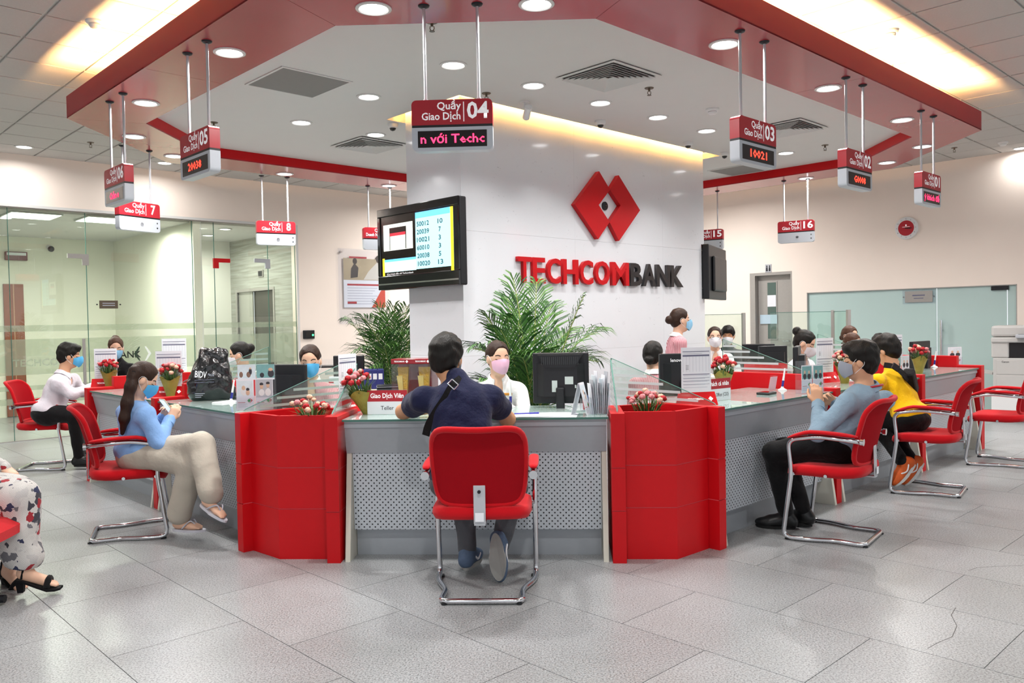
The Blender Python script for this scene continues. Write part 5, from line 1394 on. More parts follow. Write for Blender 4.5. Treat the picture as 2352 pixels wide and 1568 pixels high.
NEWS = newsprint()
hw = dict(P=(-3.22, 4.42, .55), N=(-3.27, 4.42, 1.02), LS=(-3.27, 4.58, .96), RS=(-3.27, 4.26, .96), LE=(-3.18, 4.62, .72), RE=(-3.18, 4.22, .72), LW=(-3.0, 4.54, .64), RW=(-3.0, 4.30, .64),
          LK=D(30, 1130, 4.55), RK=D(42, 1142, 4.36), LA=D(22, 1300, 4.56), RA=D(60, 1302, 4.36))
p6 = person('woman in newspaper-print dress and black heeled sandals, cut by the left photo edge', (-3.24, 4.42, 1.2), (10, 10), hw, SK1, ('low', HBRN), MLB, top=NEWS, bottom=None, hs=.95, build=.95, h=.009, eyes='down')
S = SDF(); o0 = np.array((p6.location.x, p6.location.y, 0))
for a, b_, r1, r2 in ((hw['P'], hw['RK'], .115, .095), (hw['P'], hw['LK'], .115, .09)): S.cap(np.array(a)-o0, np.array(b_)-o0, r1, r2, k=.06)
S.cap(np.array(hw['RK'])-o0, np.array(D(52, 1275, 4.37))-o0, .092, .10, k=.05); S.cap(np.array(hw['LK'])-o0, np.array(D(24, 1275, 4.52))-o0, .09, .10, k=.05)
S.build('dress', NEWS, p6, .009, noise=.006, nf=22, cut=[(-.15, 0, -1, -.23)])
def sandal(par, ankle, d):
    d = np.array(d, float); d /= np.linalg.norm(d); up = np.array([0, 0, 1.]); s_ = np.cross(d, up); A = np.array(ankle, float)-np.array((par.location.x, par.location.y, 0)); P_ = lambda f, u, x=0.: A+d*f+up*u+s_*x
    S = SDF(); S.cap(P_(0, .10), P_(-.005, .0), .036, .034, k=.03).cap(P_(-.02, -.02), P_(.09, -.068), .030, .028, k=.03)
    for i, x in enumerate((-.030, -.015, .0, .014, .027)): S.cap(P_(.105, -.076, x*.9), P_(.150-.006*abs(i-3), -.090, x), .010, .0085, k=.007)
    o = S.build('foot', SK1, par, .006)
    q = MB(); q.grid([[P_(f, u-.012*z, x*w_) for x in (-1, 1) for z in ((0, 1) if x < 0 else (1, 0))] for f, u, w_ in ((-.055, -.045, .026), (-.02, -.05, .030), (.05, -.085, .033), (.10, -.106, .040), (.14, -.108, .038), (.165, -.105, .026))], closed=True); q.build('sandal_sole', BLACKC, o)
    q = MB(); q.add([P_(-.055, -.05, -.022), P_(-.055, -.05, .022), P_(-.012, -.055, .022), P_(-.012, -.055, -.022), P_(-.045, -.118, -.016), P_(-.045, -.118, .016), P_(-.018, -.118, .016), P_(-.018, -.118, -.016)], [(0, 1, 2, 3), (4, 5, 6, 7), (0, 1, 5, 4), (1, 2, 6, 5), (2, 3, 7, 6), (3, 0, 4, 7)]); q.build('heel', BLACKC, o)
    for pts, w_ in (([P_(.0, .045, .036), P_(.04, .04, .0), P_(.0, .045, -.036), P_(-.038, .03, 0), P_(.0, .045, .036)], .006), ([P_(-.02, -.04, .032), P_(.0, .045, .036)], .006), ([P_(-.02, -.04, -.032), P_(.0, .045, -.036)], .006)):
        q = MB(); q.tube(bez(pts, 6), w_, 6); q.build('ankle_strap', BLACKC, o, smooth=True)
    q = MB(); q.tube(bez([P_(.10, -.095, .036), P_(.105, -.062, .018), P_(.105, -.055, 0), P_(.105, -.062, -.018), P_(.10, -.095, -.036)], 5), .017, 8); q.build('toe_strap', BLACKC, o, smooth=True)
sandal(p6, D(62, 1308, 4.36), (.9, .25, 0)); sandal(p6, D(20, 1306, 4.56), (.8, -.5, 0))

# ---- staff behind the counters
def staff(label, px, py, d, face, heading, mask, top, hair, sk=SK1, lean=.10, hs=.95, duck=False, collar=None, eyes='down', glasses=False, over=None, h=.012, build=.92, seat=.48, arm='desk', sleeve='long'):
    Hh = D(px, py, d); J = seated(Hh, heading, lean, seat, .95, arm)
    if over: J.update(over)
    return person(label, Hh, face, J, sk, hair, mask, duck, top, BLACKC, hs=hs, build=build, collar=collar, eyes=eyes, glasses=glasses, h=h, sleeve=sleeve)
pk = staff('teller in white blouse and pink face mask behind the front counter', 1144, 823, 5.62, (-64, 8), -86, MPINK, WHITEB, ('bun', HBRN, .02), lean=.04, collar=WHITEB, h=.009)
o0 = Vector((pk.location.x, pk.location.y, 0)); bdg = D(1167, 905, 5.47)-o0; q = MB(); q.rbox(-.028, .028, -.004, .004, -.009, .009, .003, M=Matrix.Translation(bdg) @ RZ(.1)); q.build('name_badge', mat('gold_badge', '#c58a3a', .3, metal=.6), pk)
staff('teller in pink striped blouse and bright blue mask behind the left planter', 713, 830, 5.98, (-82, 14, -3), -75, MBLUE, PINKST, ('low', HBRN), collar=WHITEB, h=.010, lean=.06)
staff('staff woman with a black hair bun and white mask, behind the black bag', 550, 815, 7.55, (-165, 18), -150, MWHITE, PINKST, ('bun', HBLK, .03), collar=WHITEB, duck=True)
staff('staff woman with a top bun and blue mask behind the far left counter', 266, 800, 9.0, (-62, 18), -80, MLB, BLACKC, ('bun', HMED, .075), hs=.97)
staff('staff woman in pink striped blouse seen from behind, right of the palm', 1501, 818, 6.55, (62, 8), 75, None, PINKST, ('low', HBLK), collar=WHITEB, eyes='none', h=.010, arm='down')
# standing woman
Hs = D(1563, 736, 8.15); a = np.array(Hs); g0 = np.array([a[0], a[1], 0])
f_ = np.array([.93, .1, 0]); r_2 = np.array([.1, -.93, 0]); u_ = np.array([0, 0, 1.])
N_s = a-f_*.045-u_*.17; P_s = np.array([N_s[0]-.01, N_s[1], N_s[2]-.50])
sj = dict(P=P_s, N=N_s)
for s, gsn in (('L', -1), ('R', 1)):
    sj[s+'S'] = N_s+r_2*gsn*.155-u_*.055; sj[s+'E'] = sj[s+'S']+r_2*gsn*.05-u_*.27; sj[s+'W'] = sj[s+'E']+f_*.17-u_*.10; sj[s+'K'] = P_s+r_2*gsn*.09-u_*.40+f_*.03; sj[s+'A'] = np.array([*(P_s+r_2*gsn*.09)[:2], .105])
person('standing staff woman in pink striped blouse and blue mask, in profile', Hs, (8, 4), sj, SK1, ('bun', HBRN, .0), MLB, top=PINKST, bottom=BLACKC, shoes=(SHB, SOLEB), collar=WHITEB, hs=.97, build=.95, h=.012)
staff('staff woman with glasses and white mask looking at the camera', 1642, 776, 8.75, (-98, 2), -95, MWHITE, WHITEB, ('low', HBRN), duck=True, collar=WHITEB, eyes='open', glasses=True, lean=.12)
staff('dark-haired man seated far back, beside the woman with glasses', 1672, 772, 10.2, (-110, 12), -100, MWHITE, DGREY, ('short', HBLK), sk=SK2)
staff('staff woman in white blouse and white mask looking down, right', 1848, 789, 8.30, (-28, 30), -50, MWHITE, WHITEB, ('bun', HBLK, .07), duck=True, collar=WHITEB, h=.010, hs=1.06)
staff('brown-haired staff woman whose head shows above the man in light blue, rear one', 1952, 772, 9.55, (-60, 15), -60, MWHITE, PINKST, ('low', HMED))
staff('brown-haired staff woman right behind the head of the man in light blue, front one', 1958, 789, 9.3, (-50, 18), -55, MWHITE, WHITEB, ('low', HMED))
staff('dark-haired person whose crown shows just above the yellow-shirted one', 2020, 790, 10.3, (-100, 12), -100, MWHITE, WHITEB, ('short', HBLK))
# behind the far left counter somebody raises a pink sleeve beside the bag: arm of the woman with the bun (built with her)
# ================================================================== LOGO WALL
LOGOR = mat('logo_red', '#bb0e17', .35, spec=.3); LOGOS = mat('logo_side', '#c98a6a', .4); LOGOK = mat('logo_black', '#242022', .3, coat=.3)
def onface(px, py): return onf(A45, -CN_0, px, py)
def face_pt(px, py): X, z = onface(px, py); return (X-CU_0, z)
lg = thing('logo_emblem', 'red emblem of two overlapping diamonds on the white stone wall', 'logo', col.location, A45)
def diamond(P, Hh, nm):
    o = MB(); n = len(P)
    o.prism([p for p in P], -.055, -.002, 0, axis='y')
    ob = o.build(nm, LOGOR, lg); return ob
Lf = [face_pt(*p) for p in ((1311, 470), (1367, 395), (1392, 437), (1366, 472), (1391, 511), (1365, 550))]
Rt = [face_pt(*p) for p in ((1392, 437), (1412, 404), (1461, 484), (1413, 554), (1391, 511), (1416, 473))]
diamond(Lf, 0, 'diamond_left'); diamond(Rt, 0, 'diamond_right')
cxx, czz = face_pt(1388, 473)
t = thing('wall_camera_eye', 'small round dark camera eye in the middle of the emblem', 'camera', col.location, A45)
q = MB(); q.lathe([(.045, 0), (.045, .012), (.03, .016), (.012, .02)], 24, M=T(cxx, -.001, czz) @ RX(PI/2)); q.build('housing', DARKMETAL, t, smooth=SM); q = MB(); q.ball((cxx, -.018, czz), .014); q.build('lens', GLOSSB, t, smooth=True)
# the name in solid letters
word = 'TECHCOMBANK'
xs_px = [(1180, 1214), (1214, 1246), (1247, 1282), (1283, 1322), (1323, 1356), (1357, 1394), (1395, 1438), (1439, 1468), (1467, 1500), (1499, 1532), (1532, 1563)]
tl_, tr_ = face_pt(1183, 589), face_pt(1562, 611); bl_, br_ = face_pt(1195, 652), face_pt(1562, 658)
wz0, wz1 = (bl_[1]+br_[1])/2, (tl_[1]+tr_[1])/2
nm = thing('bank_name_letters', 'red and black solid letters TECHCOMBANK on the white stone wall', 'sign', col.location, A45)
for ch, (a, b) in zip(word, xs_px):
    x0 = face_pt(a, 630)[0]; x1 = face_pt(b, 630)[0]; x0 += (x1-x0)*.10
    me = text_mesh(ch, 1., bold=.022, res=3, extrude=.001); co = np.array([v.co[:] for v in me.vertices]); bpy.data.meshes.remove(me)
    lo, hi = co.min(0), co.max(0)
    me = text_mesh(ch, 1., bold=.022, res=3, extrude=.5)
    sx, sz = (x1-x0)/(hi[0]-lo[0]), (wz1-wz0)/(hi[1]-lo[1])
    me.transform(Matrix.Translation((-lo[0], -lo[1], 0))); me.transform(Matrix.Diagonal((sx, sz, .036, 1))); me.transform(RX(PI/2)); me.transform(T(x0+.004, -.021, wz0))
    me.materials.clear(); me.materials.append(LOGOR if word.index('B') > 0 and xs_px.index((a, b)) < 7 else LOGOK)
    o = bpy.data.objects.new('letter', me); COL.objects.link(o); o.parent = nm

# ================================================================== TELEVISIONS
SCR = mat('screen_cyan', '#a5ecf2', .3, emit=.75); SCRB = mat('screen_blue', '#63b9ee', .3, emit=.7); SCRK = mat('screen_black', '#17120f', .15, emit=.15); SCRY = mat('screen_yellow', '#f0d92c', .3, emit=.7); SCRW = mat('screen_white', '#dfe4da', .3, emit=.6)
SCRR = mat('screen_red', '#c72a3a', .3, emit=.6); SCRT = mat('screen_text', '#1d4a5c', .4); SCRP = mat('screen_pale', '#c3f2f4', .3, emit=.75)
def tv(loc, rot, w, h, lab, show=True):
    t = thing('television', lab, 'television', loc, rot); a, b = w/2, h/2
    q = MB(); q.rbox(-a, a, -.03, .05, -b, b, .012); q.rbox(-a*.7, a*.7, .05, .09, -b*.7, b*.6, .02); q.build('casing', DARKP, t)
    # bezel
    bz, bb = .045, .13
    q = MB(); q.rbox(-a, a, -.045, -.0301, b-.075, b, .006); q.rbox(-a, a, -.045, -.0301, -b, -b+bb, .006); q.rbox(-a, -a+bz, -.045, -.0301, -b+bb, b-.075, .006); q.rbox(a-bz*1.6, a, -.045, -.0301, -b+bb, b-.075, .006); q.build('bezel', GLOSSB, t)
    q = MB(); q.box(-a+.01, a-.01, -.047, -.0452, -b+.045, -b+.058); q.build('silver_strip', CHROME, t)
    x0, x1, z0, z1 = -a+bz, a-bz*1.6, -b+bb, b-.075; W, Hh = x1-x0, z1-z0
    q = MB(); q.box(x0, x1, -.034, -.0302, z0, z1); q.build('screen', SCRK, t)
    if not show: return t
    X = lambda u: x0+W*u
    Z = lambda v: z0+Hh*v
    y = -.0348
    def pan(u0, u1, v0, v1, m, n='picture', dy=0.):
        q = MB(); q.box(X(u0), X(u1), y-dy, -.0341-dy, Z(v0), Z(v1)); q.build(n, m, t)
    pan(.50, .955, .07, .95, SCR); pan(.50, .955, .89, .985, SCRB, dy=.001); pan(.955, .99, .0, .985, SCRY); pan(.05, .50, .06, .26, SCRP); pan(.05, .50, .235, .275, SCRB, dy=.001); pan(.02, .05, .0, .30, SCRY)
    pan(.04, .46, .42, .86, SCRW); pan(.13, .37, .43, .80, SCRK, 'phone_picture', .001); pan(.14, .36, .43, .67, SCRW, 'phone_picture', .0018); pan(.14, .36, .66, .71, SCRR, 'phone_picture', .0024)
    for i, (aa, bb_) in enumerate((('50012', '10'), ('20039', '7'), ('10021', '3'), ('60010', '3'), ('20038', '5'), ('10020', '13'))):
        zz = Z(.79-.128*i); lettering(aa, Hh*.105, SCRT, t, T(X(.60), y-.0012, zz), 'queue_number', fit=W*.165, bold=.02); lettering(bb_, Hh*.105, SCRT, t, T(X(.82), y-.0012, zz), 'queue_number', fit=W*(.065 if len(bb_) > 1 else .03), bold=.02)
    lettering('(Quý khách đến với Techcombank', Hh*.042, LETW, t, T(X(.27), y-.0012, Z(.025)), 'caption', fit=W*.38)
    return t
pr_, pl_ = D(1063, 550, 7.0), D(876, 577, 7.86)
dv = pr_-pl_; rot_tv = math.atan2(dv.y, dv.x); cc_ = (pr_+pl_)/2
tvo = tv((cc_.x, cc_.y, (pr_.z+pl_.z)/2), rot_tv, math.hypot(dv.x, dv.y), .765, 'black television showing queue numbers, fixed to the column')
q = MB(); q.tube([(.12, .06, 0), (.14, .16, 0)], .03, 10); q.box(.05, .22, .09, .12, -.1, .1); q.build('wall_mount', DARKMETAL, tvo)
tv(D(1640, 628, 10.3), math.radians(246), 1.1, .66, 'dark television at the right end of the column seen from behind', False)

# ================================================================== PALMS
LEAF = [mat('palm_leaf', '#3c6a2a', .45, var=.25, scale=8), mat('palm_leaf_light', '#5f8a40', .45, var=.2, scale=8), mat('palm_leaf_dark', '#244c1f', .45, var=.2, scale=8)]
STEM = mat('palm_stem', '#8f9c52', .5, var=.2)
def frond(t, base, tip, sag, n, ll, seed, droop=.5, fold=.6):
    """one arching frond: a rachis with two rows of narrow leaflets"""
    rd = random.Random(seed); b, e = Vector(base), Vector(tip); d = e-b; L_ = d.length
    side = d.cross(Vector((0, 0, 1))); side = side.normalized() if side.length > 1e-3 else Vector((1, 0, 0))
    pts = []
    for i in range(15):
        u = i/14; pts.append(b+d*u+Vector((0, 0, 1))*(sag*math.sin(PI*u)*L_)-Vector((0, 0, 1))*droop*.12*L_*u**3)
    q = MB(); q.tube(pts, [.008*(1-.8*i/14)+.001 for i in range(15)], 5); par = q.build('frond', STEM, t, smooth=True)
    q = MB()
    for i in range(n):
        u = .18+.80*i/(n-1); f = u*14; k = min(int(f), 13); c = pts[k].lerp(pts[k+1], f-k); tg = (pts[min(k+1, 14)]-pts[max(k-1, 0)]).normalized()
        up = side.cross(tg).normalized()
        for s in (-1, 1):
            l = 1.3*ll*(math.sin(PI*(.12+.82*u))**.7)*(.85+.3*rd.random())
            dr = (side*s*(.75+.2*rd.random())+tg*(.75+.5*u)+up*(fold*(rd.random()*.7+.1)-.15)).normalized(); wv = .0070*(.8+.4*rd.random()); nn = dr.cross(up).normalized()
            p1 = c+dr*l*.45+up*.01; p2 = c+dr*l*.8-Vector((0, 0, 1))*l*droop*.16; p3 = c+dr*l-Vector((0, 0, 1))*l*droop*.42
            q.add([c-nn*wv*.35, c+nn*wv*.35, p1+nn*wv, p1-nn*wv, p2+nn*wv*.7, p2-nn*wv*.7, p3], [(0, 1, 2, 3), (3, 2, 4, 5), (5, 4, 6)], rd.choice((0, 0, 1, 2)))
    q.build('leaflets', LEAF, par)['kind'] = 'stuff'
def pot(t, r=.17, hh=.34):
    q = MB(); q.lathe([(r*.72, 0), (r, hh), (r*1.04, hh), (r*.95, hh-.02)], 24); q.build('pot', WHITEP, t, smooth=SM); q = MB(); q.cyl((0, 0), r*.94, hh-.04, hh-.03, 24); q.build('soil', SOIL, t)
pb = D(1215, 900, 6.30); t = thing('potted_palm', 'large areca palm in front of the logo wall, behind the teller', 'palm', (pb.x, pb.y, 0)); pot(t, .2, .4); o_ = Vector((pb.x, pb.y, 0))
tips = [(1178, 590, 6.45, .04, .30), (1120, 690, 6.1, .10, .30), (1085, 765, 6.05, .16, .28), (1105, 850, 6.0, .12, .26), (1165, 640, 6.7, .06, .3), (1232, 600, 6.6, .03, .26), (1340, 635, 6.2, .02, .20), (1372, 725, 6.3, .14, .32), (1330, 790, 5.95, .18, .30), (1375, 800, 6.5, .2, .26),
        (1150, 720, 5.9, .1, .28), (1265, 660, 6.7, .05, .30), (1300, 730, 6.75, .12, .3), (1190, 700, 6.1, .08, .3), (1240, 780, 5.85, .14, .26), (1200, 790, 5.9, .12, .24), (1290, 840, 5.95, .15, .26), (1130, 780, 6.5, .12, .26)]
for i, (x, y, d, sg, ll) in enumerate(tips): frond(t, Vector((random.Random(i).uniform(-.06, .06), random.Random(i+50).uniform(-.06, .06), .42)), D(x, y, d)-o_, sg, 30, ll, i, .9)
pb = D(905, 860, 9.25); t = thing('potted_palm', 'smaller areca palm below the television, left of the column', 'palm', (pb.x, pb.y, 0)); pot(t, .2, .4); o_ = Vector((pb.x, pb.y, 0))
for i, (x, y, d, sg, ll) in enumerate([(868, 672, 9.1, .04, .42), (800, 712, 9.1, .12, .40), (835, 700, 8.8, .10, .4), (905, 675, 9.2, .03, .42), (935, 672, 9.0, .05, .40), (955, 735, 8.6, .14, .38), (812, 790, 8.9, .2, .36), (860, 740, 8.7, .12, .42), (925, 720, 9.1, .08, .42), (890, 700, 9.0, .06, .42), (948, 790, 8.6, .15, .34), (840, 830, 8.7, .2, .34), (880, 770, 8.6, .12, .4)]):
    frond(t, Vector((random.Random(i).uniform(-.06, .06), random.Random(i+9).uniform(-.06, .06), .42)), D(x, y, d)-o_, sg, 28, ll*.85, 100+i, .9)

# ================================================================== FLOWERS
PET = [mat('red_petal', '#b5121f', .6, var=.3, scale=60, bump=.6, bscale=240), mat('pink_petal', '#e58f92', .6, var=.25, scale=60, bump=.6, bscale=240), mat('peach_petal', '#f0bfa4', .6, var=.2, scale=60, bump=.6, bscale=240)]
GOLDP = mat('gold_paper', '#9c8c3c', .45, var=.25, scale=18, bump=.6, bscale=50, metal=.15); FGREEN = mat('flower_green', '#4b6b35', .6, var=.3)
def flower_mesh(r, seed):
    rd = random.Random(seed); q = MB(); rings, seg = 7, 18; P = []
    ph = [rd.uniform(0, 6) for _ in range(4)]
    for i in range(rings):
        th = PI*(.02+.80*i/(rings-1)); row = []
        for k in range(seg):
            a = 2*PI*k/seg; rr = r*(1+.16*math.sin(5*a+ph[i % 4]+i*1.7)*min(1, i/2)+.08*math.sin(9*a+ph[(i+1) % 4]))*(1 if i % 2 else .90)
            row.append((rr*math.sin(th)*math.cos(a), rr*math.sin(th)*math.sin(a), rr*.85*math.cos(th)))
        P.append(row)
    q.grid(P, closed=True); q.add(P[0], [tuple(range(seg))]); q.add(P[-1], [tuple(range(seg))]); return q
FM = {}
for c_i in range(3):
    o = flower_mesh(.0195, c_i).build('flower', PET[c_i], None, smooth=True); FM[c_i] = o.data; bpy.data.objects.remove(o)
def bouquet(loc, rotz, lab, wrap=True, n=24, seed=1, spread=.09, hh=.20, tilt=0.):
    rd = random.Random(seed); t = thing('flower_bouquet', lab, 'flowers', loc, rotz, 'small carnation bouquets'); t.rotation_euler = (0, tilt, rotz)
    z0 = .115 if wrap else .0
    if wrap:
        q = MB(); P = []
        for i in range(9):
            u = i/8; P.append([((.032+.045*u**1.3+.006*math.sin(5*a+seed)*u)*math.cos(a), (.032+.045*u**1.3+.006*math.cos(4*a)*u)*math.sin(a), .16*u+.018*u*math.sin(3*a+seed)) for a in [2*PI*k/22 for k in range(22)]])
        q.grid(P, closed=True); q.add(P[0], [tuple(range(22))]); q.build('gold_wrap', GOLDP, t, smooth=True)
    for k in range(n):
        a = 2.4*k; r_ = spread*math.sqrt((k+.5)/n); z = hh+.05*(1-(r_/spread)**2)+rd.uniform(-.018, .028); p = Vector((r_*math.cos(a), r_*math.sin(a), z))
        q = MB(); q.tube([(p.x*.3, p.y*.3, .05 if wrap else -.02), (p.x*.75, p.y*.75, z*.7), tuple(p)], .0022, 5); st = q.build('stem', FGREEN, t, smooth=True)
        o = bpy.data.objects.new('flower', FM[rd.choice((0, 0, 0, 1, 2))]); COL.objects.link(o); o.parent = t; o.location = p; o.scale = (1, 1, 1) if rd.random() < .7 else (.75, .75, .75); o.rotation_euler = (rd.uniform(-.5, .5), rd.uniform(-.5, .5), rd.uniform(0, 6))
    q = MB()
    for k in range(44):
        a = rd.uniform(0, 2*PI); b = Vector((.02*math.cos(a), .02*math.sin(a), hh*.35)); tip = Vector(((spread+.05*rd.random())*math.cos(a+.2), (spread+.05*rd.random())*math.sin(a+.2), hh*(.75+.5*rd.random()))); m_ = (b+tip)/2+Vector((0, 0, .03)); s_ = Vector((-math.sin(a), math.cos(a), 0))*.0045
        q.add([b-s_*.4, b+s_*.4, m_+s_, m_-s_, tip], [(0, 1, 2, 3), (3, 2, 4)])
    q.build('leaves', FGREEN, t)['kind'] = 'stuff'
    return t
bouquet(onz(392, 912, ZG), .3, 'carnations in gold paper beside the black plastic bag, left counter', seed=3, hh=.21)
bouquet(onz(251, 890, ZG), .9, 'carnations in gold paper on the far left counter', seed=5, hh=.21)
bouquet(onz(846, 950, ZG), .5, 'carnations in gold paper leaning left beside the Teller plate', seed=8, tilt=-.32, hh=.22)
p = D(716, 945, 5.02); bouquet((p.x, p.y, .74), 1.1, 'pink and red carnations in the left red planter', False, 16, 11, .12, .17)
p = D(1488, 935, 4.98); bouquet((p.x, p.y, .74), 2.1, 'pink and red carnations in the right red planter', False, 20, 12, .13, .19)
bouquet(onz(1655, 905, ZG)+Vector((.05, .1, 0)), .4, 'carnations half hidden behind the document stand, right counter', seed=15, hh=.20)
bouquet(onz(1940, 880, ZG), 1.4, 'carnations beside the face of the man in light blue', seed=17, hh=.21)
bouquet(onz(2111, 858, ZG), 2., 'carnations in gold paper right of the person in yellow', seed=19, hh=.20)

# ================================================================== PRINT ON PAPER
PHOTO = [mat('print_blue', '#dde8ee', .5, var=.15, scale=25), mat('print_skin', '#d9b79c', .5, var=.15, scale=25), mat('print_dark', '#3d3a40', .5, var=.3, scale=25), mat('print_green', '#3f9a5a', .5), mat('print_teal', '#7fb0b0', .5, var=.25, scale=20)]
def brochure(par, x0, x1, z0, z1, y, kind=0, M=None):
    """one leaflet: white card with a picture, an arrow mark and text lines, printed on the front (-y)"""
    W, Hh = x1-x0, z1-z0; X = lambda u: x0+W*u; Z = lambda v: z0+Hh*v
    q = MB(); q.box(x0, x1, y, y+.002, z0, z1, 0, M)
    def r(u0, u1, v0, v1, m, dy=.0004): q.box(X(u0), X(u1), y-dy, y, Z(v0), Z(v1), m, M)
    def el(u, v, ru, rv, m, dy=.0009): q.ball((X(u), y, Z(v)), (W*ru, dy, Hh*rv), 12, 6, m, M)
    if kind == 0:
        r(.05, .95, .45, .93, 1 if True else 1); el(.42, .60, .20, .16, 6); el(.42, .70, .12, .09, 2, .0013); el(.66, .56, .13, .10, 2, .0012); el(.66, .66, .11, .055, 3, .0015)
    elif kind == 1:
        r(.03, .97, .40, .97, 7); el(.35, .55, .2, .13, 6, .0008); el(.35, .75, .11, .09, 2, .0012); el(.35, .82, .12, .055, 3, .0015); el(.72, .56, .2, .15, 6, .0008); el(.72, .78, .11, .085, 2, .0012); el(.72, .85, .12, .05, 3, .0015)
    elif kind == 2:
        r(0, 1, .12, 1, 1); el(.2, .35, .12, .22, 8); el(.62, .35, .14, .22, 8); el(.72, .55, .10, .25, 3, .001); el(.72, .75, .07, .07, 2, .0014)
    elif kind == 3:
        r(0, 1, .12, 1, 5); el(.8, .40, .20, .28, 3, .001); el(.78, .66, .14, .12, 2, .0014); el(.3, .3, .14, .18, 3, .001)
    else:
        r(.04, .96, .50, .96, 5 if kind == 5 else 1); el(.3, .60, .2, .12, 3, .0008); el(.3, .75, .09, .07, 2, .0012); el(.72, .60, .2, .12, 3, .0008); el(.72, .74, .09, .07, 2, .0012)
    if kind not in (2, 3):
        q.prism([(X(.62), Z(.30)), (X(.72), Z(.36)), (X(.82), Z(.30)), (X(.72), Z(.24))], y-.0014, y, 4, 'y', M); q.prism([(X(.74), Z(.39)), (X(.93), Z(.31)), (X(.74), Z(.21)), (X(.86), Z(.31))], y-.0016, y, 9, 'y', M)
        for k in range(4): r(.08, .62-.1*(k % 2), .19-.035*k, .20-.035*k, 10)
        r(.08, .5, .235, .25, 9)
    return q.build('leaflet', [PAPER, PHOTO[0], PHOTO[1], PHOTO[2], PHOTO[3], PHOTO[4], WHITEP, GREYP, mat('print_brown', '#8a6a5c', .5), SIGNRED, INKL], par)
def brochure_holder(loc, rot, lab, kinds=((0, 1), (2, 3)), w=.235):
    t = thing('brochure_holder', lab, 'brochure holder', loc, rot, 'clear brochure holders'); h = w/2
    q = MB(); q.box(-h, h, .06, .063, 0, .30 if len(kinds) > 1 else .24); q.box(-h, h, .0, .003, 0, .10); q.box(-h, -h+.003, 0, .06, 0, .10); q.box(h-.003, h, 0, .06, 0, .10); q.box(-h, h, 0, .06, 0, .003); q.build('acrylic_shell', ACRYL, t)
    n = len(kinds[0]); ww = w/n
    for k in range(n): brochure(t, -h+ww*k+.006, -h+ww*(k+1)-.006, .006, .21, .006, kinds[0][k])
    if len(kinds) > 1:
        for k in range(n): brochure(t, -h+ww*k+.004, -h+ww*(k+1)-.004, .20, .30, .045, kinds[1][k])
    return t
def sheet_stand(loc, rot, lab, base=True, w=.21, hh=.297):
    t = thing('document_stand', lab, 'document stand', loc, rot, 'red stands holding a printed sheet'); h = w/2; z0 = .03
    if base:
        q = MB(); q.prism([(-.03, 0), (.06, 0), (.02, .085)], -h-.025, h+.025, axis='x'); q.build('red_base', RED, t)
        Mb = T(-.01, -.008, .040) @ RX(-.53)
        lettering('TECHCOMBANK', .022, LETW, t, T(-.02, -.0135, .042) @ RX(-.54), 'base_lettering', fit=.11, bold=.02)
        q = MB(); q.box(-.012, .012, -.0015, 0, -.012, .012, M=T(.085, -.0135, .042) @ RX(-.54) @ RY(PI/4)); q.build('base_emblem', LETW, t)
        z0 = .083
    Ms = T(0, .02, z0)
    q = MB(); q.box(-h, h, 0, .0015, 0, hh, 0, Ms)
    for v0, v1, m in ((.90, .915, 1), (.80, .835, 1), (.395, .41, 1), (.32, .326, 1), (.255, .262, 1), (.18, .185, 1)): q.box(-h*.9, h*.9, -.0006, 0, hh*v0, hh*v1, m, Ms)
    for k in range(9): q.box(-h*.88+k*h*.22, -h*.88+k*h*.22+.0012, -.0005, 0, hh*.46, hh*.80, 2, Ms)
    for k in range(6): q.box(-h*.86, h*(.2+.1*(k % 3)), -.0005, 0, hh*(.86-.0*k)-.008*k*0+.0, hh*.865, 2, Ms)
    for k in range(5): q.box(-h*.85, h*(.75-.15*(k % 2)), -.0005, 0, hh*(.37-.065*k), hh*(.378-.065*k), 2, Ms)
    for k in range(4): q.box(-h*.7, -h*.5, -.0005, 0, hh*(.60-.03*k), hh*(.606-.03*k), 3, Ms)
    q.build('printed_sheet', [PAPER, INK, INKL, BLACKINK], t)
    return t
def pen_stand(loc, rot, lab, lean=.15):
    t = thing('counter_pen', lab, 'pen', loc, rot, 'tethered white and blue pens on the counters')
    q = MB(); q.lathe([(.034, 0), (.032, .008), (.018, .014), (.010, .022), (.010, .03)], 20); q.build('base', WHITEP, t, smooth=SM)
    q = MB(); q.tube([(0, 0, .02), (lean*.06, 0, .075)], .009, 10); q.build('grip', mat('pen_blue', '#2b2f8a', .4), t, smooth=SM); q = MB(); q.tube([(lean*.06, 0, .075), (lean*.17, 0, .17)], [.0085, .006], 10); q.build('barrel', WHITEP, t, smooth=SM)
    return t
# left counter row
brochure_holder(onz(583, 944, ZG+.02)+Vector((.0, .02, .0)), math.radians(2), 'clear holder with four leaflets at the left red planter', ((0, 1), (2, 3)), .25)
pen_stand(onz(531, 924, ZG), .4, 'white and blue pen on the left counter beside the leaflet holder')
sheet_stand(onz(388, 911, ZG), math.radians(8), 'printed rate sheet in red stand behind the flowers by the black bag')
sheet_stand(onz(243, 889, ZG), math.radians(12), 'printed rate sheet in red stand before the far left staff woman')
sheet_stand(onz(400, 862, 1.0), math.radians(8), 'second printed sheet standing behind the rate sheet on the left', False)
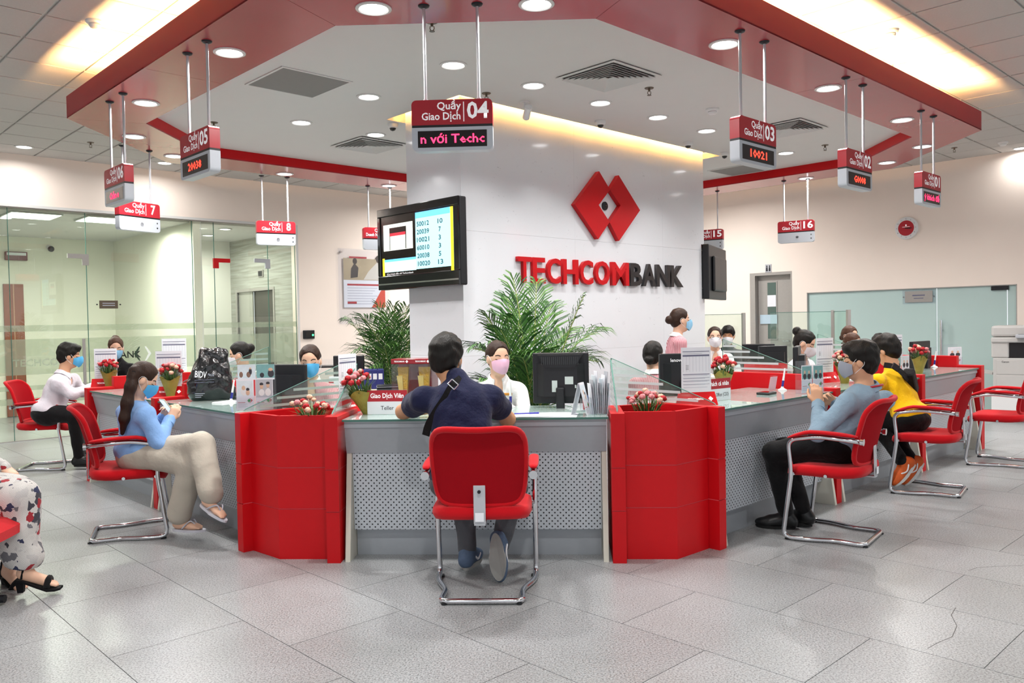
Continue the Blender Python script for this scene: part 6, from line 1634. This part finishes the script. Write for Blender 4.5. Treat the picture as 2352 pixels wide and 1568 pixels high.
# front counter
q_ = onz(805, 950, ZG)
sheet_stand(onz(803, 948, ZG)+Vector((0, .05, 0)), math.radians(70), 'red stand with a sheet turned edge-on beside the left planter')
def name_plate(loc, rot, lab, l1, l2, w=.26, h=.16):
    t = thing('name_plate', lab, 'name plate', loc, rot, 'red and white name plates'); a = w/2
    q = MB(); q.box(-a, a, .0, .004, 0, h, 0); q.box(-a, a, .0, .06, 0, .004); q.build('acrylic_stand', ACRYL, t)
    q = MB(); q.box(-a+.002, a-.002, -.001, -.0002, 0.002, h*.52); q.build('white_card', PAPER, t); q = MB(); q.box(-a+.002, a-.002, -.001, -.0002, h*.52, h-.006); q.build('red_card', SIGNRED, t)
    lettering(l1, .042, LETW, t, T(0, -.0022, h*.74), 'lettering', fit=w*.82, bold=.02); lettering(l2, .036, BLACKINK, t, T(0, -.0022, h*.26), 'lettering', fit=w*(.32 if len(l2) < 8 else .8))
name_plate(onz(890, 952, ZG), math.radians(-4), 'red and white plate reading Giao Dich Vien, Teller', 'Giao Dịch Viên', 'Teller')
name_plate(onz(1655, 925, ZG)+Vector((.02, .14, 0)), math.radians(38), 'red and white plate of the officer behind the document stand', 'Khách cá nhân', 'Service Officer (CSO)')
t = thing('paper_stack', 'loose white forms on the front counter before the monitor', 'papers', onz(1252, 956, ZG), math.radians(-4))
for k in range(5):
    q = MB(); q.box(-.20+.01*k, .19-.012*k, -.05, .16, .0012*k, .0012*k+.001, M=RZ(.03*(k-2))); q.build('sheet', PAPER, t)
q = MB(); q.tube([(-.06, -.02, .012), (.0, -.01, .012)], .005, 8); q.tube([(-.06, -.02, .012), (-.15, -.035, .012)], .004, 8); tag(q.build('ballpoint_pen', [mat('pen_blue2', '#3a36a8', .4)], None, smooth=SM, loc=onz(1238, 952, ZG)), 'blue ballpoint pen lying on the forms', 'pen')
pen_stand(onz(1172, 940, ZG)+Vector((0, .12, 0)), 0, 'tall white and blue pen standing before the teller in white', .0)
t = thing('tent_card', 'folded leaflet standing like a tent beside the front monitor', 'leaflet', onz(1335, 952, ZG), math.radians(70))
for s in (-1, 1):
    brochure(t, -.05, .05, 0, .20, -.001, 0 if s < 0 else 5, M=RZ(0 if s < 0 else PI) @ T(0, -.05, 0) @ RX(-.24))
t = thing('leaflet_rack', 'clear rack packed with upright leaflets at the right of the front counter', 'brochure holder', onz(1379, 952, ZG)+Vector((0, .05, 0)), math.radians(8))
q = MB(); q.box(-.055, .055, -.05, -.047, 0, .12); q.box(-.055, -.052, -.047, .08, 0, .16); q.box(.052, .055, -.047, .08, 0, .16); q.box(-.055, .055, -.047, .08, 0, .003); q.build('acrylic_rack', ACRYL, t)
for k in range(9):
    hh = .19+.07*((k*5) % 4)/3; q = MB(); q.box(-.046+.0105*k, -.043+.0105*k, -.035, .06, .004, hh, M=RY((k-4)*.022)); q.build('leaflet', [PAPER, GREYP, PHOTO[0]][k % 3], t)
t = thing('stationery_cup', 'clear cup with red scissors and clips beside the leaflet rack', 'pen cup', onz(1348, 948, ZG)+Vector((.0, .10, 0)))
q = MB(); q.lathe([(.035, 0), (.038, .08), (.036, .08), (.033, .004)], 18); q.build('cup', ACRYL, t, smooth=SM)
for x, y, m, l in ((-.015, 0, SIGNRED, .13), (.01, .012, DARKP, .12), (.018, -.01, mat('blue_clip', '#3d5f94', .4), .10), (0, .01, mat('pink_eraser', '#dd8f9a', .5), .09)):
    q = MB(); q.tube([(x*.6, y*.6, .01), (x, y, l)], .007, 8); q.build('pencil', m, t, smooth=SM)

# ---- monitors
def monitor(loc, rot, lab, w=.38, h=.33, brand=None, feat=True, tilt=0., mt=DARKP):
    """seen from the back: -y is the back"""
    t = thing('computer_monitor', lab, 'monitor', loc, rot, 'black computer monitors on the desks'); a = w/2; zb = .075
    q = MB(); q.rbox(-a, a, -.01, .03, zb, zb+h, .008); q.prism([(-a*.86, -.01), (a*.86, -.01), (a*.6, -.055), (-a*.6, -.055)], zb+.05, zb+h-.07); q.build('casing', mt, t)
    q = MB(); q.box(-a+.015, a-.015, .03, .032, zb+.015, zb+h-.015); q.build('screen', GLOSSB, t)
    if feat:
        q = MB(); q.prism([(-a*.8, zb+h-.012), (a*.8, zb+h-.012), (a*.5, zb+h-.095), (-a*.5, zb+h-.095)], -.062, -.0105, axis='y'); q.build('vent_hood', DARKP, t)
        q = MB()
        for k in range(19): q.box(-a*.66+k*a*.0715, -a*.66+k*a*.0715+.004, -.0635, -.062, zb+h-.075, zb+h-.025)
        o = q.build('vent_slots', GLOSSB, t); o['kind'] = 'stuff'
        for x, z, w2, h2 in ((-.055, .14, .035, .075), (.03, .19, .055, .05), (.095, .165, .01, .02)):
            q = MB(); q.box(x, x+w2, -.0572, -.0552, zb+z-.06, zb+z-.06+h2); q.build('sticker', mat('pale_sticker', '#c8d2cf', .5), t)
    q = MB(); q.rbox(-.028, .028, -.085, -.05, .01, zb+.11, .008); q.build('stand_neck', DARKP, t); q = MB(); q.rbox(-.11, .11, -.13, .06, 0, .012, .005); q.build('stand_foot', DARKP, t)
    if brand: lettering(brand, .034, LETW, t, T(-a*.35, -.0575 if not feat else -.064, zb+h-.045), 'brand_lettering', bold=.01)
    return t
p = onz(1285, 943, ZG); monitor((p.x+.02, p.y+.22, .80), math.radians(-6), 'black monitor with pale stickers on its back, front counter', .37, .335, 'vizm' and None)
monitor(D(655, 925, 5.95)*1 if False else (lambda v: (v.x, v.y, .78))(D(648, 880, 5.62)), math.radians(-12), 'black monitor with a small white label, left of the blue-masked teller', .36, .30, None, False)
m_ = (lambda v: (v.x, v.y, .80))(D(1565, 880, 5.75)); monitor(m_, math.radians(12), 'black flat monitor behind the document stand, right', .32, .30, 'lenovo', False)
m_ = (lambda v: (v.x, v.y, .80))(D(1834, 850, 6.75)); monitor(m_, math.radians(68), 'black monitor edge before the staff woman in white, right', .36, .30, None, False)
m_ = (lambda v: (v.x, v.y, .76))(D(2115, 800, 8.6)); monitor(m_, math.radians(40), 'dark monitor behind the flowers at far right', .40, .30, None, False)
m_ = (lambda v: (v.x, v.y, .76))(D(1742, 815, 9.3)); monitor(m_, math.radians(-10), 'black monitor on the back desks, right of the seated man', .36, .28, None, False)
m_ = (lambda v: (v.x, v.y, .76))(D(1776, 835, 8.9)); monitor(m_, math.radians(15), 'black monitor on the back desks, left of the woman in white', .34, .27, None, False)
m_ = (lambda v: (v.x, v.y, .76))(D(800, 815, 8.6)); monitor(m_, math.radians(-10), 'greenish dark monitor on the back desk left of the palm', .34, .26, None, False)

# right counter row
sheet_stand(onz(1606, 932, ZG)+Vector((0, .04, 0)), math.radians(14), 'printed rate sheet in red stand at the right red planter')
pen_stand(onz(1797, 896, ZG), .3, 'white and blue pen on the right counter before the red divider')
t = thing('pen_tray', 'pink card in a clear stand beside the pen, right counter', 'card stand', onz(1775, 897, ZG)+Vector((0, .03, 0)), math.radians(40))
q = MB(); q.box(-.05, .05, 0, .003, 0, .12, M=RX(.2)); q.build('acrylic_plate', ACRYL, t); q = MB(); q.box(-.046, .046, -.002, -.0005, .005, .11, M=RX(.2)); q.build('pink_card', mat('pink_paper', '#e9b5c0', .6), t)
t = thing('card_reader', 'small black signature pad lying on the right counter', 'device', onz(1762, 905, ZG), math.radians(50)); q = MB(); q.rbox(-.08, .06, -.05, .05, 0, .018, .006); q.build('body', DARKP, t); q = MB(); q.box(-.06, .03, -.035, .035, .018, .0195); q.build('pad', GLOSSB, t)
brochure_holder(onz(1868, 903, ZG), math.radians(28), 'clear holder with two leaflets before the man in light blue', ((5, 5),), .23)
sheet_stand(onz(1904, 880, ZG)+Vector((.02, .1, 0)), math.radians(30), 'printed rate sheet in red stand behind the leaflet holder, right')
sheet_stand(onz(2068, 862, ZG)+Vector((.02, .1, 0)), math.radians(32), 'printed rate sheet above the shoulder of the person in yellow')
brochure_holder(onz(2072, 872, ZG), math.radians(32), 'clear holder with leaflets behind the person in yellow', ((5, 4),), .24)
pen_stand(onz(2146, 843, ZG), .3, 'white and blue pen on the far right counter')
brochure_holder(onz(2198, 842, ZG)+Vector((0, .03, 0)), math.radians(25), 'clear holder with one large leaflet at the far right counter end', ((4,),), .22)
t = thing('acrylic_box', 'clear empty acrylic box on the far right counter', 'box', onz(2165, 840, ZG)+Vector((.02, .12, 0)), math.radians(30)); q = MB(); q.box(-.07, .07, 0, .003, 0, .15); q.build('front', ACRYL, t); q = MB(); q.box(-.07, .07, .07, .073, 0, .2); q.build('back', ACRYL, t); q = MB(); q.box(-.07, .07, .003, .07, 0, .003); q.build('bottom', ACRYL, t)
q = MB(); q.box(-.1, .1, -.06, .06, 0, .003, M=RZ(.6)); q.box(-.1, .1, -.06, .06, .0035, .006, M=RZ(.5)); tag(q.build('form_pile', PAPER, None, loc=onz(1965, 872, ZG)), 'flat white forms on the counter behind the man in light blue', 'papers')

# ---- black plastic bag
p = onz(474, 920, ZG)+Vector((.02, .05, 0)); t = thing('plastic_bag', 'crumpled black plastic bag standing on the left counter', 'bag', p, math.radians(20))
S = SDF(); S.cap((-.11, 0, .07), (.12, 0, .06), .085, .08, k=.06).cap((-.10, 0, .16), (.10, 0, .15), .085, .08, k=.08).cap((-.07, 0, .26), (.095, 0, .25), .070, .065, k=.08).cap((-.055, 0, .33), (.10, 0, .335), .052, .048, k=.06).cap((-.06, .0, .385), (.115, 0, .38), .034, .034, k=.04).cap((-.05, .01, .415), (.125, .01, .402), .012, .012, k=.04).cap((.14, -.01, .03), (.25, -.02, .012), .030, .010, k=.05)
BAGM = mat('black_polythene', '#0d0d10', .2, var=.2, scale=20, bump=1., bscale=20, coat=.8)
t.scale = (.88, .88, .96); o = S.build('bag_body', BAGM, t, .008, noise=.006, nf=46, cut=[(0, 0, -1, -.001)])
lettering('BIDV', .075, LETW, t, T(-.080, -.118, .215) @ RX(.10) @ RY(.12), 'print', fit=.095, bold=.01); lettering('MetLife', .030, INKL, t, T(.005, -.114, .212) @ RX(.10) @ RY(.12), 'print', fit=.05)
for k in range(3): q = MB(); q.box(-.13, -.05-.015*k, -.1125, -.1105, .062-.014*k, .066-.014*k); q.build('print', INKL, t)
for k in range(2): q = MB(); q.box(-.13, .03, -.1125, -.1105, .172-.02*k, .175-.02*k); q.build('print', INK, t)

# ================================================================== GLASS SCREENS ON FINS AND DIVIDERS
def screen(rot, X, Y0, lab, L_=.62, hh=.28, z0=.876):
    t = thing('glass_screen', lab, 'glass screen', fw(rot, X, Y0, z0), rot, 'glass screens with frosted stripes')
    q = MB(); q.prism([(0, .003), (L_, .003), (L_, hh), (.02, .02)], -.004, .004, axis='x'); q.build('pane', GLASS, t)
    q = MB(); q.prism([(.004, .012), (.018, .021), (L_, hh), (L_, hh+.0025), (.016, .0235), (0, .012)], -.0045, .0045, axis='x'); q.build('pane_edge', GLASSEDGE, t)
    q = MB(); q.box(-.0045, .0045, L_, L_+.002, .003, hh); q.build('rear_edge', GLASSEDGE, t)
    n = int(hh/.046)
    for k in range(n):
        za = .020+.046*k; y0 = .02+(za+.016)/hh*L_*.98
        if y0 < L_-.02: q = MB(); q.box(-.0054, -.0044, y0, L_-.004, za, za+.017); q.build('frosted_stripe', FROST, t)
    return t
screen(-A45, -4.90, 2.32, 'striped glass screen rising from the left planter, before the blue-masked teller', .80, .30)
screen(FR, FX0-.052, FY-.02, 'glass screen seen edge-on at the left end of the front counter', .60, .28)
screen(FR, FX1+.052, FY-.02, 'glass screen seen edge-on at the right end of the front counter', .60, .28)
screen(A45, 4.352, 2.75, 'striped glass screen rising from the right planter, before the monitor', .82, .28)
screen(A45, 6.02, RY_+.22, 'striped glass screen on the first red divider of the right row', .75, .27, z0=.971)
screen(A45, 7.75, RY_+.22, 'striped glass screen on the second red divider of the right row', .75, .27, z0=.971)
screen(-A45, -6.57, LY_+.22, 'striped glass screen on the red divider behind the black bag', .75, .27, z0=.971)
# ================================================================== STAFF SIDE AND BACKGROUND
DESKW = mat('pale_wood_desk', '#c9bfa8', .5, var=.06, scale=6); GREYPANEL = mat('grey_screen_panel', '#7d7f86', .7, var=.08, scale=30)
def desk(loc, rot, lab, w=1.3, d=.65):
    t = thing('office_desk', lab, 'desk', loc, rot, 'staff desks in the back area'); a = w/2
    q = MB(); q.rbox(-a, a, 0, d, .72, .75, .004); q.build('worktop', DESKW, t)
    q = MB(); q.rbox(-a+.02, a-.02, .02, .04, .12, .72, .003); q.build('modesty_panel', GREYPANEL, t)
    for s in (-1, 1): q = MB(); q.rbox(s*(a-.02)-.02, s*(a-.02)+.02, .03, d-.03, 0, .72, .003); q.build('side_leg', GREYPANEL, t)
    return t
def put(px, py, d): v = D(px, py, d); return (v.x, v.y, 0)
desk(put(845, 870, 8.30), math.radians(8), 'pale desk in the back area below the small palm', 1.3, .55)
desk(put(1790, 850, 9.3), math.radians(-10), 'pale desk in the back area behind the glass partition, right', 1.3, .55)
desk(put(1650, 850, 7.75), math.radians(5), 'pale desk before the staff woman with glasses', 1.1, .55)
# staff chairs: a plain swivel chair
def swivel(loc, rot, lab, m=REDFAB):
    t = thing('swivel_chair', lab, 'chair', loc, rot, 'staff swivel chairs')
    q = MB(); q.rbox(-.23, .23, -.22, .24, .43, .50, .03, seg=3); q.build('seat', m, t, smooth=SM)
    q = MB(); P = [[Vector(((-.21+.42*i/10), -.25-.05*j/8+.04*(2*i/10-1)**2, .56+.40*j/8)) for i in range(11)] for j in range(9)]; q.grid(P); q.grid([[p+Vector((0, -.035, 0)) for p in r] for r in P])
    bd = P[0]+[r[-1] for r in P[1:]]+P[-1][-2::-1]+[r[0] for r in P[-2:0:-1]]; q.grid([bd+[bd[0]], [p+Vector((0, -.035, 0)) for p in bd+[bd[0]]]]); q.build('backrest', m, t, smooth=SM)
    q = MB(); q.tube([(0, 0, .08), (0, 0, .43)], .028, 12); q.box(-.03, .03, -.30, -.1, .40, .43); q.box(-.03, .03, -.32, -.295, .40, .62); q.build('column', DARKP, t)
    for k in range(5):
        a = 2*PI*k/5; q = MB(); q.tube([(0, 0, .09), (.28*math.cos(a), .28*math.sin(a), .065)], [.022, .014], 8); l = q.build('foot', DARKP, t, smooth=SM); q = MB(); q.ball((.28*math.cos(a), .28*math.sin(a), .03), .03, 10, 8); q.build('castor', DARKP, l, smooth=True)
v = D(1742, 858, 7.9); swivel((v.x, v.y, 0), math.radians(150), 'empty red swivel chair behind the right counter')
# metal basket/rack of red backing left: partition panel with red squares
# low glass partition with steel posts
def partition(pa, pb, d0, d1, ztop, lab, posts=(0, 1)):
    a, b = D(*pa, d0), D(*pb, d1); a.z = b.z = 0; L_ = (b-a).length; t = thing('glass_partition', lab, 'glass partition', a, math.atan2(b.y-a.y, b.x-a.x), 'low glass partitions with steel posts')
    q = MB(); q.box(0, L_, -.005, .005, .75, ztop); q.build('pane', GLASS, t); q = MB(); q.box(0, L_, -.0055, .0055, ztop, ztop+.006); q.build('pane_edge', GLASSEDGE, t)
    q = MB(); q.box(0, L_, -.02, .02, 0, .75); q.build('base_panel', GREYPANEL, t)
    for p in posts: q = MB(); q.box(L_*p-.02, L_*p+.02, -.02, .02, 0, ztop+.02); q.build('post', STEEL, t)
partition((1560, 760), (1708, 760), 10.6, 10.8, 1.46, 'low glass partition right of the column', (1,))
partition((1770, 760), (1913, 760), 10.4, 10.1, 1.47, 'low glass partition before the steel door', (1,)); partition((1913, 760), (1949, 760), 10.1, 9.8, 1.47, 'short glass partition beside the frosted glass wall', (1,))
# ---- donation display box
v = D(953, 850, 6.45); t = thing('display_box', 'red display box with gold ornaments behind clear panes', 'display box', (v.x, v.y, .74), math.radians(-8)); GOLD = mat('gold_foil', '#e0b830', .3, metal=.35, bump=.9, bscale=60)
w2 = .165
DRED = mat('dark_red_lacquer', '#8e0f1c', .25, coat=.4)
q = MB(); q.rbox(-w2, w2, -.10, .10, 0, .10, .004); q.build('base', DRED, t); q = MB(); q.rbox(-w2, w2, -.10, .10, .365, .405, .004); q.build('lid', DRED, t); q = MB(); q.box(-w2+.004, w2-.004, .092, .098, .10, .365); q.build('back', DRED, t)
for x in (-w2+.003, 0, w2-.003): q = MB(); q.box(x-.003, x+.003, -.098, .092, .10, .365); q.build('glass_wall', ACRYL, t)
q = MB(); q.box(-w2+.006, w2-.006, -.098, -.095, .10, .365); q.build('front_pane', ACRYL, t)
for k, x in enumerate((-.085, .085)):
    q = MB(); q.prism([(x-.045, .34), (x+.045, .34), (x+.03, .13), (x-.03, .13)], -.04, -.01, axis='y'); o = q.build('gold_ornament', GOLD, t); q = MB(); q.prism([(x-.05, .27), (x-.005, .27), (x, .15), (x-.035, .15)], -.05, -.041, axis='y'); q.build('gold_flap', mat('pale_gold', '#e3cf72', .4), t)
    lettering('TECHCOMBANK', .016, LETW, t, T(x-.01, -.1015, .385), 'lid_lettering', fit=.085, bold=.02); q = MB(); q.box(-.008, .008, -.1015, -.1, -.008, .008, M=T(x+.05, 0, .385) @ RY(PI/4)); q.build('lid_emblem', LETW, t)
# ---- filing and boxes behind the left counter
def boxes(px, py, d, z, w, dd, h, m, lab, cat='box', rot=0., extra=None):
    v = D(px, py, d); t = thing('storage_box' if cat == 'box' else cat.replace(' ', '_'), lab, cat, (v.x, v.y, z), rot); q = MB(); q.rbox(-w/2, w/2, -dd/2, dd/2, 0, h, .004); q.build('body', m, t)
    q = MB(); q.rbox(-w/2-.002, w/2+.002, -dd/2-.003, dd/2, h*.72, h*.78, .002); q.build('band', GREYP if extra is None else extra, t); return t
BLUEF = mat('blue_file', '#2a2f72', .5)
for k in range(5):
    v = D(825+12*k, 850, 8.55); t = thing('box_file', ['first', 'second', 'third', 'fourth', 'fifth'][k]+' blue box file from the left on the back desk under the small palm', 'file', (v.x, v.y, .75), math.radians(8+k), 'blue box files on the back desk'); q = MB(); q.rbox(-.035, .035, -.12, .12, 0, .20, .004); q.build('spine', BLUEF, t); q = MB(); q.box(-.02, .02, -.1215, -.1195, .10, .16); q.build('spine_label', PAPER, t)
boxes(900, 880, 8.2, .75, .30, .2, .06, DARKP, 'black document tray on the back desk below the palm', 'document tray', .2)
boxes(768, 820, 7.4, .75, .10, .04, .20, PAPER, 'white leaflet holder behind the blue-masked teller', 'card holder', -.2, SIGNRED)
boxes(778, 850, 7.2, .75, .09, .03, .18, PAPER, 'white card standing right of the blue-masked teller', 'card stand', .1)
boxes(752, 822, 8.8, .75, .28, .25, .30, ACRYL, 'clear plastic drawer tower behind the blue-masked teller', 'drawer tower', .1, DARKP)
boxes(600, 830, 8.3, .75, .30, .3, .22, CREAM, 'cream box printer behind the staff woman with white mask', 'printer', -.3, GREYP)
boxes(625, 838, 8.0, .75, .16, .03, .17, PAPER, 'white card with a red band right of the cream printer', 'card stand', 0, SIGNRED)
boxes(1730, 790, 9.6, .75, .18, .02, .26, PAPER, 'white notice sheet standing on the back desk near the door', 'notice', -.1, INKL)
boxes(1655, 815, 8.0, .75, .30, .22, .10, CREAM, 'cream paper tray before the woman with glasses', 'document tray', .1)
v = D(520, 925, 6.15); t = thing('calculator', 'white calculator behind the black bag', 'calculator', (v.x, v.y, .83), -.5); q = MB(); q.rbox(-.06, .06, -.09, .09, 0, .03, .008); q.build('body', WHITEP, t); q = MB(); q.box(-.05, .05, .04, .07, .03, .032); q.build('display', GREYP, t)
v = D(508, 880, 6.9); t = thing('file_rack', 'red mesh rack behind the black bag', 'rack', (v.x, v.y, .74), -.5)
for k in range(4): q = MB(); q.rbox(-.14, .14, -.01, .01, .05*k, .05*k+.035, .003); q.build('slat', SIGNRED, t)
for s in (-1, 1): q = MB(); q.box(s*.13-.005, s*.13+.005, -.012, .012, 0, .22); q.build('upright', WHITEP, t)
v = D(1685, 850, 6.9); t = thing('laptop_screen', 'white slanted sheet screen before the woman with glasses', 'screen', (v.x, v.y, .83), math.radians(20)); q = MB(); q.rbox(-.11, .11, -.004, .004, .0, .20, .003, M=RX(-.35)); q.build('panel', PAPER, t); q = MB(); q.rbox(-.1, .1, -.02, .12, 0, .012, .003); q.build('foot', GREYP, t)
# ---- copier at the right edge
v = D(2352, 860, 10.7); t = thing('photocopier', 'light grey photocopier on a white cabinet at the right photo edge', 'photocopier', (v.x+.02, v.y, 0), math.radians(-35)); COP = mat('copier_grey', '#c2c0bd', .45, var=.03)
q = MB(); q.rbox(-.36, .36, -.3, .3, .05, .42, .008); q.build('cabinet', WHITEP, t)
for x in (-.3, .3): q = MB(); q.cyl((x, -.22), .03, 0, .05, 12); q.build('castor', DARKP, t)
q = MB(); q.rbox(-.34, .34, -.3, .3, .42, .83, .01); q.build('body', COP, t); q = MB(); q.rbox(-.3, .2, -.305, -.3, .62, .80, .002); q.build('front_door', COP, t); q = MB(); q.rbox(-.3, .2, -.305, -.3, .46, .60, .002); q.build('paper_drawer', COP, t)
q = MB(); q.rbox(-.36, -.16, -.3, .3, .83, 1.06, .02); q.build('left_pillar', COP, t); q = MB(); q.box(-.16, .3, -.28, .28, .83, 1.03); q.build('output_bay', DARKP, t); q = MB(); q.rbox(.3, .36, -.3, .3, .83, 1.06, .01); q.build('right_pillar', COP, t)
q = MB(); q.rbox(-.36, .36, -.32, .3, 1.03, 1.10, .015); q.build('scanner_bed', COP, t); q = MB(); q.rbox(-.36, .36, -.30, .3, 1.105, 1.25, .03); q.build('lid', COP, t); q = MB(); q.rbox(-.08, .30, -.42, -.31, 1.09, 1.14, .01, M=T(0, 0, 0) @ RX(.0)); q.build('control_panel', GREYP, t); q = MB(); q.box(-.05, .1, -.415, -.32, 1.1405, 1.143); q.build('control_screen', GLOSSB, t)
q = MB(); q.prism([(-.36, .60), (-.62, .66), (-.62, .67), (-.36, .63)], -.18, .18, axis='y'); q.build('side_tray', COP, t); q = MB(); q.box(-.60, -.40, -.12, .12, .655, .66, M=RY(.2) @ T(.12, 0, -.08)); q.build('tray_paper', PAPER, t)
lettering('Canon', .032, BLACKINK, t, T(-.2, -.3062, .78), 'brand_lettering', bold=.01)
# ---- beam seat at the left photo edge
t = thing('beam_seat', 'red padded seat on a bent metal frame, cut by the left photo edge', 'seat', Vector((D(42, 1225, 4.05).x-.38, 4.02, 0)), math.radians(-84))
q = MB(); P = []
for i in range(9):
    u = i/8; P.append([(-.25+.5*j/10, -.24+.50*u, .455-.02*math.sin(PI*u)+.02*(1-u)**3-.05*max(0, u-.85)/.15+.012*abs(2*j/10-1)**2) for j in range(11)])
q.grid(P); q.grid([[(x, y, z-.045) for x, y, z in r] for r in P]); bd = P[0]+[r[-1] for r in P[1:]]+P[-1][-2::-1]+[r[0] for r in P[-2:0:-1]]; q.grid([bd+[bd[0]], [(x, y, z-.045) for x, y, z in bd+[bd[0]]]]); q.build('seat', REDFAB, t, smooth=SM)
q = MB(); q.grid([[(-.25+.5*j/10, -.25-.09*i/7, .52+.40*i/7) for j in range(11)] for i in range(8)]); q.grid([[(-.25+.5*j/10, -.29-.09*i/7, .52+.40*i/7) for j in range(11)] for i in range(8)]); q.build('backrest', REDFAB, t)
for s in (-1, 1):
    q = MB(); q.tube(fillet([(s*.27, -.24, .415), (s*.27, .16, .415), (s*.27, .27, .395), (s*.27, .25, .355), (s*.27, .10, .345), (s*.27, -.24, .36)], .03, 4), .012, 8); q.build('side_loop', SILVER, t, smooth=True)
q = MB(); q.box(-.45, .45, -.06, .0, .33, .39); q.build('beam', SILVER, t); q = MB(); q.tube([(-.1, -.03, .33), (-.1, -.03, .05)], .03, 10); q.tube([(-.1, -.3, .03), (-.1, .2, .03)], .022, 8); q.build('leg', DARKMETAL, t, smooth=SM)

dup(t, t.location+Vector((-.32, .52, 0)), math.radians(-84), 'red padded seat under the woman in the printed dress')
